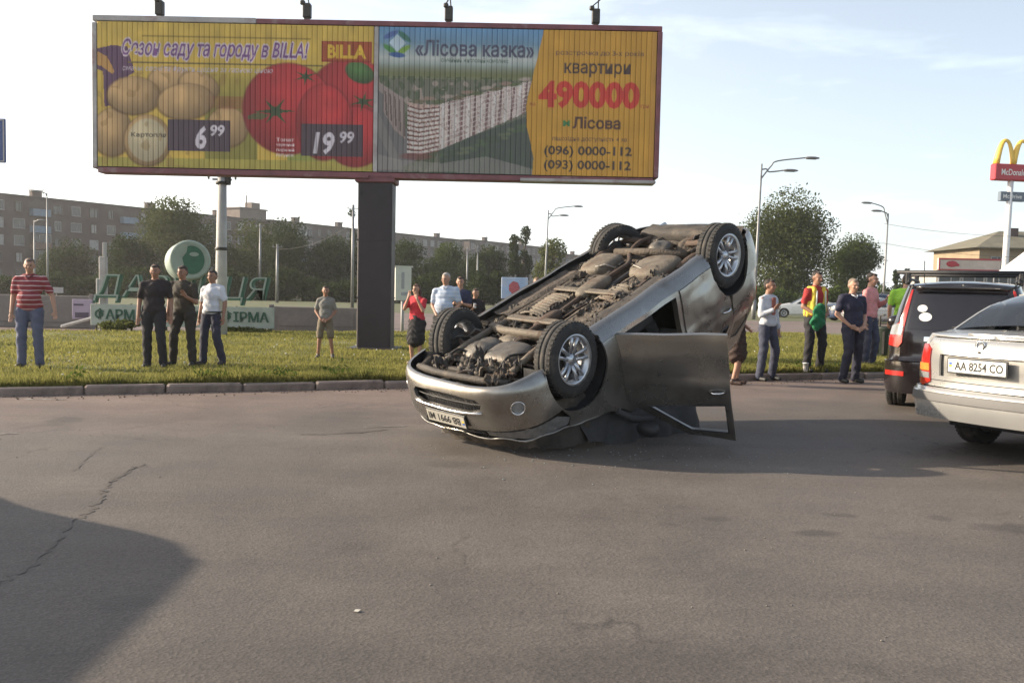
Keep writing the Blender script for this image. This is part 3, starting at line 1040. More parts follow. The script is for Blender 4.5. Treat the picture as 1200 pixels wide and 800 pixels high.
# dark folded sheet added to stand for the shade between nose and road
v = []; f = []
path_ = catmull([(.62, .62), (.74, .3), (.76, -.05), (.72, -.38), (.55, -.62), (.2, -.72), (-.1, -.74)], 6)
for i, p_ in enumerate(path_):
    for j in range(7):
        x, y = p_[0] - .05 * noise.noise(Vector((i * .5, j * .6, 1))), p_[1] + .05 * noise.noise(Vector((i * .5, j * .6, 8)))
        zg = (1.15 - .404 * x + .05 * y) / .9135; x -= .06 * j / 6
        v.append((x, y, .60 + (zg - .60) * j / 6 - (.07 * abs(noise.noise(Vector((i * .4, 3, 3)))) if j == 6 else 0)))
for i in range(len(path_) - 1):
    for j in range(6):
        a = i * 7 + j; f.append((a, a + 1, a + 8, a + 7))
MB().add(v, f, 0, True).build('nose_shade_sheet', grime, wreck)
# torn engine undertray: crumpled strips and flaps behind the bumper lip
rng = random.Random(11)
def flap(c, sx_, sy_, rot, amp, mt, name='undertray_scrap', seed=0):
    v = []; f = []; n = 12
    mr = Matrix.Rotation(rot, 3, 'Z')
    for i in range(n + 1):
        for j in range(n + 1):
            p = Vector(((i / n - .5) * sx_, (j / n - .5) * sy_ * (1 + .3 * math.sin(i * .9 + seed)), 0))
            p.z = amp * noise.noise(Vector((i * .35 + seed, j * .3, seed))) * 2
            v.append(mr @ p + Vector(c))
    for i in range(n):
        for j in range(n):
            a = i * (n + 1) + j; f.append((a, a + 1, a + n + 2, a + n + 1))
    o = MB().add(v, f, 0, True).build(name, mt, wreck)
    k = o.modifiers.new('thickness', 'SOLIDIFY'); k.thickness = .006
    return o
for k in range(15):
    flap((rng.uniform(.30, .62), rng.uniform(-.6, .6), rng.uniform(.20, .27)), rng.uniform(.12, .3), rng.uniform(.08, .2), rng.uniform(-.6, .9), rng.uniform(.03, .07),
         rng.choice([grime, dust, dust_light, grime]), seed=k * 1.7)
for k in range(34):
    x_ = rng.uniform(-2.5, -.3); y_ = rng.uniform(-.72, .72)
    flap((x_, y_, min(zfloor(x_, y_), .26) - .02), rng.uniform(.06, .22), rng.uniform(.04, .12), rng.uniform(-.4, .4), rng.uniform(.02, .04), rng.choice([grime, dust, dust_light, grime]), 'loose_cover', seed=k * 2.3)
# hoses and pipes tangled over the front
for k in range(46):
    x0 = rng.uniform(-.35, .6); y0 = rng.uniform(-.62, .62); z0 = rng.uniform(.19, .30)
    a = rng.uniform(.2, 1.3) + (0 if rng.random() < .6 else 1.3); l = rng.uniform(.18, .55)
    pts = []
    for i in range(6):
        t = i / 5
        pts.append((x0 + l * (t - .5) * math.cos(a) + rng.uniform(-.02, .02), y0 + l * (t - .5) * math.sin(a) + rng.uniform(-.02, .02), z0 + .05 * math.sin(t * 3.1) * rng.uniform(-1, 1)))
    pts = [tuple(p) for p in catmull(pts, 3)]
    bar(pts, rng.uniform(.007, .018), rng.choice(['hose', 'hose', 'pipe']), rng.choice([grime, rubber, dust_light, rust, alu_cast, dust]), 6)
# middle: exhaust, catalyst, heat shields, silencer, tanks, prop shaft, brake lines
bar([(-.05, -.05, .24), (-.35, -.02, .23), (-.55, 0, .235)], .035, 'exhaust_pipe', rust)
lump((-.62, 0, .235), (.20, .075, .06), 'catalyst', rust, 2.4, .006, 4)
bar([tuple(p) for p in catmull([(-.8, 0, .235), (-1.1, .02, .23), (-1.35, .05, .225), (-1.9, .08, .23), (-2.15, .12, .24), (-2.4, .28, .22), (-2.62, .30, .18), (-2.85, .30, .21)], 5)], .028, 'exhaust_pipe', rust)
lump((-1.42, .04, .215), (.26, .11, .065), 'silencer', dust_light, 2.6, .004, 5)
lump((-3.02, .0, .225), (.13, .56, .095), 'rear_silencer', grime, 2.8, .006, 6)
bar([(-3.1, .45, .24), (-3.3, .50, .25), (-3.42, .50, .25)], .028, 'tailpipe', chrome)
lump((-2.02, -.34, .235), (.27, .24, .095), 'fuel_tank', dust_light, 3.2, .01, 7, rib=(.16, .03, 'x'))
lump((-2.02, .40, .235), (.25, .19, .09), 'fuel_tank', dust_light, 3.2, .01, 8, rib=(.16, .03, 'x'))
for sg in (1, -1):
    bar([(-1.80, .56 * sg, .22), (-1.85, .2 * sg, .13 if sg < 0 else .14), (-1.9, .1 * sg, .2)], .012, 'tank_strap', tin, 6)
def shield(x0, x1, y0, y1, z_, name='heat_shield'):
    v = []; f = []; n = 40; k = 6
    for i in range(n + 1):
        for j in range(k + 1):
            x = x0 + (x1 - x0) * i / n; y = y0 + (y1 - y0) * j / k
            v.append((x, y, z_ + .014 * math.sin(x * 2 * math.pi / .055) + .03 * ((j / k - .5) * 2) ** 2 + .01 * noise.noise(Vector((x * 4, y * 6, 0)))))
    for i in range(n):
        for j in range(k):
            a = i * (k + 1) + j; f.append((a, a + 1, a + k + 2, a + k + 1))
    MB().add(v, f, 0, True).build(name, dust_light, wreck)
shield(-.66, -1.16, .16, .44, .20); shield(-1.12, -1.50, -.42, -.17, .205)
bar([(-.25, -.02, .27), (-1.2, -.05, .29), (-2.35, -.02, .27)], .032, 'prop_shaft', dark_metal)
lump((-1.3, -.05, .28), (.06, .09, .06), 'shaft_bearing', grime, 2.5, .01, 9)
for k, y in enumerate((-.60, -.575, .56, .585, -.25)):
    bar([tuple(p) for p in catmull([(-.35, y * .8, .22), (-.6, y, .215), (-1.2, y + .015 * (-1) ** k, .21), (-1.75, y, .215), (-2.2, y * .8, .25)], 5)], .007, 'brake_line', dust_light if k % 2 else grime, 5)
MB().box((-1.25, 0, .185), (.09, .86, .03), bev=.012).build('crossmember', dust_light, wreck)
MB().box((-.52, 0, .20), (.10, .90, .035), bev=.012).build('crossmember', dust_light, wreck)
for k in range(70):
    x_, y_ = rng.uniform(-3.0, -.45), rng.choice([-1, 1]) * rng.uniform(.15, .74)
    z_ = zfloor(x_, y_) - .004
    q = rng.random()
    if q < .45: MB().tube([(x_, y_, z_ + .01), (x_, y_, z_ - .016)], rng.uniform(.010, .018), 6).build('bolt', dust_light, wreck)
    elif q < .75: MB().box((x_, y_, z_ - .012), (rng.uniform(.05, .16), rng.uniform(.03, .08), .022), rot=Matrix.Rotation(rng.uniform(-.3, .3), 3, 'Z'), bev=.006).build('bracket', rng.choice([dust, grime, rust, dust_light]), wreck)
    else:
        l_ = rng.uniform(.15, .5); bar([(x_, y_, z_ - .015), (x_ + l_ * .5, y_ + rng.uniform(-.03, .03), z_ - .025), (x_ + l_, y_ + rng.uniform(-.05, .05), z_ - .01)], rng.uniform(.006, .012), 'pipe', rng.choice([grime, dust_light, rust]), 6)
for sg in (1, -1):                                                           # pressed stiffening channels
    for x_ in np.arange(-2.0, -.6, .155):
        MB().box((x_, .30 * sg, zfloor(x_, .30) - .006), (.035, .17, .02), bev=.008).build('floor_rib', dust, wreck)
# far and near underfloor covers
for sg, mt in ((1, dust), (-1, grime)):
    v = []; f = []; n = 30; k = 5
    for i in range(n + 1):
        for j in range(k + 1):
            x = -.55 - 1.2 * i / n; y = (.50 + .26 * j / k) * sg
            v.append((x, y, .20 + .012 * math.cos(j * 2.4) + .02 * noise.noise(Vector((x * 3, y * 7, 1)))))
    for i in range(n):
        for j in range(k):
            a = i * (k + 1) + j; f.append((a, a + 1, a + k + 2, a + k + 1))
    MB().add(v, f, 0, True).build('floor_cover', mt, wreck)
# rear axle
lump((-2.60, 0, .27), (.14, .13, .11), 'differential', alu_cast, 2.3, .03, 10, rib=(.05, .05, 'x'))
MB().tube([(-2.42, -.5, .23), (-2.40, 0, .20), (-2.42, .5, .23)], .042, 8, squash=1.3).tube([(-2.78, -.45, .27), (-2.80, 0, .25), (-2.78, .45, .27)], .035, 8).tube([(-2.42, .45, .23), (-2.78, .43, .27)], .035, 8).tube([(-2.42, -.45, .23), (-2.78, -.43, .27)], .035, 8).build('rear_subframe', dust, wreck)
for sg in (1, -1):
    bar([(-2.05, .58 * sg, .24), (-2.35, .62 * sg, .22), (-2.62, .66 * sg, .24)], [.03, .035, .03], 'trailing_arm', rust, 8, 1.5)
    bar([(-2.76, .25 * sg, .23), (-2.74, .5 * sg, .20), (-2.66, .72 * sg, .22)], [.03, .04, .025], 'rear_link', rust, 8, .7)
    bar([(-2.60, .12 * sg, .29), (-2.62, .62 * sg, .335)], .018, 'half_shaft', dark_metal)
    pts = []
    for i in range(61):
        t = i / 60; a = t * 2 * math.pi * 5.5
        pts.append((-2.70 + .055 * math.cos(a), (.52) * sg + .055 * math.sin(a), .22 + .24 * t))
    bar(pts, .008, 'coil_spring', dark_metal, 5)
    bar([(-2.80, .60 * sg, .22), (-2.84, .56 * sg, .40), (-2.86, .54 * sg, .62)], [.022, .03, .03], 'shock_absorber', dark_metal)
# splash guard of the tail, seen behind the axle
v = []; f = []
for i in range(7):
    for j in range(19):
        x = -2.95 - .40 * i / 6; y = -.72 + 1.44 * j / 18
        v.append((x, y * (1 - .12 * (i / 6) ** 2), .33 - .10 * (i / 6) + .015 * noise.noise(Vector((x * 6, y * 6, 5)))))
for i in range(6):
    for j in range(18):
        a = i * 19 + j; f.append((a, a + 1, a + 20, a + 19))
MB().add(v, f, 0, True).build('rear_splash_guard', grime, wreck)
# door mirrors (the near one folded, down against the road)
for sg in (1, -1):
    lump((-.62 if sg > 0 else -.78, -1.0 * sg, 1.30 if sg > 0 else 1.05), (.08, .12, .07), 'mirror', plastic_black, 2.6, .0, 12, n=16)
# steering and seat stuff seen through the gap of the open door
MB().lathe([(.17, -.012), (.185, 0), (.17, .012), (.155, 0)], 28, close=True, mat=Matrix.Translation((-1.02, .38, .92)) @ Matrix.Rotation(R(65), 4, 'Y')).build('steering_wheel', cabin, wreck)
# dark sheets filling in the shade under the cabin, and the buckled screen pillar, hanging down to the road on the near side
for q_, (xa, xb_, za, zb_) in enumerate(((.0, -1.30, .90, 1.52), (-1.1, -1.75, 1.2, 1.56))):
    v = []; f = []
    for i in range(15):
        for j in range(8):
            x = xa + (xb_ - xa) * i / 14; z_ = za + (zb_ - za) * j / 7
            zg = (1.145 - .404 * x) / .9135 - .10 * smooth01(-.5, .0, x) - .05 * (noise.noise(Vector((x * 5, 7, q_))) + .4); z_ = za + (zg - za) * j / 7; v.append((x, -.74 + .10 * noise.noise(Vector((x * 4, z_ * 4, q_))), z_ + (.05 * noise.noise(Vector((x * 6, q_, 2))) if j < 7 else 0)))
    for i in range(14):
        for j in range(7):
            a = i * 8 + j; f.append((a, a + 1, a + 9, a + 8))
    MB().add(v, f, 0, True).build('cabin_shade_sheet', cabin, wreck)
bar([(-.42, -.84, 1.02), (-.62, -.82, 1.22), (-.85, -.76, 1.36), (-1.15, -.72, 1.50)], [.03, .035, .03, .035], 'screen_pillar', cabin, 8)
# deployed curtain airbag, grey white, hanging in the rear door opening
v = []; f = []
for i in range(25):
    for j in range(9):
        x = -1.35 - 1.1 * i / 24; z_ = 1.42 - .42 * j / 8
        v.append((x, -.70 - .04 * math.sin(j / 8 * 3.1) - .03 * noise.noise(Vector((x * 5, z_ * 4, 2))), z_ + .04 * noise.noise(Vector((x * 4, 0, 1)))))
for i in range(24):
    for j in range(8):
        a = i * 9 + j; f.append((a, a + 1, a + 10, a + 9))
MB().add(v, f, 0, True).build('curtain_airbag', pm('airbag_cloth', (.42, .42, .44), .8, var=.15, scale=8, bump=.4, bscale=14), wreck)
# ================================================================== ground, road, kerb, lawn
KN = Vector((-0.395, 1.0, 0)).normalized()       # across the kerb, towards the lawn
KD = Vector((1.0, 0.395, 0)).normalized()        # along the kerb
K0 = Vector((0, 13.85, 0))
def kerb_d(x, y): return (Vector((x, y, 0)) - K0).dot(KN)
def flat(name, poly, z, mat, kind='structure', parent=None):
    o = MB().add([(p[0], p[1], z) for p in poly], [tuple(range(len(poly)))]).build(name, mat, parent)
    if kind and parent is None: o['kind'] = kind
    return o

def asphalt_mat():
    m = bpy.data.materials.new('asphalt'); m.use_nodes = True
    t = m.node_tree; L = t.links.new; b = t.nodes['Principled BSDF']
    c = nd(t, 'ShaderNodeTexCoord').outputs['Object']
    def noise_(sc, det=5, rough=.6, vec=c, dist=0):
        n = nd(t, 'ShaderNodeTexNoise', Scale=sc, Detail=det, Roughness=rough, Distortion=dist); L(vec, n.inputs['Vector']); return n.outputs['Fac']
    def mr(v, a, b_, c_, d):
        n = nd(t, 'ShaderNodeMapRange')
        for k, q in (('From Min', a), ('From Max', b_), ('To Min', c_), ('To Max', d)): n.inputs[k].default_value = q
        L(v, n.inputs['Value']); return n.outputs['Result']
    def mul(a, b_):
        n = nd(t, 'ShaderNodeMath', operation='MULTIPLY'); L(a, n.inputs[0])
        if isinstance(b_, float): n.inputs[1].default_value = b_
        else: L(b_, n.inputs[1])
        return n.outputs[0]
    big = mr(noise_(.16, 4), .35, .65, .86, 1.12)
    mid = mr(noise_(1.3, 8, .7), .3, .7, .86, 1.14)
    mp_ = nd(t, 'ShaderNodeMapping'); mp_.inputs['Rotation'].default_value = (0, 0, -math.atan(.395)); mp_.inputs['Scale'].default_value = (.12, 1.1, 1); L(c, mp_.inputs['Vector'])
    streak = mr(noise_(.8, 6, .6, mp_.outputs['Vector']), .35, .65, .88, 1.12)
    fine = mr(noise_(85, 2, .7), .3, .7, .76, 1.24)
    v = nd(t, 'ShaderNodeTexVoronoi', Scale=60.0); L(c, v.inputs['Vector'])
    agg = mr(v.outputs['Color'], 0, 1, .82, 1.2)
    f = mul(mul(mul(big, mid), mul(streak, fine)), agg)
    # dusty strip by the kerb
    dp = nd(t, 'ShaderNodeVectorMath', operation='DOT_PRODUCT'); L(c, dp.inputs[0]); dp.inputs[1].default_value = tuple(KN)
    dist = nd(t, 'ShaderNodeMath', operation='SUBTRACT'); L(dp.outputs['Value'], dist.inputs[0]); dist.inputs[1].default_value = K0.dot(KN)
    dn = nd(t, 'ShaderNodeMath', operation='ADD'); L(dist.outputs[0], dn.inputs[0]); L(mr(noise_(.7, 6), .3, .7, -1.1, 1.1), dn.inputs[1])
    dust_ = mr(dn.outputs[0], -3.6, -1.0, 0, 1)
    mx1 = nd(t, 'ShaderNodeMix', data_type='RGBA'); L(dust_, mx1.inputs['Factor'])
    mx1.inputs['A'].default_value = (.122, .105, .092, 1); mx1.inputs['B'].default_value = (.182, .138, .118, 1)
    # darker surface nearer the camera
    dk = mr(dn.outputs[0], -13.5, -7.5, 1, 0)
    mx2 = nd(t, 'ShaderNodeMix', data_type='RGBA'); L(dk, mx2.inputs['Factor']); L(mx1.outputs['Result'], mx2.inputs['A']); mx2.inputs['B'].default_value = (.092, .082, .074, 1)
    # small cracks: warped cells, only here and there
    wv = nd(t, 'ShaderNodeVectorMath', operation='ADD'); L(c, wv.inputs[0])
    nn = nd(t, 'ShaderNodeTexNoise', Scale=2.2, Detail=6.0); L(c, nn.inputs['Vector']); 
    sc_ = nd(t, 'ShaderNodeVectorMath', operation='SCALE'); L(nn.outputs['Color'], sc_.inputs[0]); sc_.inputs['Scale'].default_value = .9; L(sc_.outputs[0], wv.inputs[1])
    ve = nd(t, 'ShaderNodeTexVoronoi', feature='DISTANCE_TO_EDGE', Scale=.42); L(wv.outputs[0], ve.inputs['Vector'])
    crk = mr(ve.outputs['Distance'], 0.0, .012, 1, 0)
    crk = mul(crk, mr(noise_(.35, 4), .52, .62, 0, .55))
    mx3 = nd(t, 'ShaderNodeMix', data_type='RGBA'); L(crk, mx3.inputs['Factor']); L(mx2.outputs['Result'], mx3.inputs['A']); mx3.inputs['B'].default_value = (.03, .027, .025, 1)
    # oil and damp spots
    sp = mr(noise_(.9, 3, .4), .66, .72, 0, .45)
    mx4 = nd(t, 'ShaderNodeMix', data_type='RGBA'); L(sp, mx4.inputs['Factor']); L(mx3.outputs['Result'], mx4.inputs['A']); mx4.inputs['B'].default_value = (.055, .05, .045, 1)
    cur = mx4.outputs['Result']; wob_ = mr(noise_(3.2, 5, .6), .3, .7, -.55, .55)      # old oil and damp stains, and a broad darker area at bottom centre
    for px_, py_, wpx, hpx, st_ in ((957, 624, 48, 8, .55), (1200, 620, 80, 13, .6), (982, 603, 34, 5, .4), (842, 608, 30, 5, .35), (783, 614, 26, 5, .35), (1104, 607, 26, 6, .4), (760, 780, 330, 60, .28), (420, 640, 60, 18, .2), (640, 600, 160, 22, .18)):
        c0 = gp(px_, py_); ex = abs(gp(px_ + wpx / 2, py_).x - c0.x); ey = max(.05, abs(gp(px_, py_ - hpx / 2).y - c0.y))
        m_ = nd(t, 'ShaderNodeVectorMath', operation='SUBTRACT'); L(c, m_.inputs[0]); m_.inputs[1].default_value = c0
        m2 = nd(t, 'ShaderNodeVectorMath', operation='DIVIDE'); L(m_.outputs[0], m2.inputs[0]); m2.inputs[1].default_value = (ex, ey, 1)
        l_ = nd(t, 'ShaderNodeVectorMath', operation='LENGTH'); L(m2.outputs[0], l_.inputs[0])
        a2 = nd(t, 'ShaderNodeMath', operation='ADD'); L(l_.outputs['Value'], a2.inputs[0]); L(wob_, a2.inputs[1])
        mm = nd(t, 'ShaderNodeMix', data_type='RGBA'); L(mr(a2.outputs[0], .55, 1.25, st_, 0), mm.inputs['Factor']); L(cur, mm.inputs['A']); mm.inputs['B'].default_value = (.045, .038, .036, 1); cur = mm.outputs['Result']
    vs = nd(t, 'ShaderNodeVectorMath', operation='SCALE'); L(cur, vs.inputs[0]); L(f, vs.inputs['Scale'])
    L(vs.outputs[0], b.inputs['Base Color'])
    L(mr(noise_(1.3, 5), .3, .7, .62, .85), b.inputs['Roughness'])
    ad = nd(t, 'ShaderNodeMath', operation='ADD'); L(v.outputs['Distance'], ad.inputs[0]); L(noise_(30, 4), ad.inputs[1])
    bp = nd(t, 'ShaderNodeBump', Strength=.32, Distance=.005); L(ad.outputs[0], bp.inputs['Height']); L(bp.outputs['Normal'], b.inputs['Normal'])
    b.inputs['Specular IOR Level'].default_value = .3
    return m
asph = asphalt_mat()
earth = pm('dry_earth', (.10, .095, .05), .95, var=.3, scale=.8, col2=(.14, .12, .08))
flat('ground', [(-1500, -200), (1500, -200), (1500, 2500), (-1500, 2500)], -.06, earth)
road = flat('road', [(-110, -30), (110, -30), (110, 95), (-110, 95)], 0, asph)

flat('far_verge', [(-110, 56), (110, 50), (110, 96), (-110, 96)], .006, pm('verge_grass', (.09, .105, .035), .95, var=.3, scale=.6, col2=(.12, .11, .06), mask=(.45, .62)))
# kerb of cast stones
stone_ = pm('kerb_concrete', (.25, .195, .165), .85, var=.25, scale=5, bump=.3, bscale=30, col2=(.10, .075, .065), mask=(.46, .68))
kerb = flat('kerb', [(K0 + KD * s_ + KN * w_)[:2] for s_, w_ in ((-16, .01), (30, .01), (30, .14), (-16, .14))], .03, stone_)
kst = [MB().box((0, 0, 0), (1.0 - .012, .15, .16), bev=b_).mesh('kerb_stone', stone_) for b_ in (.018, .022, .028)]
rk = random.Random(3)
for i in range(46):
    p = K0 + KD * (-15.5 + i) + KN * (.075 + rk.uniform(-.018, .014))
    o = link_mesh('kerb_stone', kst[i % 3], kerb, (p.x, p.y, .030 + rk.uniform(-.012, .010)), (rk.uniform(-.025, .025), rk.uniform(-.006, .006), math.atan(.395) + rk.uniform(-.008, .008)))
# lawn, slightly uneven
lawn_m = pm('lawn_soil', (.105, .12, .035), .95, var=.3, scale=2.5, bump=.3, bscale=30, col2=(.16, .14, .06), mask=(.45, .62))
def lawn_z(x, y):
    d = kerb_d(x, y)
    return .10 + .035 * smooth01(0, 1.2, d) + .03 * noise.noise(Vector((x * .3, y * .3, 0))) * smooth01(.2, 2, d)
v = []; f = []
NU, NV = 90, 26
def back_d(s_): return 15.0 + .0 * s_
for i in range(NU + 1):
    s_ = -52 + 104 * i / NU
    for j in range(NV + 1):
        d = .15 + (14.2 + .02 * s_ - .15) * (j / NV) ** 1.5
        p = K0 + KD * s_ + KN * d
        v.append((p.x, p.y, lawn_z(p.x, p.y) if j < NV else 0))
for i in range(NU):
    for j in range(NV):
        a = i * (NV + 1) + j; f.append((a, a + NV + 1, a + NV + 2, a + 1))
tag(MB().add(v, f, 0, True).build('lawn', lawn_m), kind='structure')
# grass blades
rg = np.random.default_rng(4)
N = 230000
s_ = rg.uniform(-16, 17, N); d_ = .16 + 13.8 * rg.random(N) ** 1.9
x = K0.x + KD.x * s_ + KN.x * d_; y = K0.y + KD.y * s_ + KN.y * d_
vis = (np.abs(x) < y * .62 + 1.0); x, y, d_, s_ = x[vis], y[vis], d_[vis], s_[vis]; N = len(x)
pn = np.sin(x * 1.7 + np.sin(y * 2.3) * 1.5) * np.cos(y * 1.9 + x * .6) + .6 * np.sin(x * 5.1 + y * 3.3) * np.sin(y * 4.7 - x * 2)
h = rg.uniform(.03, .07, N) * (1 + .35 * pn)
edge = np.exp(-((d_ - .35) / .38) ** 2)
h = np.maximum(.02, h) + edge * rg.uniform(.0, .10, N) * (1 + .6 * np.sin(s_ * 2.1) * np.sin(s_ * 5.3 + 1))
wd = .0035 + .0007 * y
z = .105 + .03 * np.clip(d_, 0, 1)
ang = rg.uniform(0, np.pi, N); lean = rg.normal(0, .35, (N, 2)) * h[:, None]
V = np.zeros((N, 3, 3))
V[:, 0] = np.stack([x - wd * np.cos(ang), y - wd * np.sin(ang), z - .01], 1)
V[:, 1] = np.stack([x + wd * np.cos(ang), y + wd * np.sin(ang), z - .01], 1)
V[:, 2] = np.stack([x + lean[:, 0], y + lean[:, 1], z + h], 1)
grass_m = leafmat('grass_blades', (.225, .235, .08), tr=.45, var=.38, scale=.9)
tag(link_mesh('grass', np_mesh('grass', V.reshape(-1, 3), np.arange(3 * N).reshape(N, 3), grass_m)), 'short sunlit grass growing behind the kerb', 'grass', kind='stuff')
# weeds with broad leaves along the kerb and under the signs
N = 9000
s_ = rg.uniform(-16, 17, N); d_ = .2 + rg.exponential(.35, N)
keep = (np.sin(s_ * 1.3) + np.sin(s_ * 3.1 + 2) + np.sin(s_ * 7) * .5) > .2; s_, d_ = s_[keep], d_[keep]; N = len(s_)
x = K0.x + KD.x * s_ + KN.x * d_; y = K0.y + KD.y * s_ + KN.y * d_
a = rg.uniform(0, 2 * np.pi, N); l = rg.uniform(.04, .10, N); e = rg.uniform(.1, 1.0, N); zz = .12 + rg.random(N) * .09
dx = np.cos(a) * l; dy = np.sin(a) * l; px_ = -np.sin(a) * l * .28; py_ = np.cos(a) * l * .28
V = np.stack([np.stack([x, y, zz], 1), np.stack([x + dx * .5 + px_, y + dy * .5 + py_, zz + l * e * .5], 1), np.stack([x + dx, y + dy, zz + l * e], 1), np.stack([x + dx * .5 - px_, y + dy * .5 - py_, zz + l * e * .5], 1)], 1)
tag(link_mesh('weeds', np_mesh('weeds', V.reshape(-1, 3), np.arange(4 * N).reshape(N, 4), leafmat('weed_leaves', (.085, .13, .03), .35))), 'broad leaved weeds hanging over the kerb', 'weeds', kind='stuff')

# cracks, tar patches and worn paint on the road
tar = pm('tar', (.09, .078, .068), .7, var=.3, scale=8)
def ribbon(name, pix, w0, mat, z=.004, amp=.05, seed=0, n=10, lvl=0.0):
    pts = [gp(*p) for p in pix]; o = []
    for a_, b_ in zip(pts, pts[1:]):
        for k in range(n): o.append(a_.lerp(b_, k / n))
    o.append(pts[-1]); v = []; f = []
    for i, p in enumerate(o):
        d = (o[min(i + 1, len(o) - 1)] - o[max(i - 1, 0)]).normalized(); nn_ = Vector((-d.y, d.x, 0))
        q = p + nn_ * amp * (noise.noise(Vector((i * .9, seed, 0))) + .6 * noise.noise(Vector((i * 2.7, seed, 5))))
        w_ = w0 * (.35 + abs(noise.noise(Vector((i * .7, seed, 9)))) * 1.6) * (0.2 if i in (0, len(o) - 1) else 1)
        v += [(q.x - nn_.x * w_, q.y - nn_.y * w_, z), (q.x + nn_.x * w_, q.y + nn_.y * w_, z)]
    f = [(2 * i, 2 * i + 1, 2 * i + 3, 2 * i + 2) for i in range(len(o) - 1)]
    return MB().add(v, f).build(name, mat, road)
ribbon('crack', [(168, 543), (150, 551), (128, 566), (118, 583), (104, 601), (88, 608), (62, 641), (30, 668), (-20, 690)], .014, tar, amp=.10, seed=1)
ribbon('crack', [(118, 524), (102, 537), (92, 548), (84, 552)], .007, tar, amp=.05, seed=2)
ribbon('crack', [(128, 566), (140, 560), (158, 548), (175, 546)], .006, tar, amp=.04, seed=3)
ribbon('crack', [(350, 509), (382, 509), (430, 506), (455, 503)], .02, tar, amp=.05, seed=4)
worn = pm('worn_paint', (.33, .31, .28), .8, var=.35, scale=14, col2=(.15, .13, .115), mask=(.42, .55))
ribbon('road_marking', [(-15, 509), (22, 508)], .05, worn, amp=.01, seed=7, z=.004)
ribbon('road_marking', [(425, 501), (476, 499)], .03, worn, amp=.02, seed=8, z=.004)
ribbon('road_marking', [(28, 468), (80, 468)], .05, worn, amp=.02, seed=18, z=.004)
p = gp(418, 717, .0)
tag(MB().add([(p.x - .014, p.y, .005), (p.x + .008, p.y - .01, .007), (p.x + .016, p.y + .012, .010), (p.x - .008, p.y + .02, .008)], [(0, 1, 2, 3)]).build('paper_scrap', pm('paper', (.45, .43, .38), .8)), 'tiny pale scrap of paper lying on the near asphalt', 'litter')
# a few stones and crumbs on the asphalt, and broken bits round the wreck
rb = random.Random(8)
def crumbs(name, n, area, size, mat, label, cat):
    m_ = MB()
    for k in range(n):
        x_, y_ = area(rb); r_ = size * rb.uniform(.4, 1.3); zz_ = .10 + lawn_z(x_, y_) if name == 'clover_heads' else 0
        m_.ball((x_, y_, zz_ + r_ * .4), (r_, r_ * rb.uniform(.5, 1), r_ * .6), 5, mat=Matrix.Rotation(rb.uniform(0, 6), 3, 'Z'))
    tag(m_.build(name, mat), label, cat, kind='stuff')
crumbs('grit', 260, lambda r_: (r_.uniform(-5, 6), r_.uniform(3, 15)), .007, pm('grit', (.22, .2, .17), .9, var=.4), 'loose grit scattered over the asphalt', 'grit')
crumbs('broken_glass', 130, lambda r_: (r_.gauss(.9, .9), r_.gauss(8.1, .5)), .009, pm('glass_crumbs', (.20, .23, .23), .3, var=.3), 'crumbs of broken window glass strewn beside the wreck', 'glass')
crumbs('clover_heads', 150, lambda r_: (lambda q: (q.x, q.y))(K0 + KD * r_.uniform(-12, 12) + KN * (.5 + 9 * r_.random() ** 1.5)), .022, pm('clover', (.6, .6, .5), .9), 'pale clover heads dotted over the lawn', 'flowers')
crumbs('kerb_dirt', 900, lambda r_: (lambda q: (q.x, q.y))(K0 + KD * r_.uniform(-14, 14) - KN * abs(r_.gauss(0, .25))), .016, pm('dirt', (.13, .10, .075), .95, var=.4), 'earth and dry leaves gathered at the foot of the kerb', 'dirt')
# ================================================================== billboard with its two rotating-slat posters
def srgb(c): 
    c = np.asarray(c, float); return np.where(c <= .04045, c / 12.92, ((c + .055) / 1.055) ** 2.4)

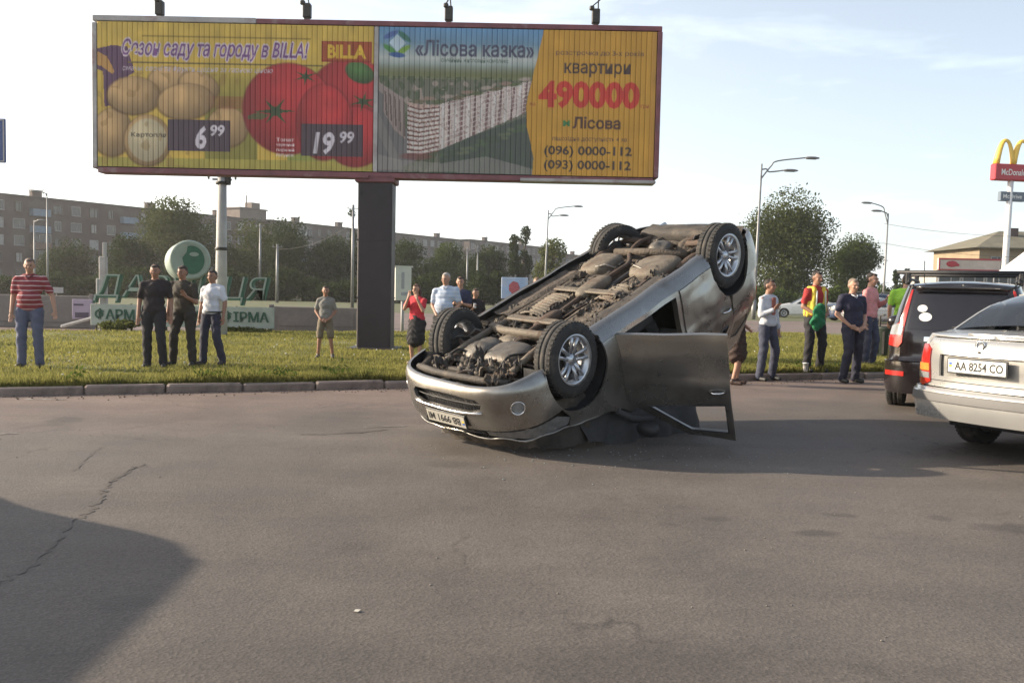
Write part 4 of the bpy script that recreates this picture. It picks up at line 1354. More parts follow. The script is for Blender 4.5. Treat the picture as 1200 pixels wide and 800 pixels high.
class Art:
    """a raster of colours in units of w x h, y downwards"""
    def __init__(s, w, h, nx, ny, base):
        s.w, s.h, s.nx, s.ny = w, h, nx, ny
        s.a = np.tile(np.array(base, float) / 255, (ny, nx, 1))
        s.X, s.Y = np.meshgrid((np.arange(nx) + .5) / nx * w, (np.arange(ny) + .5) / ny * h)
    def put(s, mask, col, al=1.0):
        m = np.clip(mask, 0, 1)[..., None] * al; s.a = s.a * (1 - m) + (np.asarray(col, float) / 255 if np.ndim(col) == 1 or isinstance(col, tuple) else col) * m
    def rect(s, x0, y0, x1, y1, col, al=1.0): s.put((s.X >= x0) & (s.X <= x1) & (s.Y >= y0) & (s.Y <= y1), col, al)
    def ell(s, cx, cy, rx, ry, col, rot=0, shade=.0, soft=6, al=1.0, hi=(-.35, -.4)):
        dx, dy = s.X - cx, s.Y - cy; c, q = math.cos(rot), math.sin(rot)
        u = (dx * c + dy * q) / rx; v_ = (-dx * q + dy * c) / ry; r = np.hypot(u, v_)
        m = np.clip((1 - r) * min(rx, ry) / soft + .5, 0, 1)
        k = 1 - shade * np.clip(np.hypot(u - hi[0], v_ - hi[1]) - .35, 0, 1.3)
        s.put(m, (np.array(col, float) / 255)[None, None, :] * k[..., None], al)
    def poly(s, pts, col, al=1.0):
        x, y = s.X, s.Y; m = np.zeros(x.shape, bool); n = len(pts); j = n - 1
        for i in range(n):
            xi, yi = pts[i]; xj, yj = pts[j]
            m ^= ((yi > y) != (yj > y)) & (x < (xj - xi) * (y - yi) / (yj - yi + 1e-9) + xi); j = i
        s.put(m, col, al)
    def text(s, t, x0, y0, x1, y1, col, bold=.0, shear=0, al=1.0, halo=None):
        """fits the letters into the box, y1 is the bottom of the lowest mark"""
        V, T = text_geo(t, bold, shear); lo, hi = V.min(0), V.max(0)
        P = (V - lo) / (hi - lo); P = np.stack([x0 + P[:, 0] * (x1 - x0), y1 - P[:, 1] * (y1 - y0)], 1)
        m = np.zeros(s.X.shape); SS = 3
        for tr in P[T]:
            i0 = max(0, int(tr[:, 0].min() / s.w * s.nx) - 1); i1 = min(s.nx, int(tr[:, 0].max() / s.w * s.nx) + 2)
            j0 = max(0, int(tr[:, 1].min() / s.h * s.ny) - 1); j1 = min(s.ny, int(tr[:, 1].max() / s.h * s.ny) + 2)
            if i1 <= i0 or j1 <= j0: continue
            for a_ in range(SS):
                for b_ in range(SS):
                    xx = s.X[j0:j1, i0:i1] + ((a_ + .5) / SS - .5) * s.w / s.nx; yy = s.Y[j0:j1, i0:i1] + ((b_ + .5) / SS - .5) * s.h / s.ny
                    d = [(tr[(k + 1) % 3, 0] - tr[k, 0]) * (yy - tr[k, 1]) - (tr[(k + 1) % 3, 1] - tr[k, 1]) * (xx - tr[k, 0]) for k in range(3)]
                    ins = ((d[0] >= 0) & (d[1] >= 0) & (d[2] >= 0)) | ((d[0] <= 0) & (d[1] <= 0) & (d[2] <= 0))
                    m[j0:j1, i0:i1] += ins / (SS * SS)
        m = np.clip(m, 0, 1)
        if halo is not None:
            g = m.copy()
            for _ in range(2):
                q = g.copy(); q[1:] = np.maximum(q[1:], g[:-1]); q[:-1] = np.maximum(q[:-1], g[1:]); q[:, 1:] = np.maximum(q[:, 1:], g[:, :-1]); q[:, :-1] = np.maximum(q[:, :-1], g[:, 1:]); g = q
            s.put(g, halo, al)
        s.put(m, col, al)
    def grain(s, sc, amp, seed):
        r = np.random.default_rng(seed); g = r.normal(0, 1, (int(s.ny / sc) + 2, int(s.nx / sc) + 2))
        yy = np.linspace(0, g.shape[0] - 1.001, s.ny); xx = np.linspace(0, g.shape[1] - 1.001, s.nx)
        yi = yy.astype(int); xi = xx.astype(int); fy = (yy - yi)[:, None]; fx = (xx - xi)[None]
        q = g[yi][:, xi] * (1 - fy) * (1 - fx) + g[yi + 1][:, xi] * fy * (1 - fx) + g[yi][:, xi + 1] * (1 - fy) * fx + g[yi + 1][:, xi + 1] * fy * fx
        return q * amp

CP, NYA, NS = 10, 176, 54
A1 = Art(1100, 580, NS * CP, NYA, (222, 182, 64))
# left poster: potatoes and tomatoes at their prices
A1.put(np.clip((A1.Y - 130) / 200, 0, 1) * (A1.X > 430) * (A1.X < 640), (120, 118, 40), .85)
A1.put(np.clip((A1.Y - 150) / 60, 0, 1) * (A1.X > 760), (130, 150, 60), .8)
A1.rect(0, 540, 1100, 580, (176, 160, 60))
A1.rect(180, 52, 850, 60, (150, 120, 30), .8)
A1.poly([(0, 110), (60, 95), (120, 100), (150, 200), (90, 240), (80, 330), (30, 340), (25, 200), (0, 190)], (86, 52, 84))
A1.poly([(0, 120), (40, 140), (70, 200), (60, 210), (20, 180), (0, 175)], (210, 150, 70))
A1.rect(120, 158, 900, 166, (110, 88, 40), .9)
for cx, cy, rx, ry, ro in ((300, 235, 95, 60, .1), (405, 250, 80, 55, .3), (60, 440, 78, 95, .1), (145, 292, 105, 74, .0), (352, 312, 112, 70, -.1), (520, 410, 80, 78, .2), (200, 470, 92, 100, .05)):
    A1.ell(cx, cy + 4, rx + 5, ry + 4, (96, 66, 34), ro, soft=8, al=.8)
    A1.ell(cx, cy, rx, ry, (224, 176, 112), ro, shade=.36, soft=8)
A1.ell(200, 470, 78, 86, (226, 206, 160), .05, shade=.2)
A1.put((A1.grain(9, 1, 1) > .8) * (A1.Y > 200) * (A1.X < 560), (150, 110, 50), .35)
A1.text('Картопля', 135, 440, 275, 462, (70, 60, 50), .02)
A1.put(np.clip((A1.X - 430) / 60, 0, 1) * (A1.Y > 290) * (A1.Y < 345) * (A1.X < 580) * ((A1.Y - 290) / 55 < .9), (150, 70, 45), .5)
for cx, cy, rx, ry in ((1010, 250, 150, 118), (760, 335, 178, 180), (1030, 440, 120, 120), (905, 385, 110, 150)):
    A1.ell(cx, cy, rx + 4, ry + 4, (110, 18, 22), 0, soft=8, al=.7)
    A1.ell(cx, cy, rx, ry, (206, 38, 42), 0, shade=.32, soft=8, hi=(.3, -.4))
A1.put(((A1.X - 760) ** 2 / 178 ** 2 + (A1.Y - 335) ** 2 / 180 ** 2 < 1) * (A1.X > 850) * .5, (225, 60, 55), .5)
for cx, cy, k in ((710, 345, 1.0), (830, 205, .6), (1060, 300, .7)):
    for i in range(6):
        an = i * 1.05 + k; dx, dy = math.cos(an), math.sin(an)
        A1.poly([(cx - dy * 10 * k, cy + dx * 10 * k), (cx + dx * 85 * k, cy + dy * 60 * k), (cx + dy * 10 * k, cy - dx * 10 * k)], (40, 66, 28))
    A1.ell(cx, cy, 22 * k, 18 * k, (36, 56, 26), soft=6)
A1.ell(1045, 185, 60, 40, (70, 120, 50), .4, shade=.4)
A1.poly([(690, 360), (640, 350), (600, 365), (600, 380), (660, 378)], (60, 90, 40), .8)
A1.text('Сезон саду та городу в BILLA!', 100, 68, 840, 150, (112, 60, 128), .012, .28, halo=(226, 208, 214))
A1.text('смачні овочі та фрукти щодня за гарною ціною', 100, 172, 700, 200, (206, 190, 200), .012, .25)
A1.rect(892, 62, 1092, 145, (150, 36, 22)); A1.rect(897, 67, 1087, 140, (168, 62, 20)); A1.text('BILLA', 915, 76, 1070, 131, (240, 190, 40), .045)
A1.rect(282, 384, 532, 512, (62, 46, 60)); A1.text('6', 392, 408, 436, 502, (235, 225, 235), .035, .15); A1.text('99', 452, 404, 508, 450, (235, 225, 235), .03, .15)
A1.rect(812, 392, 1062, 520, (62, 46, 56)); A1.text('19', 862, 424, 948, 514, (235, 225, 235), .035, .15); A1.text('99', 968, 420, 1026, 468, (235, 225, 235), .03, .15)
for r_, t_ in enumerate(('Томат', 'червоний', 'перший', 'ґатунок')): A1.text(t_, 716, 450 + r_ * 21, 786, 466 + r_ * 21, (240, 226, 226), .02)
A1.a *= (1 + A1.grain(14, .05, 3))[..., None]
# right poster: flats in a new block
A2 = Art(1070, 570, NS * CP, NYA, (120, 130, 110))
X_, Y_ = A2.X, A2.Y
A2.put(np.clip(1 - Y_ / 190, 0, 1), (92, 152, 204)); A2.put(np.clip(1 - abs(Y_ - 120) / 60, 0, 1), (206, 214, 206), .9)
A2.put(np.clip(1 - abs(Y_ - 185) / 45, 0, 1), (104, 112, 62), .9)
A2.put((Y_ > 200) * 1.0, (98, 102, 84), .85)
A2.put((A2.grain(5, 1, 5) > .3) * (Y_ > 190), (62, 78, 48), .75)
A2.put((A2.grain(7, 1, 6) > .9) * (Y_ > 200) * (Y_ < 300), (170, 150, 140), .8)
A2.poly([(0, 230), (60, 250), (150, 520), (60, 570), (0, 570)], (106, 104, 104)); A2.poly([(0, 330), (110, 570), (80, 570), (0, 420)], (120, 118, 114))
A2.poly([(235, 470), (600, 330), (600, 570), (250, 570)], (62, 74, 66)); A2.put((A2.grain(6, 1, 9) > .5) * (Y_ > 330) * (X_ > 240), (62, 84, 60), .6)
blk = [(112, 290), (118, 472), (160, 500), (235, 480), (560, 330), (590, 200), (520, 218), (330, 270), (235, 300), (150, 302)]
A2.poly(blk, (214, 196, 186))
A2.poly([(112, 290), (118, 472), (160, 500), (235, 480), (232, 300), (150, 302)], (204, 170, 156))
for k in range(10): A2.poly([(112, 312 + k * 19), (160, 325 + k * 18), (235, 316 + k * 17), (235, 323 + k * 17), (160, 333 + k * 18), (112, 320 + k * 19)], (226, 220, 212))
for k in range(11): A2.poly([(112, 304 + k * 19), (160, 318 + k * 18), (235, 309 + k * 17), (235, 314 + k * 17), (160, 324 + k * 18), (112, 311 + k * 19)], (96, 56, 52), .9)
for k in range(14):
    x_ = 245 + k * 25; t0_ = 298 - k * 7.2; t1_ = 474 - k * 10.8
    A2.poly([(x_, t0_), (x_ + 9, t0_ - 3), (x_ + 9 - k, t1_ - 4), (x_ - k, t1_)], (112, 78, 76) if k % 2 else (232, 226, 220))
_m = A2.a.copy(); _k = Art(1070, 570, NS * CP, NYA, (0, 0, 0)); _k.poly(blk, (255, 255, 255)); _msk = _k.a[..., 0]
A2.put(_msk * (A2.grain(2.2, 1, 21) > .55), (128, 92, 86), .45); A2.put(_msk * (A2.grain(2.6, 1, 22) > .9), (240, 236, 228), .5); A2.put(_msk * (A2.grain(10, 1, 23) > .4), (150, 128, 120), .25)
for k in range(60):
    x_ = 150 + (k * 37) % 440; y_ = 300 - (x_ - 235) * .25 * (x_ > 235) - 10 - (k * 13) % 26
    A2.ell(x_, y_, 16, 6, ((104, 96, 70), (146, 120, 104), (84, 96, 58), (176, 160, 146))[k % 4], 0, soft=4, al=.8)
for k in range(26):
    x_ = 250 + (k * 53) % 330; A2.ell(x_, 505 - (x_ - 235) * .42 + (k * 7) % 30, 14, 7, ((70, 92, 58), (54, 70, 50), (96, 108, 76))[k % 3], 0, soft=4, al=.8)
for k in range(8):
    A2.poly([(240, 306 + k * 21), (585, 206 + k * 15), (585, 209 + k * 15), (240, 312 + k * 21)], (228, 220, 214), .7)
A2.poly([(0, 215), (100, 280), (100, 330), (0, 250)], (150, 136, 128)); A2.poly([(20, 240), (100, 290), (108, 440), (60, 400), (20, 330)], (150, 134, 126))
for k in range(5): A2.poly([(24 + k * 18, 250 + k * 10), (30 + k * 18, 254 + k * 10), (36 + k * 18, 350 + k * 20), (30 + k * 18, 346 + k * 20)], (84, 70, 66))
A2.poly([(0, 560), (0, 500), (90, 520), (250, 530), (420, 500), (600, 545), (600, 570)], (150, 146, 138), .6)
A2.ell(150, 505, 60, 14, (120, 60, 56), al=.7)
ye = [(632, 0), (1070, 0), (1070, 570), (600, 570), (604, 500), (576, 380), (570, 300), (600, 160), (628, 30)]
A2.poly(ye, (214, 152, 36)); A2.poly([(1050, 0), (1070, 0), (1070, 570), (1050, 570)], (200, 140, 40))
for cx, cy, ro, col in ((45, 32, -.5, (60, 90, 160)), (98, 38, .7, (40, 110, 90)), (95, 90, -.6, (110, 160, 50)), (42, 88, .6, (60, 140, 60)), (70, 110, .1, (40, 80, 150))):
    A2.ell(cx, cy, 30, 10, col, ro, soft=4)
A2.poly([(70, 30), (104, 62), (70, 98), (38, 62)], (196, 222, 236))
A2.text('«Лісова казка»', 140, 48, 598, 112, (62, 66, 92), .022)
A2.text('сімейний житловий комплекс', 240, 116, 500, 134, (70, 96, 80), .01)
A2.text('розстрочка до 3-х років', 682, 78, 1020, 102, (96, 62, 50), .008)
A2.text('квартири', 716, 128, 970, 182, (58, 40, 36), .015)
A2.text('490000', 618, 198, 1008, 306, (216, 44, 30), .045)
A2.text('від', 586, 282, 606, 298, (170, 70, 30), .01); A2.text('грн', 1014, 286, 1044, 302, (170, 70, 30), .01)
A2.text('Лісова', 752, 336, 938, 384, (70, 38, 30), .028); A2.text('M', 716, 352, 742, 376, (40, 120, 60), .04)
A2.text('пішохідна доступність 4 хв', 676, 414, 964, 436, (96, 62, 50), .008)
A2.text('(096) 0000-112', 645, 452, 984, 498, (44, 34, 34), .02)
A2.text('(093) 0000-112', 645, 508, 982, 554, (44, 34, 34), .02)
A2.a *= (1 + A2.grain(16, .03, 8))[..., None]

BY = 19.5
bb_c = at(437, 339, BY)
BBX = bb_c.x + .03
ZT, ZB = 7.13, 3.83
BW = 6.07
bboard = thing('billboard', 'large twin billboard with price poster and new-flats poster on a thick dark pillar', 'billboard', (BBX, BY, 0), R(-.3))
pr = vcolmat('poster_print', .55)
maroon = pm('maroon_paint', (.20, .075, .085), .6, var=.25, scale=3, col2=(.30, .22, .22), mask=(.55, .7))
palef = pm('faded_grey_paint', (.42, .39, .38), .65, var=.2, scale=3, col2=(.28, .18, .18), mask=(.5, .68))
dark_steel = pm('dark_painted_steel', (.028, .021, .024), .55, var=.3, scale=2, col2=(.07, .04, .04), mask=(.55, .75))
pil = MB().box((0, .25, 1.9), (.74, .60, 3.8), bev=.02)
for z_ in (1.25, 2.5): pil.box((0, .25, z_), (.755, .615, .03))
pil.box((0, .25, .06), (1.1, .95, .22), bev=.02)
for sx in (-.3, .3):
    for z_ in (.4, 3.5): pil.tube([(sx, -.06, z_), (sx, -.085, z_)], .02, 6)
pil.build('pillar', dark_steel, bboard)
MB().box((0, .25, 3.80), (.86, .7, .14), bev=.02).box((-.34, -.12, 3.84), (.42, .10, .06)).build('pillar_head', maroon, bboard)
fr = MB()
fr.box((0, .22, (ZT + ZB) / 2), (2 * BW - .1, .34, ZT - ZB - .1), 2)
fr.build('back_box', [dark_steel, dark_steel, dark_steel], bboard)
MB().box((1.75, .10, ZT - .05), (2 * BW - 3.5, .40, .11), bev=.012).build('frame_rail', maroon, bboard)
MB().box((-BW + 1.75, .1, ZT - .045), (3.5, .41, .12), bev=.012).build('frame_rail', palef, bboard)
MB().box((0, .10, ZB + .05), (2 * BW - .2, .40, .12), bev=.012).build('frame_rail', maroon, bboard)
MB().box((BW - 1.5, .09, ZB + .02), (2.9, .43, .07), bev=.012).build('frame_rail', palef, bboard)
MB().box((-BW + .04, .10, (ZT + ZB) / 2 - .03), (.10, .42, ZT - ZB - .22), bev=.012).build('frame_post', palef, bboard)
MB().box((BW - .04, .10, (ZT + ZB) / 2 + .0), (.10, .42, ZT - ZB - .22), bev=.012).build('frame_post', maroon, bboard)
MB().box((.0, .06, (ZT + ZB) / 2), (.09, .34, ZT - ZB - .24), bev=.01).build('frame_post', palef, bboard)
for x0, x1, art in ((-BW + .10, -.055, A1), (.055, BW - .10, A2)):
    pit = (x1 - x0) / NS; z1_, z0_ = ZT - .12, ZB + .125
    lin = srgb(np.clip(art.a * .78 + np.array([.74, .68, .66]) * .22, 0, 1)) * .92      # haze before the poster mixed into its print colours
    xs_ = np.linspace(0, 1, CP)
    prof_x = (xs_ - .5) * (pit * .99); prof_y = -.10 + .007 * np.abs(2 * xs_ - 1) ** 6
    prof_y[0] = prof_y[-1] = -.086
    zz_ = np.linspace(z1_, z0_, NYA)
    gx, gz = np.meshgrid(prof_x, zz_); gy = np.tile(prof_y, (NYA, 1))
    V0 = np.stack([gx, gy, gz], -1).reshape(-1, 3)
    idx = np.arange(NYA * CP).reshape(NYA, CP)
    F = np.stack([idx[:-1, :-1], idx[1:, :-1], idx[1:, 1:], idx[:-1, 1:]], -1).reshape(-1, 4)
    rs_ = np.random.default_rng(2)
    for k in range(NS):
        me = np_mesh('slat', V0, F, pr, True)
        at_ = me.color_attributes.new('print', 'FLOAT_COLOR', 'POINT')
        col = np.ones((NYA * CP, 4), np.float32); seg_ = lin[:, k * CP:(k + 1) * CP].copy()
        seg_[:, 0] *= .86; seg_[:, -1] *= .92                                       # darkened edges of each slat
        seg_ *= 1 + rs_.normal(0, .03)
        col[:, :3] = seg_.reshape(-1, 3); at_.data.foreach_set('color', col.ravel())
        link_mesh('slat', me, bboard, (x0 + (k + .5) * pit, 0, 0), (0, 0, rs_.normal(0, .012)))
for px_ in (187, 360, 526, 698):
    q = at(px_, 20, BY); lx = q.x - BBX
    lm = MB().box((lx, -.02, ZT + .20), (.17, .16, .30), bev=.015).box((lx, -.02, ZT + .02), (.1, .1, .06))
    L_ = lm.build('floodlight_ballast', dark_metal, bboard)
    tip = .36 if px_ < 600 else -.16
    tip = {187: .34, 360: .14, 526: .02, 698: -.16}[px_]
    pts = catmull([(lx + .05, -.02, ZT + .30), (lx + .04, -.25, ZT + .52), (lx + .12, -.7, ZT + .42), (lx + tip, -1.0, ZT + .10)], 5)
    MB().tube([tuple(p) for p in pts], .014, 6).box((lx + tip, -1.0, ZT + .07), (.10, .09, .09), bev=.02).build('lamp_arm', dark_metal, bboard)
# ================================================================== people
def capsule(bm_v, bm_f, p0, r0, p1, r1, n=12, sq=None):
    p0 = Vector(p0); p1 = Vector(p1); d = p1 - p0; L = d.length
    if L < 1e-6: d = Vector((0, 0, 1)); L = 1e-6
    d.normalize(); a = d.orthogonal().normalized() if sq is None else (Vector(sq[0]) - d * d.dot(Vector(sq[0]))).normalized(); b = d.cross(a)
    k = 1 if sq is None else sq[1]
    rings = [(-1.0, .02), (-.8, .6), (-.45, .89), (0, 1)]
    prof = [(p0 + d * r0 * h, r0 * w_) for h, w_ in rings] + [(p1 - d * r1 * h, r1 * w_) for h, w_ in reversed(rings)]
    o = len(bm_v)
    for c, r_ in prof:
        for i in range(n):
            t = 2 * math.pi * i / n; bm_v.append(c + a * r_ * math.cos(t) + b * r_ * k * math.sin(t))
    m = len(prof)
    for j in range(m - 1):
        for i in range(n):
            i2 = (i + 1) % n; bm_f.append((o + j * n + i, o + j * n + i2, o + (j + 1) * n + i2, o + (j + 1) * n + i))
    bm_f.append(tuple(o + i for i in range(n - 1, -1, -1))); bm_f.append(tuple(o + (m - 1) * n + i for i in range(n)))

def ellip(bm_v, bm_f, c, r, n=16, rot=None):
    m = MB().ball((0, 0, 0), r, n)
    o = len(bm_v)
    for p in m.v:
        q = Vector(p); q = rot @ q if rot else q; bm_v.append(q + Vector(c))
    bm_f += [tuple(i + o for i in f) for f in m.f]

TMP = bpy.data.scenes.new('workshop')
def fuse(name, v, f, vox, mat, smooth=2, fold=0.0, seed=0, fscale=9):
    """fuses overlapping closed shapes into one continuous skin"""
    me = bpy.data.meshes.new(name); me.from_pydata([tuple(p) for p in v], [], f); me.update()
    bm = bmesh.new(); bm.from_mesh(me); bmesh.ops.recalc_face_normals(bm, faces=bm.faces); bm.to_mesh(me); bm.free()
    o = bpy.data.objects.new(name, me); TMP.collection.objects.link(o)
    r = o.modifiers.new('r', 'REMESH'); r.mode = 'VOXEL'; r.voxel_size = vox; r.use_smooth_shade = True
    if smooth:
        s_ = o.modifiers.new('s', 'SMOOTH'); s_.iterations = smooth; s_.factor = .5
    vl = TMP.view_layers[0]; vl.update(); dg = vl.depsgraph; m2 = bpy.data.meshes.new_from_object(o.evaluated_get(dg))
    bpy.data.objects.remove(o); bpy.data.meshes.remove(me)
    if fold:
        nv = len(m2.vertices); co = np.empty(nv * 3, np.float32); no = np.empty(nv * 3, np.float32)
        m2.vertices.foreach_get('co', co); m2.vertices.foreach_get('normal', no)
        co = co.reshape(-1, 3); no = no.reshape(-1, 3); x_, y_, z_ = (co * fscale).T
        k = .45 * np.sin(2.1 * x_ + 1.9 * np.sin(1.3 * z_ + seed) + seed) * np.cos(1.7 * z_ + 1.5 * y_ + 1.2 * np.sin(x_ * 1.9)) + .3 * np.sin(4.3 * z_ + 2.2 * np.sin(2.3 * x_ + seed * 2) + y_ * 2.7) + .2 * np.sin(8.1 * z_ * .7 + 5.3 * x_ + 2 * np.sin(3.1 * y_))
        co = co + no * (fold * k)[:, None]; m2.vertices.foreach_set('co', co.astype(np.float32).ravel()); m2.update()
    m2.name = name; m2.materials.clear(); m2.materials.append(mat)
    return m2

SKIN = pm('skin', (.42, .235, .16), .55, var=.10, scale=12)
SKIN_T = pm('skin_tanned', (.30, .155, .10), .55, var=.10, scale=12)
def cloth(name, col, var=.12): return pm('cloth_' + name, col, .85, var=var, scale=9, bump=.25, bscale=60)

def person(label, loc, face, height, top, bottom, hair=(.03, .022, .018), skin=None, arms=('down', 'down'), stance=.10, sleeve='short', legs='trousers',
           shoes=(.03, .03, .03), build=1.0, lean=0.0, belly=0.0, long_hair=False, bald=False, extra=None, seed=0, group=None, step=0.0, head_turn=0.0, twist=0.0, half=False):
    """face: heading of the gaze in degrees, 0 = towards the camera (-Y), positive turns to the person's left"""
    sk = skin or SKIN
    S = height / 1.75
    t = thing('person', label, 'person', loc, R(face), group)
    t.scale = (S, S, S)
    b = build
    hipz, kz, az = .90, .49, .085
    sw = .035 * math.sin(seed * 2.3 + 1); tl = .016 * math.sin(seed * 2.3 + 1)
    hips = {1: Vector((sw - .092 * b, 0, hipz)), -1: Vector((sw + .092 * b, 0, hipz))}   # 1 = right leg at -x (facing -y)
    foot = {1: Vector((-stance - .03, -step, az)), -1: Vector((stance + .03, step, az))}
    knee = {s: (hips[s] + foot[s]) / 2 + Vector((0, -.035 - (.05 if s * sw > .01 else 0), .02)) for s in (1, -1)}
    sh_z = 1.405; lx = lean
    def up(x, y, z): return Vector((x + sw * max(0, min(1, (1.45 - z) / .5)) + lx * max(0, z - .95) * 1.0, y - belly * .0, z))
    shd = {1: up(-.168 * b, .01 + tl, sh_z + tl), -1: up(.168 * b, .01 - tl, sh_z - tl)}
    A = {}
    for s, pose in ((1, arms[0]), (-1, arms[1])):
        m = -1 if s == 1 else 1
        S0 = shd[s]
        P_ = {'down': (S0 + Vector((m * .065, .02, -.28)), S0 + Vector((m * .075, -.05, -.53)), Vector((0, -.12, -1))),
              'out': (S0 + Vector((m * .13, .03, -.26)), S0 + Vector((m * .19, -.06, -.49)), Vector((m * .1, -.2, -1))),
              'front': (S0 + Vector((m * .06, .03, -.27)), S0 + Vector((-m * .05, -.18, -.40)), Vector((-m * .8, -.4, -.25))),
              'low_front': (S0 + Vector((m * .07, .03, -.28)), S0 + Vector((-m * .07, -.14, -.47)), Vector((-m * .9, -.2, -.35))),
              'face': (S0 + Vector((m * .05, -.15, -.22)), S0 + Vector((-m * .07, -.20, .03)), Vector((-m * .25, .1, 1))),
              'phone': (S0 + Vector((m * .07, -.04, -.28)), S0 + Vector((-m * .02, -.24, -.18)), Vector((-m * .4, -.4, .8))),
              'hip': (S0 + Vector((m * .19, .08, -.24)), S0 + Vector((m * .03, -.02, -.44)), Vector((-m * .6, -.4, -.5))),
              'fold': (S0 + Vector((m * .05, -.03, -.27)), S0 + Vector((-m * .12, -.19, -.22)), Vector((-m * 1, -.1, .1))),
              'back': (S0 + Vector((m * .08, .10, -.26)), S0 + Vector((-m * .05, .17, -.46)), Vector((-m * 1, .05, -.3)))}[pose]
        A[s] = (S0, P_[0], P_[1], P_[2].normalized(), m)
    # ---------- body
    v = []; f = []
    hc = up(0, -.016, 1.622); ht = Matrix.Rotation(R(head_turn + 9 * math.sin(seed * 1.7)), 3, 'Z') @ Matrix.Rotation(R(4 * math.sin(seed * 3.1)), 3, 'Y') @ Matrix.Rotation(R(5 + 3 * math.sin(seed)), 3, 'X')
    def H(x, y, z): return hc + ht @ Vector((x, y, z))
    ellip(v, f, H(0, .012, .02), (.076, .098, .098), rot=ht)
    ellip(v, f, H(0, -.015, -.045), (.058, .075, .07), rot=ht)                 # jaw
    ellip(v, f, H(0, -.055, -.092), (.026, .024, .02), 10, rot=ht)             # chin
    capsule(v, f, H(0, -.088, .02), .008, H(0, -.112, -.022), .0135, 8)         # nose
    capsule(v, f, H(-.02, -.09, .03), .009, H(.02, -.09, .03), .009, 8)         # brow
    capsule(v, f, H(-.016, -.088, -.055), .008, H(.016, -.088, -.055), .008, 8)   # lips
    for s in (1, -1):
        ellip(v, f, H(s * .078, .015, -.005), (.012, .02, .032), 8, rot=ht)
        ellip(v, f, H(s * .042, -.07, -.022), (.022, .02, .02), 8, rot=ht)     # cheeks
    capsule(v, f, up(0, .02, 1.42), .062, H(0, .015, -.06), .052)
    for s in (1, -1): capsule(v, f, shd[s] + Vector((s * .02, 0, -.005)), .050, up(0, .015, 1.455), .052, 12)
    ellip(v, f, up(0, .0, 1.28), (.165 * b, .108, .19)); ellip(v, f, up(0, -.01 - belly * .4, 1.10), (.145 * b, .10 + belly * .6, .16)); ellip(v, f, Vector((sw, .01, .955)), (.165 * b, .115, .12))
    for s in (1, -1):
        capsule(v, f, hips[s], .088 * b, knee[s], .056); capsule(v, f, knee[s], .055, foot[s] + Vector((0, .01, .02)), .037)
        capsule(v, f, knee[s].lerp(foot[s], .25) + Vector((0, .018, 0)), .048, knee[s].lerp(foot[s], .6) + Vector((0, .008, 0)), .038, 10)
        capsule(v, f, foot[s] + Vector((0, .03, -.045)), .036, foot[s] + Vector((-s * .02, -.13, -.055)), .030, 10)
        S0, E_, W_, D_, m = A[s]
        capsule(v, f, S0, .052 * b, E_, .040); capsule(v, f, E_, .041, W_, .027)
        # hand: palm, four unequal fingers, thumb from the side of the palm
        side = D_.cross(Vector((0, 1, 0))); side = side.normalized() if side.length > .2 else Vector((1, 0, 0))
        nrm = side.cross(D_).normalized()
        pc = W_ + D_ * .05
        ellip(v, f, pc, (.040, .018, .052), 12, rot=Matrix((side, nrm, D_)).transposed())
        for q, (o_, ln) in enumerate(((-.030, .066), (-.010, .078), (.011, .072), (.030, .056))):
            k0 = W_ + D_ * .088 + side * o_; k1 = k0 + D_ * ln * .5 - nrm * .008; k2 = k1 + (D_ * .7 - nrm * .6).normalized() * ln * .5
            capsule(v, f, k0, .0095, k1, .0088, 6); capsule(v, f, k1, .0088, k2, .0075, 6)
        th = side * (-.034 if m < 0 else .034); th = th if th.dot(Vector((-m, 0, 0))) >= 0 else -th
        capsule(v, f, W_ + D_ * .03 + th * .8, .0125, W_ + D_ * .075 + th * 1.7 - nrm * .012, .0095, 6)
    body = link_mesh('body', fuse('body', v, f, .0125, sk, 1), t)
    # ---------- eyes and brows
    dk = pm('eye_dark', (.02, .015, .012), .3)
    m_ = MB()
    for s in (1, -1): m_.ball(H(s * .030, -.083, .008), (.011, .008, .006), 8, mat=ht)
    m_.build('eyes', dk, t)
    hm = pm('hair_%d_%d_%d' % tuple(int(c * 999) for c in hair), hair, .7, var=.3, scale=25, bump=.4)
    v = []; f = []
    if not bald:
        ellip(v, f, H(0, .030, .043), (.079, .090, .080), rot=ht); ellip(v, f, H(0, .046, .0), (.078, .070, .080), rot=ht)
        ellip(v, f, H(0, -.040, .085), (.052, .040, .024), 12, rot=ht)
        if long_hair:
            ellip(v, f, H(0, .07, -.08), (.085, .055, .13), rot=ht)
            for s in (1, -1): capsule(v, f, H(s * .07, .02, .0), .028, H(s * .075, .03, -.13), .022)
    else:
        ellip(v, f, H(0, .052, .0), (.080, .068, .06), rot=ht)
    link_mesh('hair', fuse('hair', v, f, .012, hm, 1, fold=.004, fscale=30, seed=seed), t)
    m_ = MB()
    for s in (1, -1): m_.tube([H(s * .016, -.092, .026), H(s * .032, -.09, .031), H(s * .046, -.08, .024)], .0042, 5)
    m_.build('eyebrows', hm, t)
    # ---------- shirt
    v = []; f = []
    hem = .89 if not half else 1.0
    g = .016
    ellip(v, f, up(0, .0, 1.285), (.165 * b + g, .108 + g, .185)); ellip(v, f, up(0, -.01 - belly * .4, 1.10), (.148 * b + g, .10 + g + belly * .6, .17))
    ellip(v, f, up(0, .0, .99), (.165 * b + g, .115 + g + belly * .3, .12))
    for s in (1, -1): capsule(v, f, shd[s] + Vector((s * .02, 0, -.012)), .066, up(0, .015, 1.440), .070)
    capsule(v, f, up(0, .015, 1.40), .075, up(0, .012, 1.462), .062)
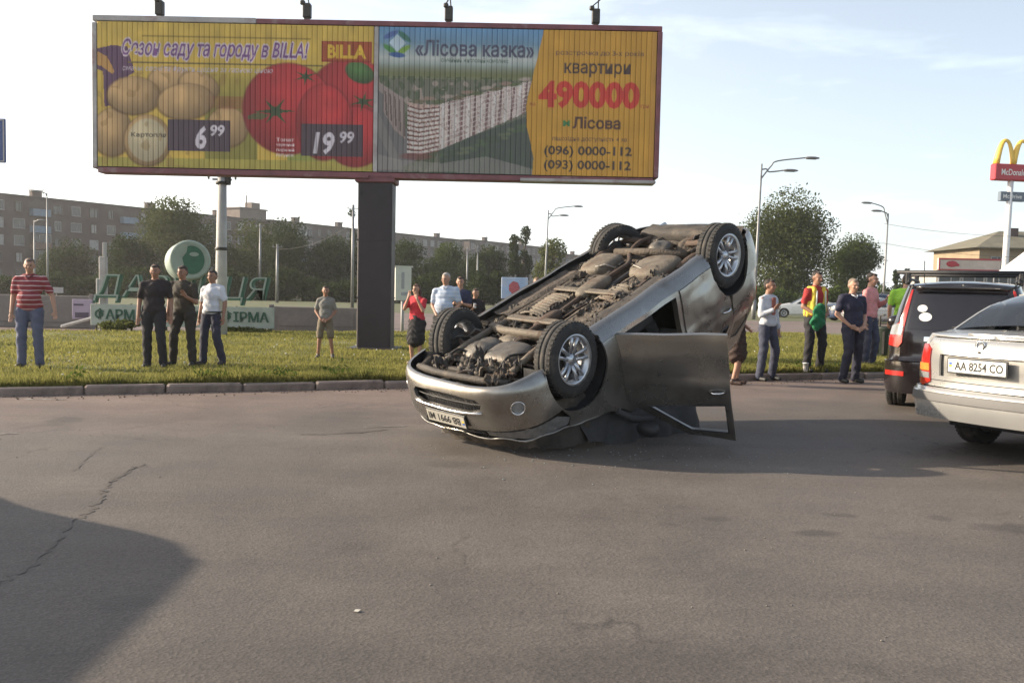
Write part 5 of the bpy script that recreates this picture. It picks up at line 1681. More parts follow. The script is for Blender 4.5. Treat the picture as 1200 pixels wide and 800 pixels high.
    for s in (1, -1):
        S0, E_, W_, D_, m = A[s]
        if sleeve == 'short': capsule(v, f, S0 - Vector((0, 0, .008)), .066 * b, S0.lerp(E_, .72), .060)
        elif sleeve == 'long': capsule(v, f, S0 - Vector((0, 0, .008)), .064 * b, E_, .052); capsule(v, f, E_, .052, E_.lerp(W_, .9), .040)
    link_mesh('shirt', fuse('shirt', v, f, .017, top, 2, fold=.011, seed=seed), t)
    # ---------- trousers or skirt
    v = []; f = []
    if legs == 'skirt':
        capsule(v, f, (sw, .0, .98), .155 * b, (0, -.01, .56), .21, 20, sq=((1, 0, 0), .85))
        for s in (1, -1): capsule(v, f, hips[s], .105 * b, knee[s] + Vector((0, 0, -.02)), .085)
        ellip(v, f, (0, .01, .93), (.18 * b, .13, .13))
        link_mesh('skirt', fuse('skirt', v, f, .017, bottom, 2, fold=.016, seed=seed, fscale=11), t)
    elif legs:
        ellip(v, f, (sw, .01, .955), (.168 * b + .012, .115 + .014, .115))
        for s in (1, -1):
            if legs == 'trousers':
                capsule(v, f, hips[s], .100 * b, knee[s], .074); capsule(v, f, knee[s] + Vector((0, .01, 0)), .080, foot[s] + Vector((0, .015, -.02)), .068)
            else:
                capsule(v, f, hips[s], .100 * b, knee[s] + Vector((0, 0, .03)), .085)
        link_mesh('trousers' if legs == 'trousers' else 'shorts', fuse('trousers', v, f, .017, bottom, 2, fold=.012, seed=seed + 3), t)
    v = []; f = []
    for s in (1, -1):
        v = []; f = []
        fo = foot[s]
        capsule(v, f, fo + Vector((0, .045, -.045)), .040, fo + Vector((-s * .022, -.135, -.05)), .037, 12)
        capsule(v, f, fo + Vector((0, .02, -.03)), .048, fo + Vector((0, .015, .0)), .046)
        me = fuse('shoe', v, f, .013, pm('shoe_%d' % int(shoes[0] * 999), shoes, .6, var=.2), 1)
        for vv in me.vertices: vv.co.z = max(vv.co.z, 0.0)
        link_mesh('shoe', me, t)
    if extra: extra(t, A, up, H)
    return t

def striped(name, c1, c2):
    m = cloth(name, c1); t_ = m.node_tree; L = t_.links.new; b_ = t_.nodes['Principled BSDF']
    w_ = nd(t_, 'ShaderNodeTexWave', Scale=4.2, Distortion=1.2, wave_type='BANDS', bands_direction='Z'); c_ = nd(t_, 'ShaderNodeTexCoord'); L(c_.outputs['Object'], w_.inputs['Vector'])
    r_ = nd(t_, 'ShaderNodeMapRange'); r_.inputs['From Min'].default_value = .86; r_.inputs['From Max'].default_value = .97; L(w_.outputs['Fac'], r_.inputs['Value'])
    mx_ = nd(t_, 'ShaderNodeMix', data_type='RGBA'); L(r_.outputs['Result'], mx_.inputs['Factor']); mx_.inputs['A'].default_value = (*c1, 1); mx_.inputs['B'].default_value = (*c2, 1)
    L(mx_.outputs['Result'], b_.inputs['Base Color']); return m

GP = 'onlookers standing round the roundabout'
LZ = .13
def on_lawn(px, py, z=LZ): p = gp(px, py, z); p.z = lawn_z(p.x, p.y) if kerb_d(p.x, p.y) > .15 else (.135 if kerb_d(p.x, p.y) > 0 else 0); return p
def hgt(px, py, ytop, p):   # standing height from the rows of feet and crown
    return (py - ytop) / FPX * p.y * 1.005

def collar(t, A, up, H, col=None):
    MB().tube([up(-.06, -.02, 1.475), up(-.03, -.085, 1.45), up(0, -.10, 1.42), up(.03, -.085, 1.45), up(.06, -.02, 1.475)], .011, 6).build('collar', col, t)
def belt(t, col): 
    MB().tube([(.178 * math.cos(a), .01 + .128 * math.sin(a), .975) for a in np.linspace(0, 2 * math.pi, 25)], .016, 6).build('belt', col, t)
blk = pm('black_leather', (.02, .018, .017), .5)

def ex1(t, A, up, H):
    collar(t, A, up, H, cloth('dark_red', (.14, .03, .035))); belt(t, blk)
p = on_lawn(36, 431)
person('man in a red striped polo and blue jeans alone at the far left', p, 12, hgt(36, 431, 303, p), striped('red_stripe', (.24, .035, .045), (.55, .42, .42)), cloth('jeans_blue', (.10, .11, .17)), hair=(.14, .10, .08), skin=SKIN,
       arms=('down', 'out'), stance=.105, build=1.12, belly=.05, extra=ex1, seed=1, group=GP)
p = on_lawn(182, 431)
person('man in a black T-shirt and dark trousers, left of the three standing together', p, 10, hgt(182, 431, 310, p), cloth('black', (.022, .016, .018)), cloth('black_trousers', (.022, .02, .024)), skin=SKIN_T, arms=('down', 'down'), stance=.10, build=1.1, seed=2, group=GP)
p = on_lawn(214, 429)
person('man in dark olive, middle of the three standing before the white drum', p, -4, hgt(214, 429, 312, p), cloth('olive', (.045, .038, .028)), cloth('olive_trousers', (.035, .03, .026)), skin=SKIN_T, arms=('down', 'phone'), stance=.15, build=1.12, seed=3, group=GP)
p = on_lawn(249, 428)
person('man in a white T-shirt and navy jeans, right of the three by the pale post', p, -16, hgt(249, 428, 317, p), cloth('white', (.62, .63, .68)), cloth('navy_jeans', (.035, .035, .06)), skin=SKIN_T, arms=('down', 'down'), stance=.11, step=.10, build=1.02, extra=lambda t, A, up, H: belt(t, blk), seed=4, group=GP, shoes=(.05, .04, .04))
p = on_lawn(381, 420)
person('short person in shorts with bare legs standing just left of the billboard pillar', p, 5, 1.36, cloth('grey_top', (.20, .19, .17)), cloth('khaki', (.16, .13, .09)), skin=SKIN_T, arms=('low_front', 'low_front'), stance=.14, legs='shorts', build=.95, seed=5, group=GP, shoes=(.10, .09, .08))
p = on_lawn(487, 426)
person('woman in a red top and black skirt, hands at her face, by the white placard', p, -20, hgt(487, 426, 332, p), cloth('red', (.48, .03, .045)), cloth('black_skirt', (.018, .016, .018)), hair=(.06, .03, .02), arms=('face', 'face'), legs='skirt', stance=.06, build=1.05, long_hair=True, seed=6, group=GP, shoes=(.35, .25, .2))
p = on_lawn(521, 425)
person('grey haired man in a light blue shirt standing behind the upturned front wheel', p, -12, hgt(521, 425, 319, p), striped('light_blue', (.40, .48, .60), (.58, .62, .70)), cloth('grey_trousers', (.06, .06, .065)), hair=(.36, .34, .32), arms=('low_front', 'low_front'), build=1.15, belly=.05, seed=7, group=GP, extra=lambda t, A, up, H: collar(t, A, up, H, cloth('collar_white', (.6, .62, .66))))
p = on_lawn(538, 421)
person('person in navy half hidden behind the man in light blue', p, -8, hgt(538, 421, 324, p), cloth('navy', (.03, .035, .07)), cloth('black_trousers', (.022, .02, .024)), arms=('fold', 'fold'), seed=8, group=GP)
p = on_lawn(556, 421)
person('person in black holding a pale object behind the bare front wheel of the wreck', p, 20, hgt(556, 421, 338, p), cloth('black', (.022, .016, .018)), cloth('black_trousers', (.022, .02, .024)), arms=('phone', 'down'), seed=9, group=GP,
       extra=lambda t, A, up, H: MB().box(A[1][2] + A[1][3] * .11, (.07, .03, .12), bev=.01).build('pale_bag', pm('pale_bag', (.7, .7, .7), .6), t))
p = on_lawn(627, 422)
person('person in dark clothes glimpsed above the far sill of the wreck', p, 15, hgt(627, 422, 326, p), cloth('brown', (.05, .035, .028)), cloth('black_trousers', (.022, .02, .024)), hair=(.16, .11, .07), skin=SKIN, arms=('down', 'hip'), seed=10, group=GP)
p = on_lawn(603, 420)
person('person in a dark coat beside the poster with the red flower', p, -30, hgt(603, 420, 344, p), cloth('black', (.022, .016, .018)), cloth('black_trousers', (.022, .02, .024)), arms=('down', 'down'), seed=11, group=GP)
# right side
def ex_open(t, A, up, H):
    v = []; f = []
    for s in (1, -1):
        capsule(v, f, up(s * .11, -.075, 1.36), .045, up(s * .12, -.09, .98), .05, 10)
        capsule(v, f, up(s * .13, .03, 1.36), .06, up(s * .14, .03, .95), .065, 10)
    capsule(v, f, up(-.1, .085, 1.3), .07, up(.1, .085, 1.3), .07); capsule(v, f, up(-.1, .08, 1.05), .08, up(.1, .08, 1.05), .08)
    link_mesh('open_shirt', fuse('open_shirt', v, f, .016, cloth('pale_grey', (.48, .50, .54)), 1, fold=.012, seed=3), t)
p = on_lawn(898, 437)
person('man in an open pale shirt and jeans right behind the tail of the wreck', p, 35, hgt(898, 437, 318, p), cloth('pale_grey', (.48, .50, .54)), cloth('dark_jeans', (.05, .055, .085)), skin=SKIN_T, arms=('phone', 'down'), stance=.13, sleeve='long', seed=12, group=GP,
       extra=lambda t, A, up, H: MB().box(up(-.02, -.125, 1.28), (.09, .03, .30), bev=.012).build('undershirt', cloth('rust_red', (.30, .10, .07)), t))
def ex_vest(t, A, up, H):
    v = []; f = []
    g_ = .03
    for s in (1, -1):
        capsule(v, f, up(s * .10, -.075, 1.40), .05, up(s * .115, -.085, 1.02), .055, 10); capsule(v, f, up(s * .10, .07, 1.42), .05, up(s * .12, .075, 1.0), .06, 10)
        capsule(v, f, up(s * .11, -.06, 1.45), .035, up(s * .11, .07, 1.45), .035, 10); capsule(v, f, up(s * .165, -.02, 1.2), .035, up(s * .165, -.02, .98), .04, 10)
    capsule(v, f, up(-.09, .085, 1.32), .06, up(.09, .085, 1.32), .06); capsule(v, f, up(-.09, .085, 1.08), .065, up(.09, .085, 1.08), .065)
    link_mesh('safety_vest', fuse('safety_vest', v, f, .015, cloth('hi_vis_yellow', (.62, .46, .06)), 1, fold=.006), t)
    m_ = MB()
    for s in (1, -1): m_.tube([up(s * .09, -.128, 1.40), up(s * .10, -.143, 1.05)], .014, 6)
    m_.build('reflective_strip', pm('reflective', (.6, .6, .55), .3), t)
    q = A[1][2] + A[1][3] * .1
    bg_ = []; bf = []
    capsule(bg_, bf, q + Vector((-.10, -.05, .10)), .12, q + Vector((-.14, -.05, -.10)), .15, 14, sq=((1, 0, 0), .45))
    link_mesh('green_jacket', fuse('green_jacket', bg_, bf, .016, cloth('green', (.02, .17, .07)), 2, fold=.03, seed=5), t)
p = on_lawn(953, 434)
person('bearded man in a yellow safety vest over a red T-shirt holding something green', p, 22, hgt(953, 434, 316, p), cloth('red_tee', (.36, .03, .03)), cloth('black_trousers', (.022, .02, .024)), skin=SKIN_T, arms=('front', 'front'), stance=.11, build=1.08, extra=ex_vest, seed=13, group=GP)
p = gp(995, 448, 0)
person('man in a navy polo with his hands clasped, standing on the road before the kerb', p, 18, hgt(995, 448, 326, p), cloth('navy_polo', (.022, .022, .045)), cloth('navy_trousers', (.025, .026, .045)), hair=(.22, .17, .13), arms=('low_front', 'low_front'), stance=.10, build=1.12, seed=14, group=GP, extra=lambda t, A, up, H: collar(t, A, up, H, cloth('collar_white', (.6, .62, .66))))
p = on_lawn(1017, 431)
person('young man in a pink shirt and dark jeans behind the man in navy', p, 40, hgt(1017, 431, 319, p), cloth('pink', (.62, .26, .25)), cloth('dark_jeans', (.05, .055, .085)), arms=('down', 'phone'), sleeve='long', stance=.09, seed=15, group=GP)
p = on_lawn(1058, 431)
person('person in a bright green top standing behind the black off-roader', p, 150, hgt(1058, 431, 320, p), cloth('lime', (.30, .58, .06)), cloth('navy', (.03, .035, .07)), arms=('down', 'down'), build=1.2, seed=16, group=GP)
p = on_lawn(862, 441)
person('person in dark brown standing hard behind the raised tail of the wreck', p, 60, 1.62, cloth('dark_brown', (.05, .028, .02)), cloth('brown_trousers', (.045, .026, .02)), arms=('down', 'front'), legs='skirt', stance=.07, seed=17, group=GP, shoes=(.04, .02, .015))
# ================================================================== background: buildings, trees, posts, signs
bpy.data.scenes.remove(TMP)
bark = pm('bark', (.09, .07, .05), .95, var=.3, scale=8, bump=.4)
def leaf_cloud(name, seed, blobs, n, leaf, mat):
    """many small leaf clumps spread through an uneven crown; blobs = (centre, radii)"""
    r = np.random.default_rng(seed); vol = np.array([b[1][0] * b[1][1] * b[1][2] for b in blobs]) ** .75; pr_ = vol / vol.sum()
    k = r.choice(len(blobs), n, p=pr_); C = np.array([b[0] for b in blobs])[k]; Rr = np.array([b[1] for b in blobs])[k]
    d = r.normal(size=(n, 3)); d /= np.linalg.norm(d, axis=1)[:, None]
    rad = r.random(n) ** .40 * (1 + .06 * r.normal(size=n))
    P_ = C + d * Rr * rad[:, None]
    keep = np.sin(P_[:, 0] * 2.1 + seed) * np.sin(P_[:, 1] * 1.9) * np.sin(P_[:, 2] * 2.3 + seed) < .62
    P_ = P_[keep]; n = len(P_)
    a = r.normal(size=(n, 3)); a /= np.linalg.norm(a, axis=1)[:, None]; b = np.cross(a, r.normal(size=(n, 3))); b /= np.linalg.norm(b, axis=1)[:, None]
    s_ = leaf * r.uniform(.5, 1.3, n)[:, None]
    V = np.stack([P_ - a * s_, P_ + b * s_ * .6, P_ + a * s_, P_ - b * s_ * .6], 1)
    return np_mesh(name, V.reshape(-1, 3), np.arange(4 * n).reshape(n, 4), mat)
def crown_blobs(seed, w_, h_, z0, n, tall=False):
    r = random.Random(seed); o = []
    for i in range(n):
        z_ = r.uniform(0, 1); pr2 = (math.sin(math.pi * min(1, .12 + z_ * .86)) ** .6) if not tall else (1 - .75 * z_) * .9
        a = r.uniform(0, 6.28); q = r.uniform(.2, .75) * w_ / 2 * pr2
        s_ = w_ * r.uniform(.19, .33) * (.95 if tall else 1)
        o.append(((q * math.cos(a), q * math.sin(a) , z0 + z_ * h_), (s_, s_, s_ * r.uniform(.7, 1.1) * (1.3 if tall else 1))))
    return o
LM = {'dark': leafmat('leaves_dark', (.036, .056, .020), .3, .4, .5), 'mid': leafmat('leaves_mid', (.056, .086, .028), .35, .4, .5),
      'light': leafmat('leaves_light', (.10, .125, .045), .4, .4, .6), 'olive': leafmat('leaves_olive', (.072, .094, .036), .35, .4, .5)}
TREES = {}
def tree(label, px, D, top, wpx, kind='dark', tall=False, n=5200, group=None, base=None, seed=0, z0f=.22, leaf=None):
    x = at(px, 340, D).x; H_ = at(px, top, D).z; W_ = wpx * D / FPX
    t = thing('tree' if not tall else 'poplar_tree', label, 'tree', (x, D, 0), random.Random(seed).uniform(0, 6), group)
    bl = crown_blobs(seed, W_, H_ * (1 - z0f) * .93, H_ * z0f, 17 if not tall else 22, tall)
    lf = leaf or max(.13, 1.5 * D / FPX)
    tr = MB(); r = random.Random(seed + 9)
    th_ = H_ * (.55 if not tall else .85)
    pts = [Vector((0, 0, -.1)), Vector((r.uniform(-.1, .1), r.uniform(-.1, .1), th_ * .35)), Vector((r.uniform(-.3, .3), r.uniform(-.3, .3), th_ * .7)), Vector((r.uniform(-.3, .3), r.uniform(-.3, .3), th_))]
    r0_ = max(.08, H_ * .022)
    tr.tube(pts, [r0_ * 1.25, r0_, r0_ * .7, r0_ * .3], 8)
    for c_, s_ in bl[:9]:
        b0 = pts[1].lerp(pts[2], r.random()); c_ = Vector(c_)
        tr.tube([b0, b0.lerp(c_, .5) + Vector((0, 0, -.05 * H_ * r.random())), c_], [r0_ * .4, r0_ * .25, r0_ * .08], 5)
    tr.build('trunk', bark, t)
    link_mesh('crown', leaf_cloud('crown', seed, bl, int(n * (1.1 if tall else 2.6)), lf, LM[kind]), t)
    return t
TG = 'trees before the long block of flats'
tree('broad dark tree before the brick flats behind the man in the striped polo', 80, 100, 292, 76, 'dark', seed=1, group=TG, z0f=.08)
tree('tall olive tree rising behind the white drum', 208, 96, 247, 112, 'olive', seed=2, group=TG, n=9500, z0f=.1)
tree('low dark tree behind the left end of the green and white lettering board', 150, 92, 285, 66, 'dark', seed=3, group=TG, z0f=.06)
tree('olive tree just right of the pale concrete post', 284, 98, 262, 76, 'olive', seed=4, group=TG, n=6000, z0f=.1)
tree('dark tree between the pale post and the billboard pillar, nearer the post', 340, 104, 272, 84, 'dark', seed=5, group=TG, z0f=.06)
tree('dark tree hard against the left side of the billboard pillar', 394, 104, 280, 74, 'dark', seed=6, group=TG, z0f=.06)
tree('dark leafy tree behind the white placard', 482, 106, 290, 74, 'dark', seed=7, group=TG, z0f=.06)
tree('dark green tree behind the man in light blue', 532, 110, 290, 78, 'mid', seed=8, group=TG, z0f=.06)
tree('dark tree left of the pair of poplars', 576, 112, 298, 60, 'dark', seed=9, group=TG, z0f=.06)
tree('left and lower of the two poplars above the small flower poster', 601, 108, 272, 21, 'dark', True, n=3600, seed=10, group='pair of poplars', z0f=.1)
tree('right and taller of the two poplars, beside the double-headed lamp', 615, 109, 263, 21, 'dark', True, n=3800, seed=11, group='pair of poplars', z0f=.1)
tree('light green tree behind the lamp post at the middle of the photograph', 646, 104, 284, 46, 'light', seed=12, group=TG, n=5200, z0f=.08)
tree('bush at the foot of the brick end wall, above the wreck\'s far sill', 676, 100, 314, 34, 'mid', seed=13, group=TG, z0f=.02, n=2500)
TR = 'trees beyond the roundabout on the right'
tree('biggest tree on the right, a wide rounded crown behind the tall lamp', 918, 92, 248, 118, 'olive', seed=24, group=TR, n=17000, z0f=.10)
tree('smaller tree to the right of the biggest one, behind the people', 1000, 96, 291, 86, 'mid', seed=15, group=TR, n=9000, z0f=.08)
tree('low tree filling the gap behind the tail of the wreck', 868, 100, 300, 50, 'dark', seed=16, group=TR, n=4000, z0f=.05)
tree('small distant poplar right of the twin-armed lamp, the left one', 1049, 120, 316, 12, 'dark', True, n=1200, seed=17, group=TR, z0f=.1)
tree('small distant poplar right of the twin-armed lamp, the right one', 1062, 122, 314, 13, 'dark', True, n=1200, seed=18, group=TR, z0f=.1)
tree('low dark shrubbery tree behind the green top', 1072, 110, 330, 44, 'dark', seed=19, group=TR, n=2500, z0f=.05)
tree('slim dark tree poking up beside the left edge of the billboard pillar', 413, 118, 234, 16, 'dark', True, n=2200, seed=20, group=TG, z0f=.1)

# undergrowth and hedges that close the view under the trees
def hedge(name, label, px0, px1, D, top, seed, kind, n):
    r = random.Random(seed); x0, x1 = at(px0, 340, D).x, at(px1, 340, D).x; b_ = []; H_ = at((px0 + px1) / 2, top, D).z
    k = int((x1 - x0) / 1.6)
    for i in range(k):
        h_ = H_ * r.uniform(.55, 1.05); b_.append(((x0 + (x1 - x0) * (i + r.random()) / k, D + r.uniform(-1.5, 1.5), h_ * .45), (r.uniform(1.3, 2.4), 1.4, h_ * .52)))
    tag(link_mesh(name, leaf_cloud(name, seed, b_, n, .17, LM[kind])), label, 'undergrowth', kind='stuff')
hedge('undergrowth', 'dark undergrowth under the trees before the flats, left part', -10, 428, 86, 312, 31, 'dark', 34000)
hedge('undergrowth', 'dark undergrowth behind the people beside the billboard pillar', 458, 700, 88, 318, 32, 'dark', 20000)
hedge('undergrowth', 'low green undergrowth behind the people on the right', 850, 1120, 84, 334, 33, 'mid', 16000)
# bushes behind the lettering board
bs = MB()
for k in range(3): bs.tube([(0, 0, 0), (.15 * (k - 1), .1, .4)], .02, 5)
def bush(label, px, D, top, wpx, kind, seed, n=1500):
    p = at(px, 340, D); H_ = at(px, top, D).z - .1; W_ = wpx * D / FPX
    t = thing('bush', label, 'bush', (p.x, D, .1), 0, 'bushes on the lawn')
    b_ = [((random.Random(seed + i).uniform(-.5, .5) * W_, random.Random(seed + i * 3).uniform(-.2, .2), H_ * random.Random(seed + i * 7).uniform(.25, .7)), (W_ * .22, .3, H_ * .35)) for i in range(8)]
    link_mesh('foliage', leaf_cloud('foliage', seed, b_, n, .045, LM[kind]), t)
    MB().tube([(0, 0, 0), (.05, 0, H_ * .5)], .02, 5).tube([(0, 0, 0), (-.12, .05, H_ * .45)], .015, 5).build('stem', bark, t)
bush('low scrubby bush under the left half of the lettering board', 140, 25.2, 374, 46, 'light', 3)
bush('low bush under the right end of the lettering board', 285, 25.2, 383, 70, 'light', 5, 1300)

# ---------- long block of flats, in three bodies
u0 = Vector((.51, .86, 0)).normalized(); bA = Vector((-78, 137, 0)); bang = math.atan2(u0.y, u0.x)
brick_m = pm('brick_wall', (.095, .066, .062), .9, var=.25, scale=.25, bump=.2, bscale=4, col2=(.14, .12, .11), mask=(.48, .62))
grey_m = pm('grey_panel_wall', (.20, .165, .145), .9, var=.25, scale=.2, bump=.2, bscale=4, col2=(.15, .11, .095), mask=(.45, .6))
dim_m = pm('brown_panel_wall', (.105, .088, .084), .9, var=.25, scale=.2, bump=.2, bscale=4, col2=(.19, .16, .15), mask=(.45, .6))
win_frame = pm('window_frame_white', (.36, .35, .34), .6, var=.15, scale=2)
win_glass = pm('window_glass', (.05, .055, .06), .12, var=.5, scale=.2, spec=.6)
bal_ms = [pm('balcony_white', (.50, .49, .47), .8, var=.2, scale=1), pm('balcony_blue', (.20, .26, .32), .8, var=.2, scale=1), pm('balcony_brown', (.20, .13, .10), .8, var=.2, scale=1), pm('balcony_green', (.20, .25, .21), .8, var=.2, scale=1)]
roof_m = pm('bitumen_roof', (.07, .065, .065), .9)
def win_mesh(wd, ht_):
    m = MB()
    for s_ in (-1, 1): m.box((s_ * (wd / 2 - .04), -.05, 0), (.08, .10, ht_), 0); m.box((0, -.05, s_ * (ht_ / 2 - .04)), (wd - .16, .10, .08), 0)
    m.box((.12, -.045, 0), (.06, .07, ht_ - .16), 0)
    m.box((0, -.015, 0), (wd - .16, .03, ht_ - .16), 1)
    m.box((0, -.10, -ht_ / 2 - .05), (wd + .1, .2, .05), 0)
    return m.mesh('window', [win_frame, win_glass])
wm_a = win_mesh(1.6, 1.5); wm_b = win_mesh(1.1, 1.5)
curtain_m = pm('net_curtain', (.34, .33, .31), .6, var=.3, scale=3); frame_b = pm('window_frame_brown', (.12, .09, .07), .7)
def variant(me, slot, mt): m2 = me.copy(); m2.materials[slot] = mt; return m2
WV = [wm_a, wm_b, variant(wm_a, 0, frame_b), variant(wm_b, 0, frame_b), variant(wm_a, 1, curtain_m), wm_a, variant(variant(wm_b, 0, frame_b), 1, curtain_m), win_mesh(1.9, 1.45), variant(win_mesh(1.3, 1.45), 0, frame_b)]
def bal_mesh(mt, closed):
    m = MB(); m.box((0, -.5, -1.25), (2.9, 1.1, .12), 0).box((0, -1.03, -.72), (2.9, .06, 1.0), 0)
    for s_ in (-1, 1): m.box((s_ * 1.42, -.5, -.72), (.06, 1.0, 1.0), 0)
    if closed:
        m.box((0, -1.0, .45), (2.8, .04, 1.2), 1)
        for q in (-1.4, -.47, .47, 1.4): m.box((q, -1.03, .45), (.08, .08, 1.25), 2)
        m.box((0, -1.03, 1.08), (2.9, .08, .08), 2)
    return m.mesh('balcony', [mt, win_glass, win_frame])
bal = [bal_mesh(bal_ms[k % 4], k % 2 == 0) for k in range(8)]
def block(label, s0_, s1_, mat, floors, top, seed, balc, depth=13):
    L_ = s1_ - s0_; o = bA + u0 * s0_; r = random.Random(seed); H_ = top; fh = (H_ - 1.2) / floors
    t = thing('apartment_building', label, 'building', (o.x, o.y, 0), bang, 'blocks of flats behind the trees')
    m = MB().box((L_ / 2, depth / 2, H_ / 2), (L_, depth, H_), 0)
    for k in range(1, floors): m.box((L_ / 2, -.02, .9 + k * fh), (L_ - .02, .05, .12), 0)
    m.build('wall', mat, t)
    MB().box((L_ / 2, depth / 2, H_ + .14), (L_ + .5, depth + .5, .28), 0).build('roof', roof_m, t)
    nb = int(L_ / 3.1); st = L_ / nb
    for k in range(nb):
        for fl in range(floors):
            z_ = .9 + fl * fh + fh * .55; x_ = (k + .5) * st
            if k % balc == 2 and fl > 0: link_mesh('balcony', bal[r.randrange(8)], t, (x_, 0, z_))
            else: link_mesh('window', WV[r.randrange(len(WV))], t, (x_, 0, z_))
    for k in range(max(2, int(L_ / 16))):
        x_ = (k + .5) * L_ / max(2, int(L_ / 16)) + r.uniform(-3, 3)
        c_ = MB().box((0, 0, .6), (1.6, .9, 1.2)).box((0, 0, 1.28), (1.9, 1.2, .12)).tube([(1.4, .2, 0), (1.4, .2, 1.9)], .05, 5).tube([(.9, .2, 1.6), (1.9, .2, 1.6)], .03, 4)
        c_.build('chimney', mat, t, (x_, 3.5, H_ + .28))
    return t
block('left block of flats, reddish brick with a row of pale balconies', -34, 52, brick_m, 5, 14.3, 1, 5)
block('middle block of flats, long and grey brown, seen past the billboard pillar', 55, 126, dim_m, 5, 14.6, 2, 6)
block('right block of flats, far grey brown body ending behind the poplars', 129, 176, dim_m, 5, 15.0, 3, 6)
block('small red brick end block right of the light green tree', 180, 206, brick_m, 5, 13.6, 4, 7)
c_ = at(296, 252, 178)
t = thing('roof_hut', 'small pale lift hut on the roof line right of the pale concrete post', 'hut', (c_.x, 181, 14.5), bang)
MB().box((0, 3, 1.0), (7, 4, 2.2)).box((0, 3, 2.2), (7.5, 4.5, .25)).build('hut_wall', grey_m, t)
MB().tube([(0, 3, 2), (0, 3, 5)], .12, 5).box((1.6, 3, 2.9), (2.2, 2.0, 1.4)).build('hut_mast', grey_m, t)

# ---------- low concrete fence beyond the lawn
conc = pm('weathered_concrete', (.20, .18, .165), .9, var=.2, scale=2.5, bump=.3, col2=(.17, .15, .135), mask=(.45, .65))
def fence(label, pa, pb, D, z1, group):
    a = at(pa, 360, D).x; b = at(pb, 360, D).x; t = thing('concrete_fence', label, 'fence', (a, D, 0), 0, group)
    n = max(1, int((b - a) / 2.0)); w_ = (b - a) / n; pmn = MB().box((0, 0, z1 / 2), (w_ - .12, .10, z1), bev=.02).box((0, -.06, z1 / 2), (w_ - .5, .03, z1 - .35), bev=.01).mesh('panel', conc); pst = MB().box((0, 0, z1 / 2 + .03), (.14, .16, z1 + .06), bev=.015).mesh('post', conc)
    for k in range(n): link_mesh('panel', pmn, t, ((k + .5) * w_, 0, 0))
    for k in range(n + 1): link_mesh('post', pst, t, (k * w_, 0, 0))
    return t
fence('low grey panel fence behind the man in the striped polo', -60, 108, 28.2, 1.02, 'low fences beyond the lawn')
fence('low grey panel fence right of the lettering board', 318, 424, 29.0, .80, 'low fences beyond the lawn')
p = at(91, 370, 27.6)
t = thing('notice_panel', 'pale mauve poster panel on the low fence, left of the lettering board', 'poster', (p.x, 27.9, .25))
MB().box((0, 0, .36), (.62, .05, .62), bev=.01).build('panel_sheet', pm('mauve', (.36, .30, .38), .7, var=.1), t)
MB().box((0, -.035, .18), (.42, .012, .16)).box((-.1, -.035, .5), (.3, .012, .05)).build('print', pm('dark_print', (.09, .07, .10), .7), t)
p = at(88, 383, 26.6)
t = thing('concrete_slab', 'pale slab leaning low at the foot of the fence', 'slab', (p.x, 26.8, .12), R(8))
MB().box((0, 0, .14), (.95, .3, .09), rot=Matrix.Rotation(R(-17), 3, 'Y'), bev=.02).build('slab', pm('pale_slab', (.55, .52, .48), .8), t)
p = at(66, 351, 40)
t = thing('street_sign', 'small blank white board on a thin post beside the dark tree', 'sign', (p.x, 40, 0))
MB().box((0, 0, 1.06), (.62, .04, .26)).build('sign_board', win_frame, t); MB().tube([(0, .05, 0), (0, .05, 1.2)], .03, 6).build('post', dark_metal, t)

# ---------- lettering board with the drum and green letters
SD = 25.5
pl = at(107, 370, SD); pr_ = at(321, 370, SD)
zt_, zb_ = at(210, 358, SD).z, at(210, 383, SD).z
cx_ = (pl.x + pr_.x) / 2; wS = pr_.x - pl.x
sg_ = thing('lettering_board', 'long pale board with dark green capitals standing on the lawn under green letters', 'sign', (cx_, SD, 0))
MB().box((0, 0, (zt_ + zb_) / 2), (wS, .10, zt_ - zb_), bev=.01).build('board', pm('pale_green_board', (.36, .40, .35), .7, var=.12, scale=3), sg_)
fb_ = MB()
for k in range(6): fb_.tube([(-wS / 2 + .1 + (wS - .2) * k / 5, .1, .0), (-wS / 2 + .1 + (wS - .2) * k / 5, .1, zt_ + .02)], .03, 6)
fb_.build('posts', dark_metal, sg_)
lg = pm('dark_green_letters', (.02, .085, .055), .6, var=.15)
text_obj('lettering', 'ФАРМАЦЕВТИЧНА ФІРМА', wS * .95, (zt_ - zb_) * .60, lambda x, y, d: Vector((x, -.055 - d, (zt_ + zb_) / 2 + y)), lg, sg_, bold=.02, depth=.02)
zl0, zl1 = zt_ + .04, at(210, 323, SD).z
gm = pm('green_letter_body', (.03, .12, .075), .55, var=.2); wmz = pm('white_letter_face', (.30, .36, .31), .6, var=.1)
t2 = thing('big_letters', 'chunky green name letters with white faces on top of the pale lettering board', 'letters', (cx_, SD, 0))
def shearx(x, y): return x + .22 * y
W2 = wS * .93
text_obj('letter_bodies', 'ДАРНИЦЯ', W2, zl1 - zl0, lambda x, y, d: Vector((shearx(x, y), .05 - d, (zl0 + zl1) / 2 + y)), gm, t2, bold=.0, depth=.16)
text_obj('letter_faces', 'ДАРНИЦЯ', W2 * .985, (zl1 - zl0) * .93, lambda x, y, d: Vector((shearx(x, y) - .02, -.135, (zl0 + zl1) / 2 + y + .03)), wmz, t2, bold=-.018)
q = at(220, 306, SD)
t3 = thing('white_drum', 'white drum-shaped sign with a green pill emblem above the heads of the three men', 'sign', (q.x, SD, 0))
mr_ = Matrix.Translation((0, 0, q.z)) @ Matrix.Rotation(R(30), 4, 'Z') @ Matrix.Rotation(R(-4), 4, 'X')
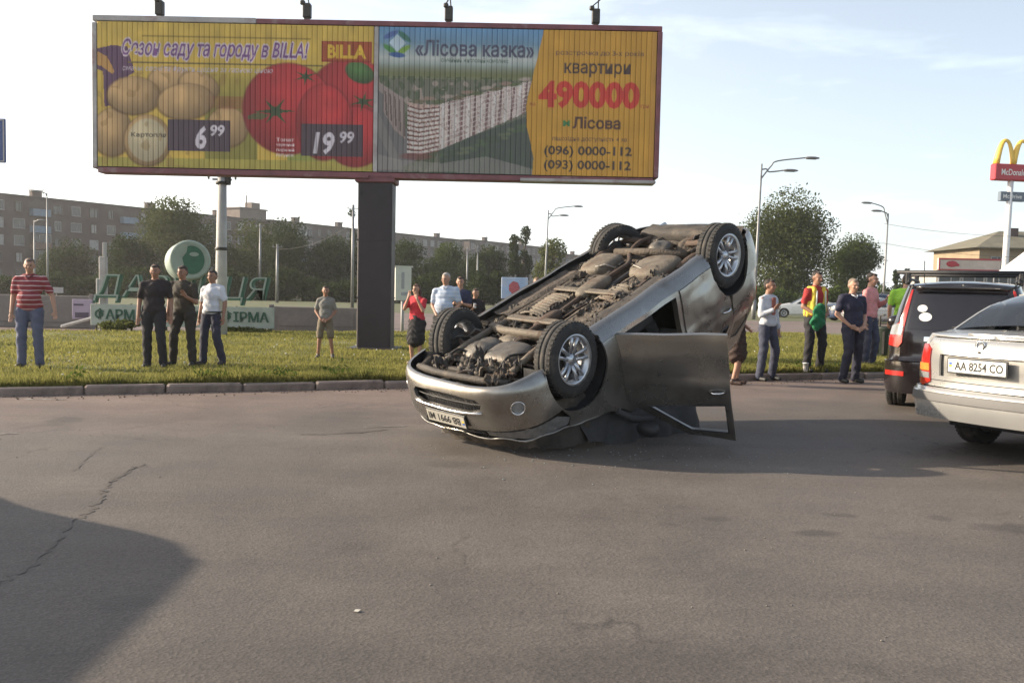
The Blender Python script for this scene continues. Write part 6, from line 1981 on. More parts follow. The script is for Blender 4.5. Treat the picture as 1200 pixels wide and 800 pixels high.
dm = MB().lathe([(0, .42), (.53, .42), (.56, .39), (.56, -.36), (.53, -.40), (.50, -.42), (.46, -.40), (0, -.40)], 36, axis='Y', mat=mr_)
dm.build('drum', wmz, t3)
def disc_pt(a, r_, y_): return mr_ @ Vector((r_ * math.cos(a), y_, r_ * math.sin(a)))
em = MB()
ring = []
em.add([mr_ @ Vector((x_, -.415, z_)) for x_, z_ in [(.34 * math.cos(a) + .04, .40 * math.sin(a)) for a in np.linspace(-2.3, 1.9, 16)] + [(-.10, .22), (-.22, .05), (-.18, -.12)]], [tuple(range(19))])
em.build('emblem', gm, t3)
em = MB(); em.add([mr_ @ Vector((.10 + .13 * math.cos(a), -.419, .16 + .06 * math.sin(a))) for a in np.linspace(0, 6.0, 12)], [tuple(range(12))]); em.build('emblem_highlight', wmz, t3)
MB().tube([(0, .15, 0), (0, .15, q.z - .3)], .06, 8).build('post', wmz, t3)
q0 = at(113, 380, 25.3); q1 = at(114, 283, 25.3)
t = thing('white_post', 'thin white two-part post behind the left end of the lettering board', 'post', (q0.x, 25.75, 0))
MB().box((0, 0, 1.1), (.20, .16, 2.2), bev=.02).build('post', palef, t)
MB().box((.04, 0, (2.2 + q1.z) / 2), (.09, .09, q1.z - 2.2), bev=.01).build('post_top', win_frame, t)
MB().box((-.14, -.02, 1.3), (.10, .1, .55), bev=.02).build('post_fitting', win_frame, t)

# ---------- white placard
q = at(472, 332, 27); zb2 = at(472, 352, 27).z; zt2 = at(472, 313, 27).z
t = thing('placard', 'white upright placard on a thin post between the billboard pillar and the woman in red', 'sign', (q.x, 27, 0), R(40))
MB().box((0, 0, (zb2 + zt2) / 2), (.56, .10, zt2 - zb2), bev=.012).box((0, 0, zt2 + .02), (.64, .12, .04)).build('placard_board', pm('placard_white', (.66, .66, .58), .6, var=.06), t)
MB().box((-.03, -.056, (zb2 + zt2) / 2 + .1), (.10, .004, .5)).box((.05, -.056, (zb2 + zt2) / 2 - .3), (.28, .004, .1)).build('placard_print', pm('faint_print', (.40, .40, .42), .7), t)
MB().tube([(0, 0, 0), (0, 0, zb2)], .05, 8).build('post', win_frame, t)
# ---------- blue board at the left edge, flower poster
zc1, zc0 = at(0, 139, 35).z, at(0, 191, 35).z; q = at(7, 165, 35)
t = thing('blue_road_sign', 'blue road sign board cut off by the left edge of the photograph', 'sign', (q.x - 1.5, 35, 0))
MB().box((0, 0, (zc0 + zc1) / 2), (3.0, .08, zc1 - zc0), bev=.03).build('sign_board', pm('sign_blue', (.03, .07, .22), .5), t)
MB().box((0, -.045, zc1 - .06), (2.9, .01, .05)).box((0, -.045, zc0 + .06), (2.9, .01, .05)).box((1.43, -.045, (zc0 + zc1) / 2), (.05, .01, zc1 - zc0 - .17)).build('sign_border', win_frame, t)
MB().tube([(-1.0, .12, 0), (-1.0, .12, zc1 - .2)], .10, 8).tube([(-.4, .12, zc0 - .3), (-1.0, .12, zc0 - .3)], .05, 6).build('post', dark_metal, t)
q = at(603, 338, 44); zc1, zc0 = at(603, 325, 44).z, at(603, 350, 44).z
t = thing('flower_poster', 'small pale blue street poster with a red bloom, over the far sill', 'poster', (q.x, 44, 0))
hw = .60; zm = (zc0 + zc1) / 2
MB().box((0, 0, zm), (2 * hw + .1, .12, zc1 - zc0), bev=.02).build('poster_board', pm('poster_sky', (.30, .42, .58), .6, var=.2, scale=2, col2=(.42, .46, .52)), t)
fl_ = MB()
for k in range(7): fl_.ball((.12 * math.cos(k * .9) - .02, -.07, zm + .02 + .15 * math.sin(k * .9)), (.16, .012, .17), 8)
fl_.build('bloom', pm('bloom_red', (.36, .09, .10), .6, var=.3, scale=12), t)
MB().tube([(hw - .02, 0, 0), (hw - .02, 0, zc1 + .1)], .04, 6).tube([(-hw + .02, 0, 0), (-hw + .02, 0, zc0)], .04, 6).build('post', dark_metal, t)

# ---------- posts and lamps
galv = pm('galvanised', (.24, .24, .24), .5, metal=.4, var=.2, scale=2)
concp = pm('pale_post', (.50, .49, .47), .75, var=.12, scale=3, col2=(.36, .34, .32), mask=(.5, .7))
def lamp(label, px, D, top, arms, group='street lamps round the junction', r0=.11, tilt=.0):
    H_ = at(px, top, D).z; x = at(px, top, D).x
    t = thing('street_lamp', label, 'street lamp', (x, D, 0), 0, group)
    t.rotation_euler = (0, R(tilt), 0)
    MB().tube([(0, 0, 0), (0, 0, H_ * .35), (0, 0, H_)], [r0, r0 * .8, r0 * .45], 8).build('pole', galv, t)
    MB().tube([(0, 0, 0), (0, 0, 1.2)], r0 * 1.35, 8).build('pole_foot', galv, t)
    for dx, dz, cu in arms:
        e_ = Vector((dx, -.2, dz)); zb3 = H_ + min(0, dz) - (0 if cu else 0)
        st_ = Vector((0, 0, H_ - (.9 if cu else .35)))
        en = Vector((dx, -.2, H_ + dz))
        mid_ = Vector((dx * .35, -.07, H_ + dz - (.25 if cu else .12)))
        a_ = MB().tube([tuple(p) for p in catmull([st_, st_.lerp(mid_, .6) + Vector((0, 0, .12)), mid_, en], 4)], .045, 6).build('lamp_arm', galv, t)
        s_ = math.copysign(1, dx)
        MB().ball((dx + s_ * .35, -.2, H_ + dz), (.48, .16, .09), 12).box((dx + s_ * .30, -.2, H_ + dz - .06), (.62, .22, .05), bev=.02).build('lamp_head', pm('lamp_head', (.16, .16, .16), .5), a_)
    return t
def m_(px, D): return px * D / FPX
lamp('tall double-armed lamp above the big tree behind the wreck\'s tail', 889, 55, 192, [(m_(50, 55), .45, True), (m_(26, 55), -.35, False)], tilt=1.2)
lamp('double-armed lamp beside the light green tree, its arms pointing right', 640, 85, 246, [(m_(30, 85), .45, True), (m_(14, 85), -.45, False)], tilt=1.4)
lamp('double-armed lamp right of the man in pink, its arms pointing left', 1039, 72, 250, [(-m_(22, 72), .75, True), (-m_(10, 72), .15, False)], tilt=1.0)
lamp('taller grey lamp post just right of the man in the striped polo', 55, 80, 226, [(m_(-8, 80), .1, False)])
lamp('shorter grey lamp post left of the man in the striped polo', 40, 84, 258, [(m_(6, 84), .0, False)])
lamp('thin lamp post with wires behind the man in light blue', 560, 88, 288, [(-m_(12, 88), .5, True)])
def post(label, px, D, top, r_, mt, grp='poles for the overhead wires', x_tilt=0):
    H_ = at(px, top, D).z; x = at(px, top, D).x
    t = thing('wire_pole', label, 'pole', (x, D, 0), 0, grp); t.rotation_euler = (0, R(x_tilt), 0)
    MB().tube([(0, 0, 0), (0, 0, H_)], [r_ * 1.2, r_ * .8], 12).build('pole', mt, t)
    MB().box((0, 0, H_ - .25), (.9 if r_ < .13 else .5, .05, .05)).tube([(-.35, 0, H_ - .25), (-.35, 0, H_ - .1)], .03, 5).tube([(.35, 0, H_ - .25), (.35, 0, H_ - .1)], .03, 5).build('insulator_arm', galv, t)
    return t
t = post('pale concrete post rising behind the left half of the billboard, by the man in white', 259, 23.5, 199, .14, concp, grp=None, x_tilt=.4)
mb_ = MB()
for z_ in (2.4, 4.1, 4.3): MB().lathe([(.15, -.04), (.165, -.03), (.165, .03), (.15, .04)], 16, mat=Matrix.Translation((0, 0, z_))).build('clamp_band', dark_metal, t)
mb_.box((.17, -.02, 4.2), (.12, .12, .3), bev=.02).build('junction_box', dark_metal, t)
post('thin dark pole just left of the billboard pillar', 414, 62, 240, .10, galv)
post('thin pole between the olive tree and the pillar, the left of two', 305, 90, 262, .11, galv)
post('thin pole between the olive tree and the pillar, the right of two', 325, 76, 286, .11, galv)
post('thin pole behind the wreck\'s bare front wheel and the person in black', 548, 96, 290, .10, galv)
wire_m = pm('wire', (.03, .03, .03), .6)
def wire(a, b, sag, label):
    a = Vector(a); b = Vector(b); pts = [a.lerp(b, k / 16) + Vector((0, 0, -sag * 4 * (k / 16) * (1 - k / 16))) for k in range(17)]
    o = MB().tube(pts, .016, 4).build('overhead_wire', wire_m); tag(o, label, 'wire', 'overhead wires')
wire(at(1036, 262, 72), at(1290, 275, 66), .5, 'upper overhead wire running right from the left-pointing lamp')
wire(at(1036, 285, 72), at(1290, 300, 66), .5, 'lower overhead wire running right from the left-pointing lamp')
wire(at(889, 250, 55), at(1036, 285, 72), .5, 'overhead wire between the two right-hand lamps')
wire(at(555, 292, 88), at(640, 262, 85), .6, 'overhead wire between the thin lamp post and the middle lamp')
wire(at(325, 292, 76), at(414, 262, 62), .5, 'overhead wire left of the billboard pillar')

# ---------- restaurant pylon sign
DS = 70
q = at(1184, 205, DS); zA = at(1184, 165, DS).z; zR1, zR0 = at(1184, 193, DS).z, at(1184, 212, DS).z; zG1, zG0 = at(1184, 225, DS).z, at(1184, 236, DS).z
t = thing('restaurant_sign', 'tall pylon sign with yellow double arches over a red box at the right edge', 'sign', (q.x, DS, 0), R(4)); t.rotation_euler = (0, R(.8), R(4))
MB().tube([(-.1, 0, 0), (-.1, 0, zR0)], [.26, .22], 12).build('pylon', pm('white_pylon', (.68, .68, .68), .5, var=.06), t)
red = pm('sign_red', (.42, .035, .05), .45, var=.1); yel = pm('arch_yellow', (.78, .52, .08), .45, var=.08); wht = pm('sign_white', (.75, .75, .73), .5)
MB().box((0, 0, (zR0 + zR1) / 2), (3.2, .7, zR1 - zR0), bev=.06).build('sign_box', red, t)
text_obj('sign_lettering', "McDonald's", 2.2, .5, lambda x, y, d: Vector((x, -.36 - d, (zR0 + zR1) / 2 + y)), wht, t, bold=.01, depth=.01)
am_ = MB(); hA = zA - zR1
for cx in (-.68, .68):
    pts = []
    for k in range(17):
        a = k / 16; xx = cx + (a - .5) * 1.36; zz2 = zR1 + hA * (1 - abs(2 * a - 1) ** 2.5)
        pts.append((xx, 0, zz2))
    am_.tube(pts, [.17 - .06 * math.sin(math.pi * k / 16) for k in range(17)], 8, squash=1.5)
am_.build('arches', yel, t)
MB().box((.05, 0, (zG0 + zG1) / 2), (2.0, .4, zG1 - zG0), bev=.03).build('lower_sign_box', pm('sign_grey_blue', (.13, .16, .20), .5), t)
text_obj('lower_lettering', "McDrive", 1.5, .32, lambda x, y, d: Vector((x, -.21 - d, (zG0 + zG1) / 2 + y)), wht, t, bold=.01, depth=.01)

# ---------- house with hipped roof, shop pavilion, awning
qa = at(1139, 290, 92); zE = qa.z; zR = at(1180, 271, 97).z
t = thing('hipped_house', 'tan house with an olive brown hipped roof behind the pylon sign', 'house', (qa.x + .8, 92, 0))
MB().box((6.2, 5, zE / 2), (12.4, 10, zE)).build('wall', pm('tan_wall', (.30, .23, .15), .85, var=.15, scale=.5), t)
rf = MB(); ov_ = .8
rf.add([(-ov_, -ov_, zE), (12.4 + ov_, -ov_, zE), (12.4 + ov_, 10 + ov_, zE), (-ov_, 10 + ov_, zE), (4.6, 5, zR), (7.8, 5, zR)], [(0, 1, 5, 4), (1, 2, 5), (2, 3, 4, 5), (3, 0, 4), (0, 3, 2, 1)])
for k in range(13): rf.box((k * 1.03 - .0, -ov_ - .02, zE - .03), (.95, .06, .12))
rf.build('roof', pm('olive_roof', (.17, .155, .11), .85, var=.2, scale=1.2, bump=.3), t)
for k in range(4): link_mesh('window', wm_b, t, (1.7 + k * 3.0, 0, zE - 1.6))
for k in range(4): link_mesh('window', wm_a, t, (1.7 + k * 3.0, 0, zE - 4.4))
MB().box((5.2, 3.5, zR - .6), (.8, .8, 1.6)).build('chimney', brick_m, t)
qa = at(1098, 310, 64); z1_, z0_ = at(1130, 303, 64).z, at(1130, 317, 64).z
t = thing('shop_pavilion', 'low shop pavilion with a red-edged sign strip behind the roof rack of the black car', 'shop', (qa.x, 64, 0))
MB().box((4.2, 2.5, z0_ / 2), (8.4, 5, z0_)).build('wall', pm('pavilion_wall', (.42, .38, .34), .8, var=.2, scale=.8), t)
MB().box((2.2, -.12, (z1_ + z0_) / 2), (4.4, .25, z1_ - z0_), bev=.03).build('fascia', pm('fascia_cream', (.55, .46, .40), .7, var=.12, scale=2), t)
MB().box((2.2, -.26, z1_ - .05), (4.4, .04, .10)).box((2.2, -.26, z0_ + .04), (4.4, .04, .07)).box((.05, -.26, (z1_ + z0_) / 2), (.08, .04, z1_ - z0_ - .2)).build('fascia_edge', red, t)
MB().ball((.95, -.26, (z1_ + z0_) / 2 + .02), (.42, .03, .22), 12).box((1.15, -.28, (z1_ + z0_) / 2 - .05), (.6, .03, .16)).build('fascia_emblem', red, t)
for k in range(5): link_mesh('window', wm_a, t, (.9 + k * 1.7, 0, z0_ - 1.0))
qa = at(1192, 300, 46); zt3 = at(1200, 291, 46).z
t = thing('white_tent', 'white sloping tent roof with red marks at the right edge, above the black car', 'tent', (qa.x + 1.5, 46, 0))
zt3b = at(1178, 322, 46).z
MB().add([(-1.9, -1.5, zt3b), (1.9, -1.5, zt3b), (1.9, 1.5, zt3b), (-1.9, 1.5, zt3b), (-.3, 0, zt3 + .5), (.3, 0, zt3 + .5)], [(0, 1, 5, 4), (1, 2, 5), (2, 3, 4, 5), (3, 0, 4)]).box((0, -1.51, zt3b - .12), (3.8, .02, .24)).build('canopy', pm('tent_white', (.66, .66, .68), .7, var=.06), t)
MB().add([(-.7, -1.12, zt3b + .32), (-.2, -1.12, zt3b + .32), (-.2, -.93, zt3b + .55), (-.7, -.93, zt3b + .55)], [(0, 1, 2, 3)]).build('red_mark', red, t)
for sx in (-1.85, 1.85):
    for sy in (-1.45, 1.45): MB().tube([(sx, sy, 0), (sx, sy, zt3b)], .04, 6).build('leg', galv, t)

# ---------- bin, cup
q = on_lawn(1036, 419)
t = thing('litter_bin', 'dark litter bin on the lawn beside the man in pink', 'bin', (q.x, q.y, .12))
MB().lathe([(0, 0), (.20, 0), (.25, .08), (.27, .62), (.29, .66), (.29, .72), (.24, .72), (.22, .5), (0, .5)], 20).build('bin_body', pm('bin_green', (.02, .03, .02), .6, var=.3), t)
mbn = MB()
for k in range(12): a = k * math.pi / 6; mbn.box((.262 * math.cos(a), .262 * math.sin(a), .36), (.02, .05, .5), rot=Matrix.Rotation(a, 3, 'Z'))
mbn.build('bin_slats', dark_metal, t)
MB().tube([(.0, .3, 0), (.0, .3, .95), (.0, .05, .98)], .02, 6).build('bin_bracket', dark_metal, t)
q = K0 + KD * ((gp(932, 440).x) / KD.x) + KN * .08
t = thing('paper_cup', 'white paper cup on the kerb near the feet of the man in the vest', 'cup', (q.x, q.y, .132))
MB().lathe([(0, .0), (.035, 0), (.05, .15), (.053, .15), (.053, .16), (0, .165)], 16).build('cup', wht, t)
MB().lathe([(.041, .04), (.0485, .10)], 16).build('cup_sleeve', pm('cup_sleeve', (.35, .34, .33), .8), t)
# ================================================================== other cars
random.seed(9)
paint_white_silver = pm('paint_pale_silver', (.52, .51, .485), .28, metal=.55, var=.04, scale=2, coat=.5)
paint_black = pm('paint_black_maroon', (.012, .009, .010), .2, var=.1, scale=2, coat=.7)
plan_sedan = [(.90, 0), (.88, -.34), (.80, -.58), (.64, -.74), (.38, -.815), (0, -.84), (-.8, -.85), (-1.6, -.85), (-2.5, -.84), (-3.0, -.82), (-3.34, -.775), (-3.50, -.68), (-3.585, -.48), (-3.62, -.24), (-3.63, 0)]
wm_s = wheel_meshes(.315, .195, .20, 7)
INS_R_SED = smooth_tab([(.12, .16), (.20, .10), (.30, .05), (.44, .0), (.56, .005), (.60, .05), (.70, .055), (.85, .05), (.98, .075), (1.03, .12), (1.2, .4), (1.4, .8)])
sedan_cfg = dict(
    plan=plan_sedan,
    ins_f=smooth_tab([(.12, .12), (.18, .05), (.26, .01), (.42, .0), (.55, .02), (.66, .05), (.76, .12), (.9, .22)]),
    ins_s=INS_S, ins_r=INS_R_SED,
    roof=[(.88, .70), (.5, .78), (.1, .86), (-.3, .93), (-.5, .97), (-.8, 1.13), (-1.25, 1.38), (-1.7, 1.44), (-2.2, 1.42), (-2.6, 1.31), (-3.02, 1.075), (-3.3, 1.055), (-3.5, 1.045), (-3.63, 1.04)],
    wb=2.52, ra=.35, hz=.315, belt=.94, half=.845, xh=-.55, xB=-1.55, rd=.10, zbu=.52,
    paint=paint_white_silver, glass=glass_dark, handle=paint_white_silver, hand_z=.80, drop=0,
    door_f=[(-.55, .285), (-.555, .88), (-.72, 1.0), (-1.25, 1.32), (-1.55, 1.36), (-1.54, .285)],
    door_r=[(-1.56, .285), (-1.57, 1.36), (-2.15, 1.35), (-2.38, 1.22), (-2.42, .95), (-2.40, .645), (-2.31, .595), (-2.21, .48), (-2.172, .36), (-2.172, .285)],
    win_f=[(-.80, .97), (-1.27, 1.27), (-1.49, 1.30), (-1.49, .95)], win_r=[(-1.62, .95), (-1.62, 1.30), (-2.08, 1.28), (-2.28, 1.18), (-2.34, .98)],
    front_holes=[[(-.38, .35), (.38, .35), (.42, .26), (-.42, .26)]],
    rbz=.60, rb_out=.035, rb_low=.33,
    q_start=lambda s: [(s.X(-2.425), .652), (s.X(-2.422), .9), (s.X(-2.422), 1.2)],
    q_tail=lambda s: [(s.smax - .70, .604), (s.smax - .70, .95)], q_end=lambda s: s.smax - .70,
    tail=[('boot_lid', lambda s: [(s.smax - .695, .604), (s.smax - .695, s.zr(s.smax - .695) - .015), (s.smax - .35, 1.03), (s.smax, 1.035), (s.smax + .35, 1.03), (s.smax + .695, s.zr(s.smax - .695) - .015), (s.smax + .695, .604)], paint_white_silver, 0.0, False,
           [lambda s: [(s.smax - .36, .70), (s.smax - .36, .89), (s.smax + .50, .89), (s.smax + .50, .70)]]),
          ('plate_recess', lambda s: [(s.smax - .38, .69), (s.smax - .38, .90), (s.smax + .52, .90), (s.smax + .52, .69)], pm('recess_grey', (.30, .29, .27), .4, metal=.4), .035, False),
          ('lid_seam', lambda s: [(s.smax - .69, .655), (s.smax - .69, .662), (s.smax + .69, .662), (s.smax + .69, .655)], ink, -.002, False),
          ('tail_light', lambda s: [(s.smax - .93, .66), (s.smax - .92, .88), (s.smax - .86, .965), (s.smax - .70, .97), (s.smax - .62, .93), (s.smax - .60, .64), (s.smax - .70, .60)], lamp_red, -.014, True),
          ('turn_light', lambda s: [(s.smax - .90, .735), (s.smax - .90, .80), (s.smax - .615, .80), (s.smax - .612, .735)], lamp_amber, -.020, True),
          ('reversing_light', lambda s: [(s.smax - .90, .668), (s.smax - .90, .722), (s.smax - .61, .722), (s.smax - .607, .668)], lamp_clear, -.020, True)],
    rb_strips={'a': (1.05, .485, .555, .052, pm('strip_grey', (.14, .135, .13), .6)), 'b': (1.06, .559, .568, .05, paint_white_silver)},
    top=[('hood', None, -.47, 1, paint_white_silver, [(0, 0), (.4, .03), (1.5, .05), (2, .06)], 0), ('windscreen', -.49, -1.26, .96, glass_dark, [(0, .07)], .004), ('roof', -1.27, -2.16, 1, paint_white_silver, [(0, .055)], 0),
         ('rear_window', -2.18, -2.98, .95, glass_dark, [(0, .06)], .004), ('boot_top', -3.0, None, 1, paint_white_silver, [(0, .02)], 0)],
    wm=wm_s, wob=0.0)
cl = at(1053, 500, 8.75)                       # rear left corner of the sedan on the road
al = R(30); fwd = Vector((math.cos(al), math.sin(al), 0)); rgt = Vector((fwd.y, -fwd.x, 0)); SS_ = 1.08
cl.z = 0
o_ = cl + rgt * .80 * SS_ + fwd * 3.62 * SS_
sedan = thing('sedan', 'pale silver sedan cut off by the right edge, boot and number plate towards us', 'car', (o_.x, o_.y, 0), al)
sedan.scale = (SS_,) * 3
ss = build_car(sedan, sedan_cfg)
PS = ss.P; SM = ss.smax
def rear_item(u_off, z_): p_ = PS(SM + u_off, z_); n_ = (PS(SM + u_off, z_, -.05) - PS(SM + u_off, z_, .05)).normalized(); return p_, n_
off = .10                                 # the plate sits left of the middle
p_, n_ = rear_item(off, .80); yaw = math.atan2(n_.y, n_.x) + math.pi / 2
po = plate(sedan, p_ + n_ * .012 + Vector((0, 0, .005)), (0, 0, yaw), 'AA 8254 CO')
p_, n_ = rear_item(off, .985)
MB().lathe([(.030, 0), (.045, 0), (.045, .008), (.030, .008)], 20, close=True, mat=Matrix.Translation(p_ + n_ * .004) @ n_.to_track_quat('Z', 'Y').to_matrix().to_4x4()).build('boot_badge', chrome, sedan)
p_, n_ = rear_item(off, .93)
MB().lathe([(0, 0), (.014, 0), (.014, .006), (0, .006)], 12, mat=Matrix.Translation(p_ + n_ * .002) @ n_.to_track_quat('Z', 'Y').to_matrix().to_4x4()).build('boot_lock', dark_metal, sedan)
MB().tube([PS(SM - .30 + k * .06, 1.062, -.01 + .03 * 0) + Vector((.02, 0, .012)) for k in range(11)], .010, 6).build('boot_lip', paint_white_silver, sedan)
MB().tube([(-3.2, -.45, .24), (-3.62, -.45, .23)], .024, 8).build('tailpipe', chrome, sedan)
MB().box((-1.8, 0, .27), (2.5, 1.2, .10)).build('underbody', plastic_black, sedan)

plan_suv = [(.85, 0), (.84, -.38), (.76, -.64), (.60, -.80), (.34, -.875), (0, -.90), (-.8, -.905), (-1.6, -.905), (-2.5, -.90), (-2.95, -.885), (-3.22, -.83), (-3.38, -.70), (-3.45, -.45), (-3.47, 0)]
wm_v = wheel_meshes(.36, .23, .22, 6)
suv_cfg = dict(
    plan=plan_suv,
    ins_f=smooth_tab([(.15, .12), (.24, .03), (.4, .0), (.62, .01), (.8, .04), (.95, .10), (1.1, .2)]),
    ins_s=smooth_tab([(.10, .16), (.18, .07), (.30, .01), (.45, 0), (.8, .0), (1.0, .02), (1.1, .045), (1.4, .13), (1.65, .22), (1.8, .28)]),
    ins_r=smooth_tab([(.15, .10), (.25, .03), (.42, .0), (.66, .0), (.70, .05), (.95, .06), (1.1, .09), (1.4, .18), (1.64, .27), (1.8, .36)]),
    roof=[(.84, .93), (.5, .98), (.1, 1.03), (-.3, 1.08), (-.5, 1.12), (-1.05, 1.53), (-1.4, 1.64), (-2.2, 1.68), (-3.0, 1.66), (-3.3, 1.63), (-3.47, 1.62)],
    wb=2.60, ra=.40, hz=.355, belt=1.06, half=.905, xh=-.57, xB=-1.60, rd=.07, zbu=.64,
    paint=paint_black, glass=glass_black, handle=chrome, hand_z=.94,
    door_f=[(-.57, .285), (-.575, 1.0), (-.72, 1.12), (-1.12, 1.48), (-1.60, 1.58), (-1.59, .285)],
    door_r=[(-1.61, .285), (-1.62, 1.58), (-2.2, 1.60), (-2.46, 1.50), (-2.53, 1.1), (-2.50, .744), (-2.38, .69), (-2.25, .55), (-2.20, .40), (-2.20, .285)],
    win_f=[(-.84, 1.12), (-1.15, 1.42), (-1.54, 1.52), (-1.54, 1.10)], win_r=[(-1.67, 1.10), (-1.67, 1.52), (-2.16, 1.54), (-2.38, 1.47), (-2.44, 1.12)],
    front_holes=[[(-.4, .40), (.4, .40), (.45, .28), (-.45, .28)]],
    rbz=.66, rb_out=.05,
    q_start=lambda s: [(s.X(-2.54), .748), (s.X(-2.534), .9), (s.X(-2.534), 1.3)],
    q_tail=lambda s: [(s.smax - .74, .664), (s.smax - .74, 1.0)], q_end=lambda s: s.smax - .74,
    q_win=[[(-2.62, 1.13), (-2.60, 1.50), (-3.02, 1.50), (-3.06, 1.14)]],
    tail=[('tailgate', lambda s: [(s.smax - .735, .664), (s.smax - .735, s.zr(s.smax - .735) - .012), (s.smax, 1.605), (s.smax + .735, s.zr(s.smax - .735) - .012), (s.smax + .735, .664)], paint_black, 0.0, False, []),
          ('rear_window', lambda s: [(s.smax - .66, 1.08), (s.smax - .60, 1.54), (s.smax, 1.56), (s.smax + .60, 1.54), (s.smax + .66, 1.08)], glass_black, -.006, False),
          ('tail_light', lambda s: [(s.smax - .98, .86), (s.smax - 1.02, 1.10), (s.smax - .82, 1.16), (s.smax - .76, 1.60), (s.smax - .70, 1.60), (s.smax - .71, .90), (s.smax - .76, .84)], lamp_red, -.014, True),
          ('reversing_light', lambda s: [(s.smax - .97, 1.0), (s.smax - .98, 1.12), (s.smax - .80, 1.15), (s.smax - .72, 1.12), (s.smax - .72, 1.0)], lamp_clear, -.022, True),
          ('garnish', lambda s: [(s.smax - .42, .93), (s.smax - .42, .99), (s.smax + .42, .99), (s.smax + .42, .93)], chrome, -.014, False),
          ('bumper_reflector', lambda s: [(s.smax - .90, .47), (s.smax - .90, .53), (s.smax - .62, .53), (s.smax - .62, .47)], lamp_red, -.060, True)],
    top=[('hood', None, -.47, 1, paint_black, [(0, 0), (.4, .03), (2, .06)], 0), ('windscreen', -.49, -1.06, .96, glass_black, [(0, .07)], .004), ('roof', -1.08, None, 1, paint_black, [(0, .05)], 0)],
    wm=wm_v, wob=0.0)
DV = 11.9
cl = at(1041, 420, DV); al2 = R(62); fwd2 = Vector((math.cos(al2), math.sin(al2), 0)); rg2 = Vector((fwd2.y, -fwd2.x, 0))
o_ = Vector((cl.x, DV, 0)) + rg2 * .84 + fwd2 * 3.3
suv = thing('off_roader', 'black off-roader with red tall tail lights and a roof rack, behind the silver sedan', 'car', (o_.x, o_.y, 0), al2)
sv = build_car(suv, suv_cfg); PV = sv.P; VM = sv.smax
rk_ = MB()
for x_ in (-1.5, -3.05):
    rk_.tube([(x_, -.80, 1.83), (x_, .80, 1.83)], .028, 8)
    for y_ in (-.66, .66): rk_.box((x_, y_, 1.745), (.10, .06, .16), bev=.012)
for y_ in (-.64, .64): rk_.tube([(-1.3, y_, 1.70), (-1.4, y_, 1.74), (-3.1, y_, 1.74), (-3.2, y_, 1.69)], .018, 6)
rk_.build('roof_rack', plastic_black, suv)
stk = MB()
def sv_pt(a, b): p_ = PV(VM + .47 + a, 1.30 + b, -.016); return p_
for cy_, rr_ in ((.055, .065), (-.055, .080)):
    ring = [sv_pt(rr_ * 1.05 * math.cos(a) - .02 + cy_ * -.45 * -1, cy_ + rr_ * .72 * math.sin(a)) for a in np.linspace(0, 2 * math.pi, 18)[:-1]]
    stk.add(ring, [tuple(range(17))])
stk.build('window_sticker', wht, suv)
MB().tube([PV(VM + u, 1.585, -.02) + Vector((-.05, 0, .03)) for u in np.linspace(-.6, .6, 9)], .022, 6, squash=2).build('rear_spoiler', paint_black, suv)
MB().tube([PV(VM + .1, 1.12, -.02), PV(VM - .3, 1.16, -.03)], .008, 5).build('rear_wiper', ink, suv)
MB().tube([PV(VM - 1.02 + k * .05, .56, -.056) for k in range(8)], .022, 6).build('bumper_trim', pm('trim_grey', (.3, .3, .3), .4, metal=.5), suv)
for sg in (1, -1): MB().ball((-.80, -1.0 * sg, 1.12), (.08, .11, .09), 12).build('mirror', paint_black, suv)
MB().tube([(-2.4, .5, 1.70), (-2.55, .5, 2.0)], .006, 5).build('aerial', ink, suv)

# ---------- distant parked cars: copies of the sedan and the off-roader in other colours
def recolour(o, old, new):
    for s_ in o.material_slots:
        if s_.material == old: s_.link = 'OBJECT'; s_.material = new
    for ch in o.children: recolour(ch, old, new)
def car_copy(src, label, loc, rz, old=None, new=None, group='traffic beyond the lawn'):
    c_ = copy_tree(src); c_.location = loc; c_.rotation_euler = (0, 0, rz); c_.scale = (1, 1, 1); c_['label'] = label; c_['group'] = group
    if new: recolour(c_, old, new)
    return c_
def ground_at(px, D): q = at(px, 340, D); return (q.x, D, 0)
pw = pm('paint_white', (.62, .62, .62), .3, var=.04, coat=.5); pb = pm('paint_dark_blue', (.03, .045, .09), .3, var=.05, coat=.5); prd = pm('paint_red', (.30, .03, .03), .3, var=.05, coat=.5)
car_copy(sedan, 'white car seen between the man in the pale shirt and the man in the vest', ground_at(918, 62), R(170), paint_white_silver, pw)
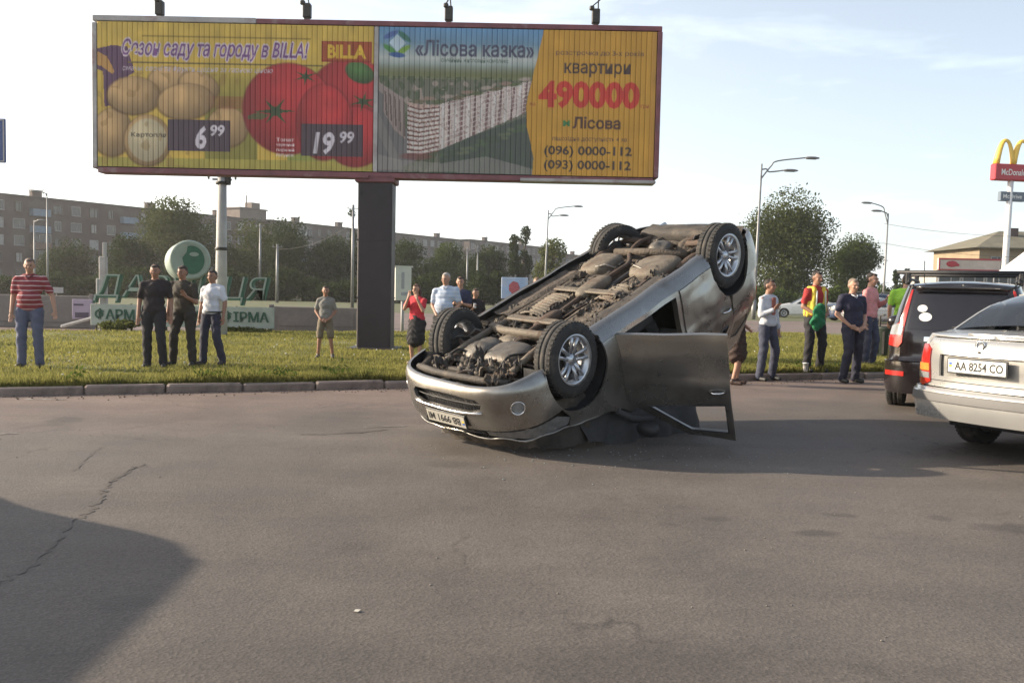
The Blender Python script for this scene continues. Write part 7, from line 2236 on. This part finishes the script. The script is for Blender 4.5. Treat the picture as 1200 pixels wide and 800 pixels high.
car_copy(suv, 'dark blue car behind the man in the navy polo', ground_at(985, 56), R(185), paint_black, pb)
car_copy(sedan, 'silver car behind the lamp post right of the man in pink', ground_at(1060, 52), R(10))

# ---------- box van standing left of the camera; its shadow reaches into the picture
van = thing('box_van', 'white van standing outside the left edge, casting the rounded shadow on the near road', 'van', (-7.05, 6.68, 0), R(90))
vb = MB()
prof = [(0, .35), (.02, .75), (-.12, 1.0), (-.45, 1.22), (-.85, 1.62), (-1.15, 1.74), (-1.6, 1.79), (-4.8, 1.79), (-4.95, 1.6), (-5.0, .35)]
prof = [tuple(p) for p in catmull(prof, 5)]
vb.prism(prof, -.85, .85)
vb.build('van_body', pw, van, bevel=.06)
MB().prism([(-.52, 1.24), (-.88, 1.60), (-1.5, 1.62), (-1.5, 1.10), (-.6, 1.10)], -.865, .865).build('cab_window', glass_black, van)
MB().add([(-.475, -.72, 1.24), (-.475, .72, 1.24), (-.875, .68, 1.63), (-.875, -.68, 1.63)], [(0, 1, 2, 3)]).build('windscreen', glass_black, van, loc=(.02, 0, .02))
for sg in (1, -1): MB().box((.0, .62 * sg, .80), (.1, .28, .16), bev=.03).build('headlight', lamp_clear, van)
for cx in (-.85, -4.0):
    for sg in (1, -1): add_wheel(wm_v, van, (cx, -.76 * sg, .36), left=(sg < 0))
# ================================================================== summer haze
hb = MB().box((0, 0, 0), (300, 460, 18.6)).build('haze', pm('haze_dummy', (1, 1, 1)), loc=(0, 205, 8.3))
hm_ = bpy.data.materials.new('haze_air'); hm_.use_nodes = True; _t = hm_.node_tree; _t.nodes.clear()
_o = nd(_t, 'ShaderNodeOutputMaterial'); _v = nd(_t, 'ShaderNodeVolumePrincipled'); _v.inputs['Color'].default_value = (.96, .95, .93, 1)
_v.inputs['Density'].default_value = .0005; _v.inputs['Anisotropy'].default_value = .45
_t.links.new(_v.outputs[0], _o.inputs['Volume']); hb.data.materials.clear(); hb.data.materials.append(hm_); hb['kind'] = 'stuff'
hb['label'] = 'thin summer haze over the junction'; hb['category'] = 'haze'
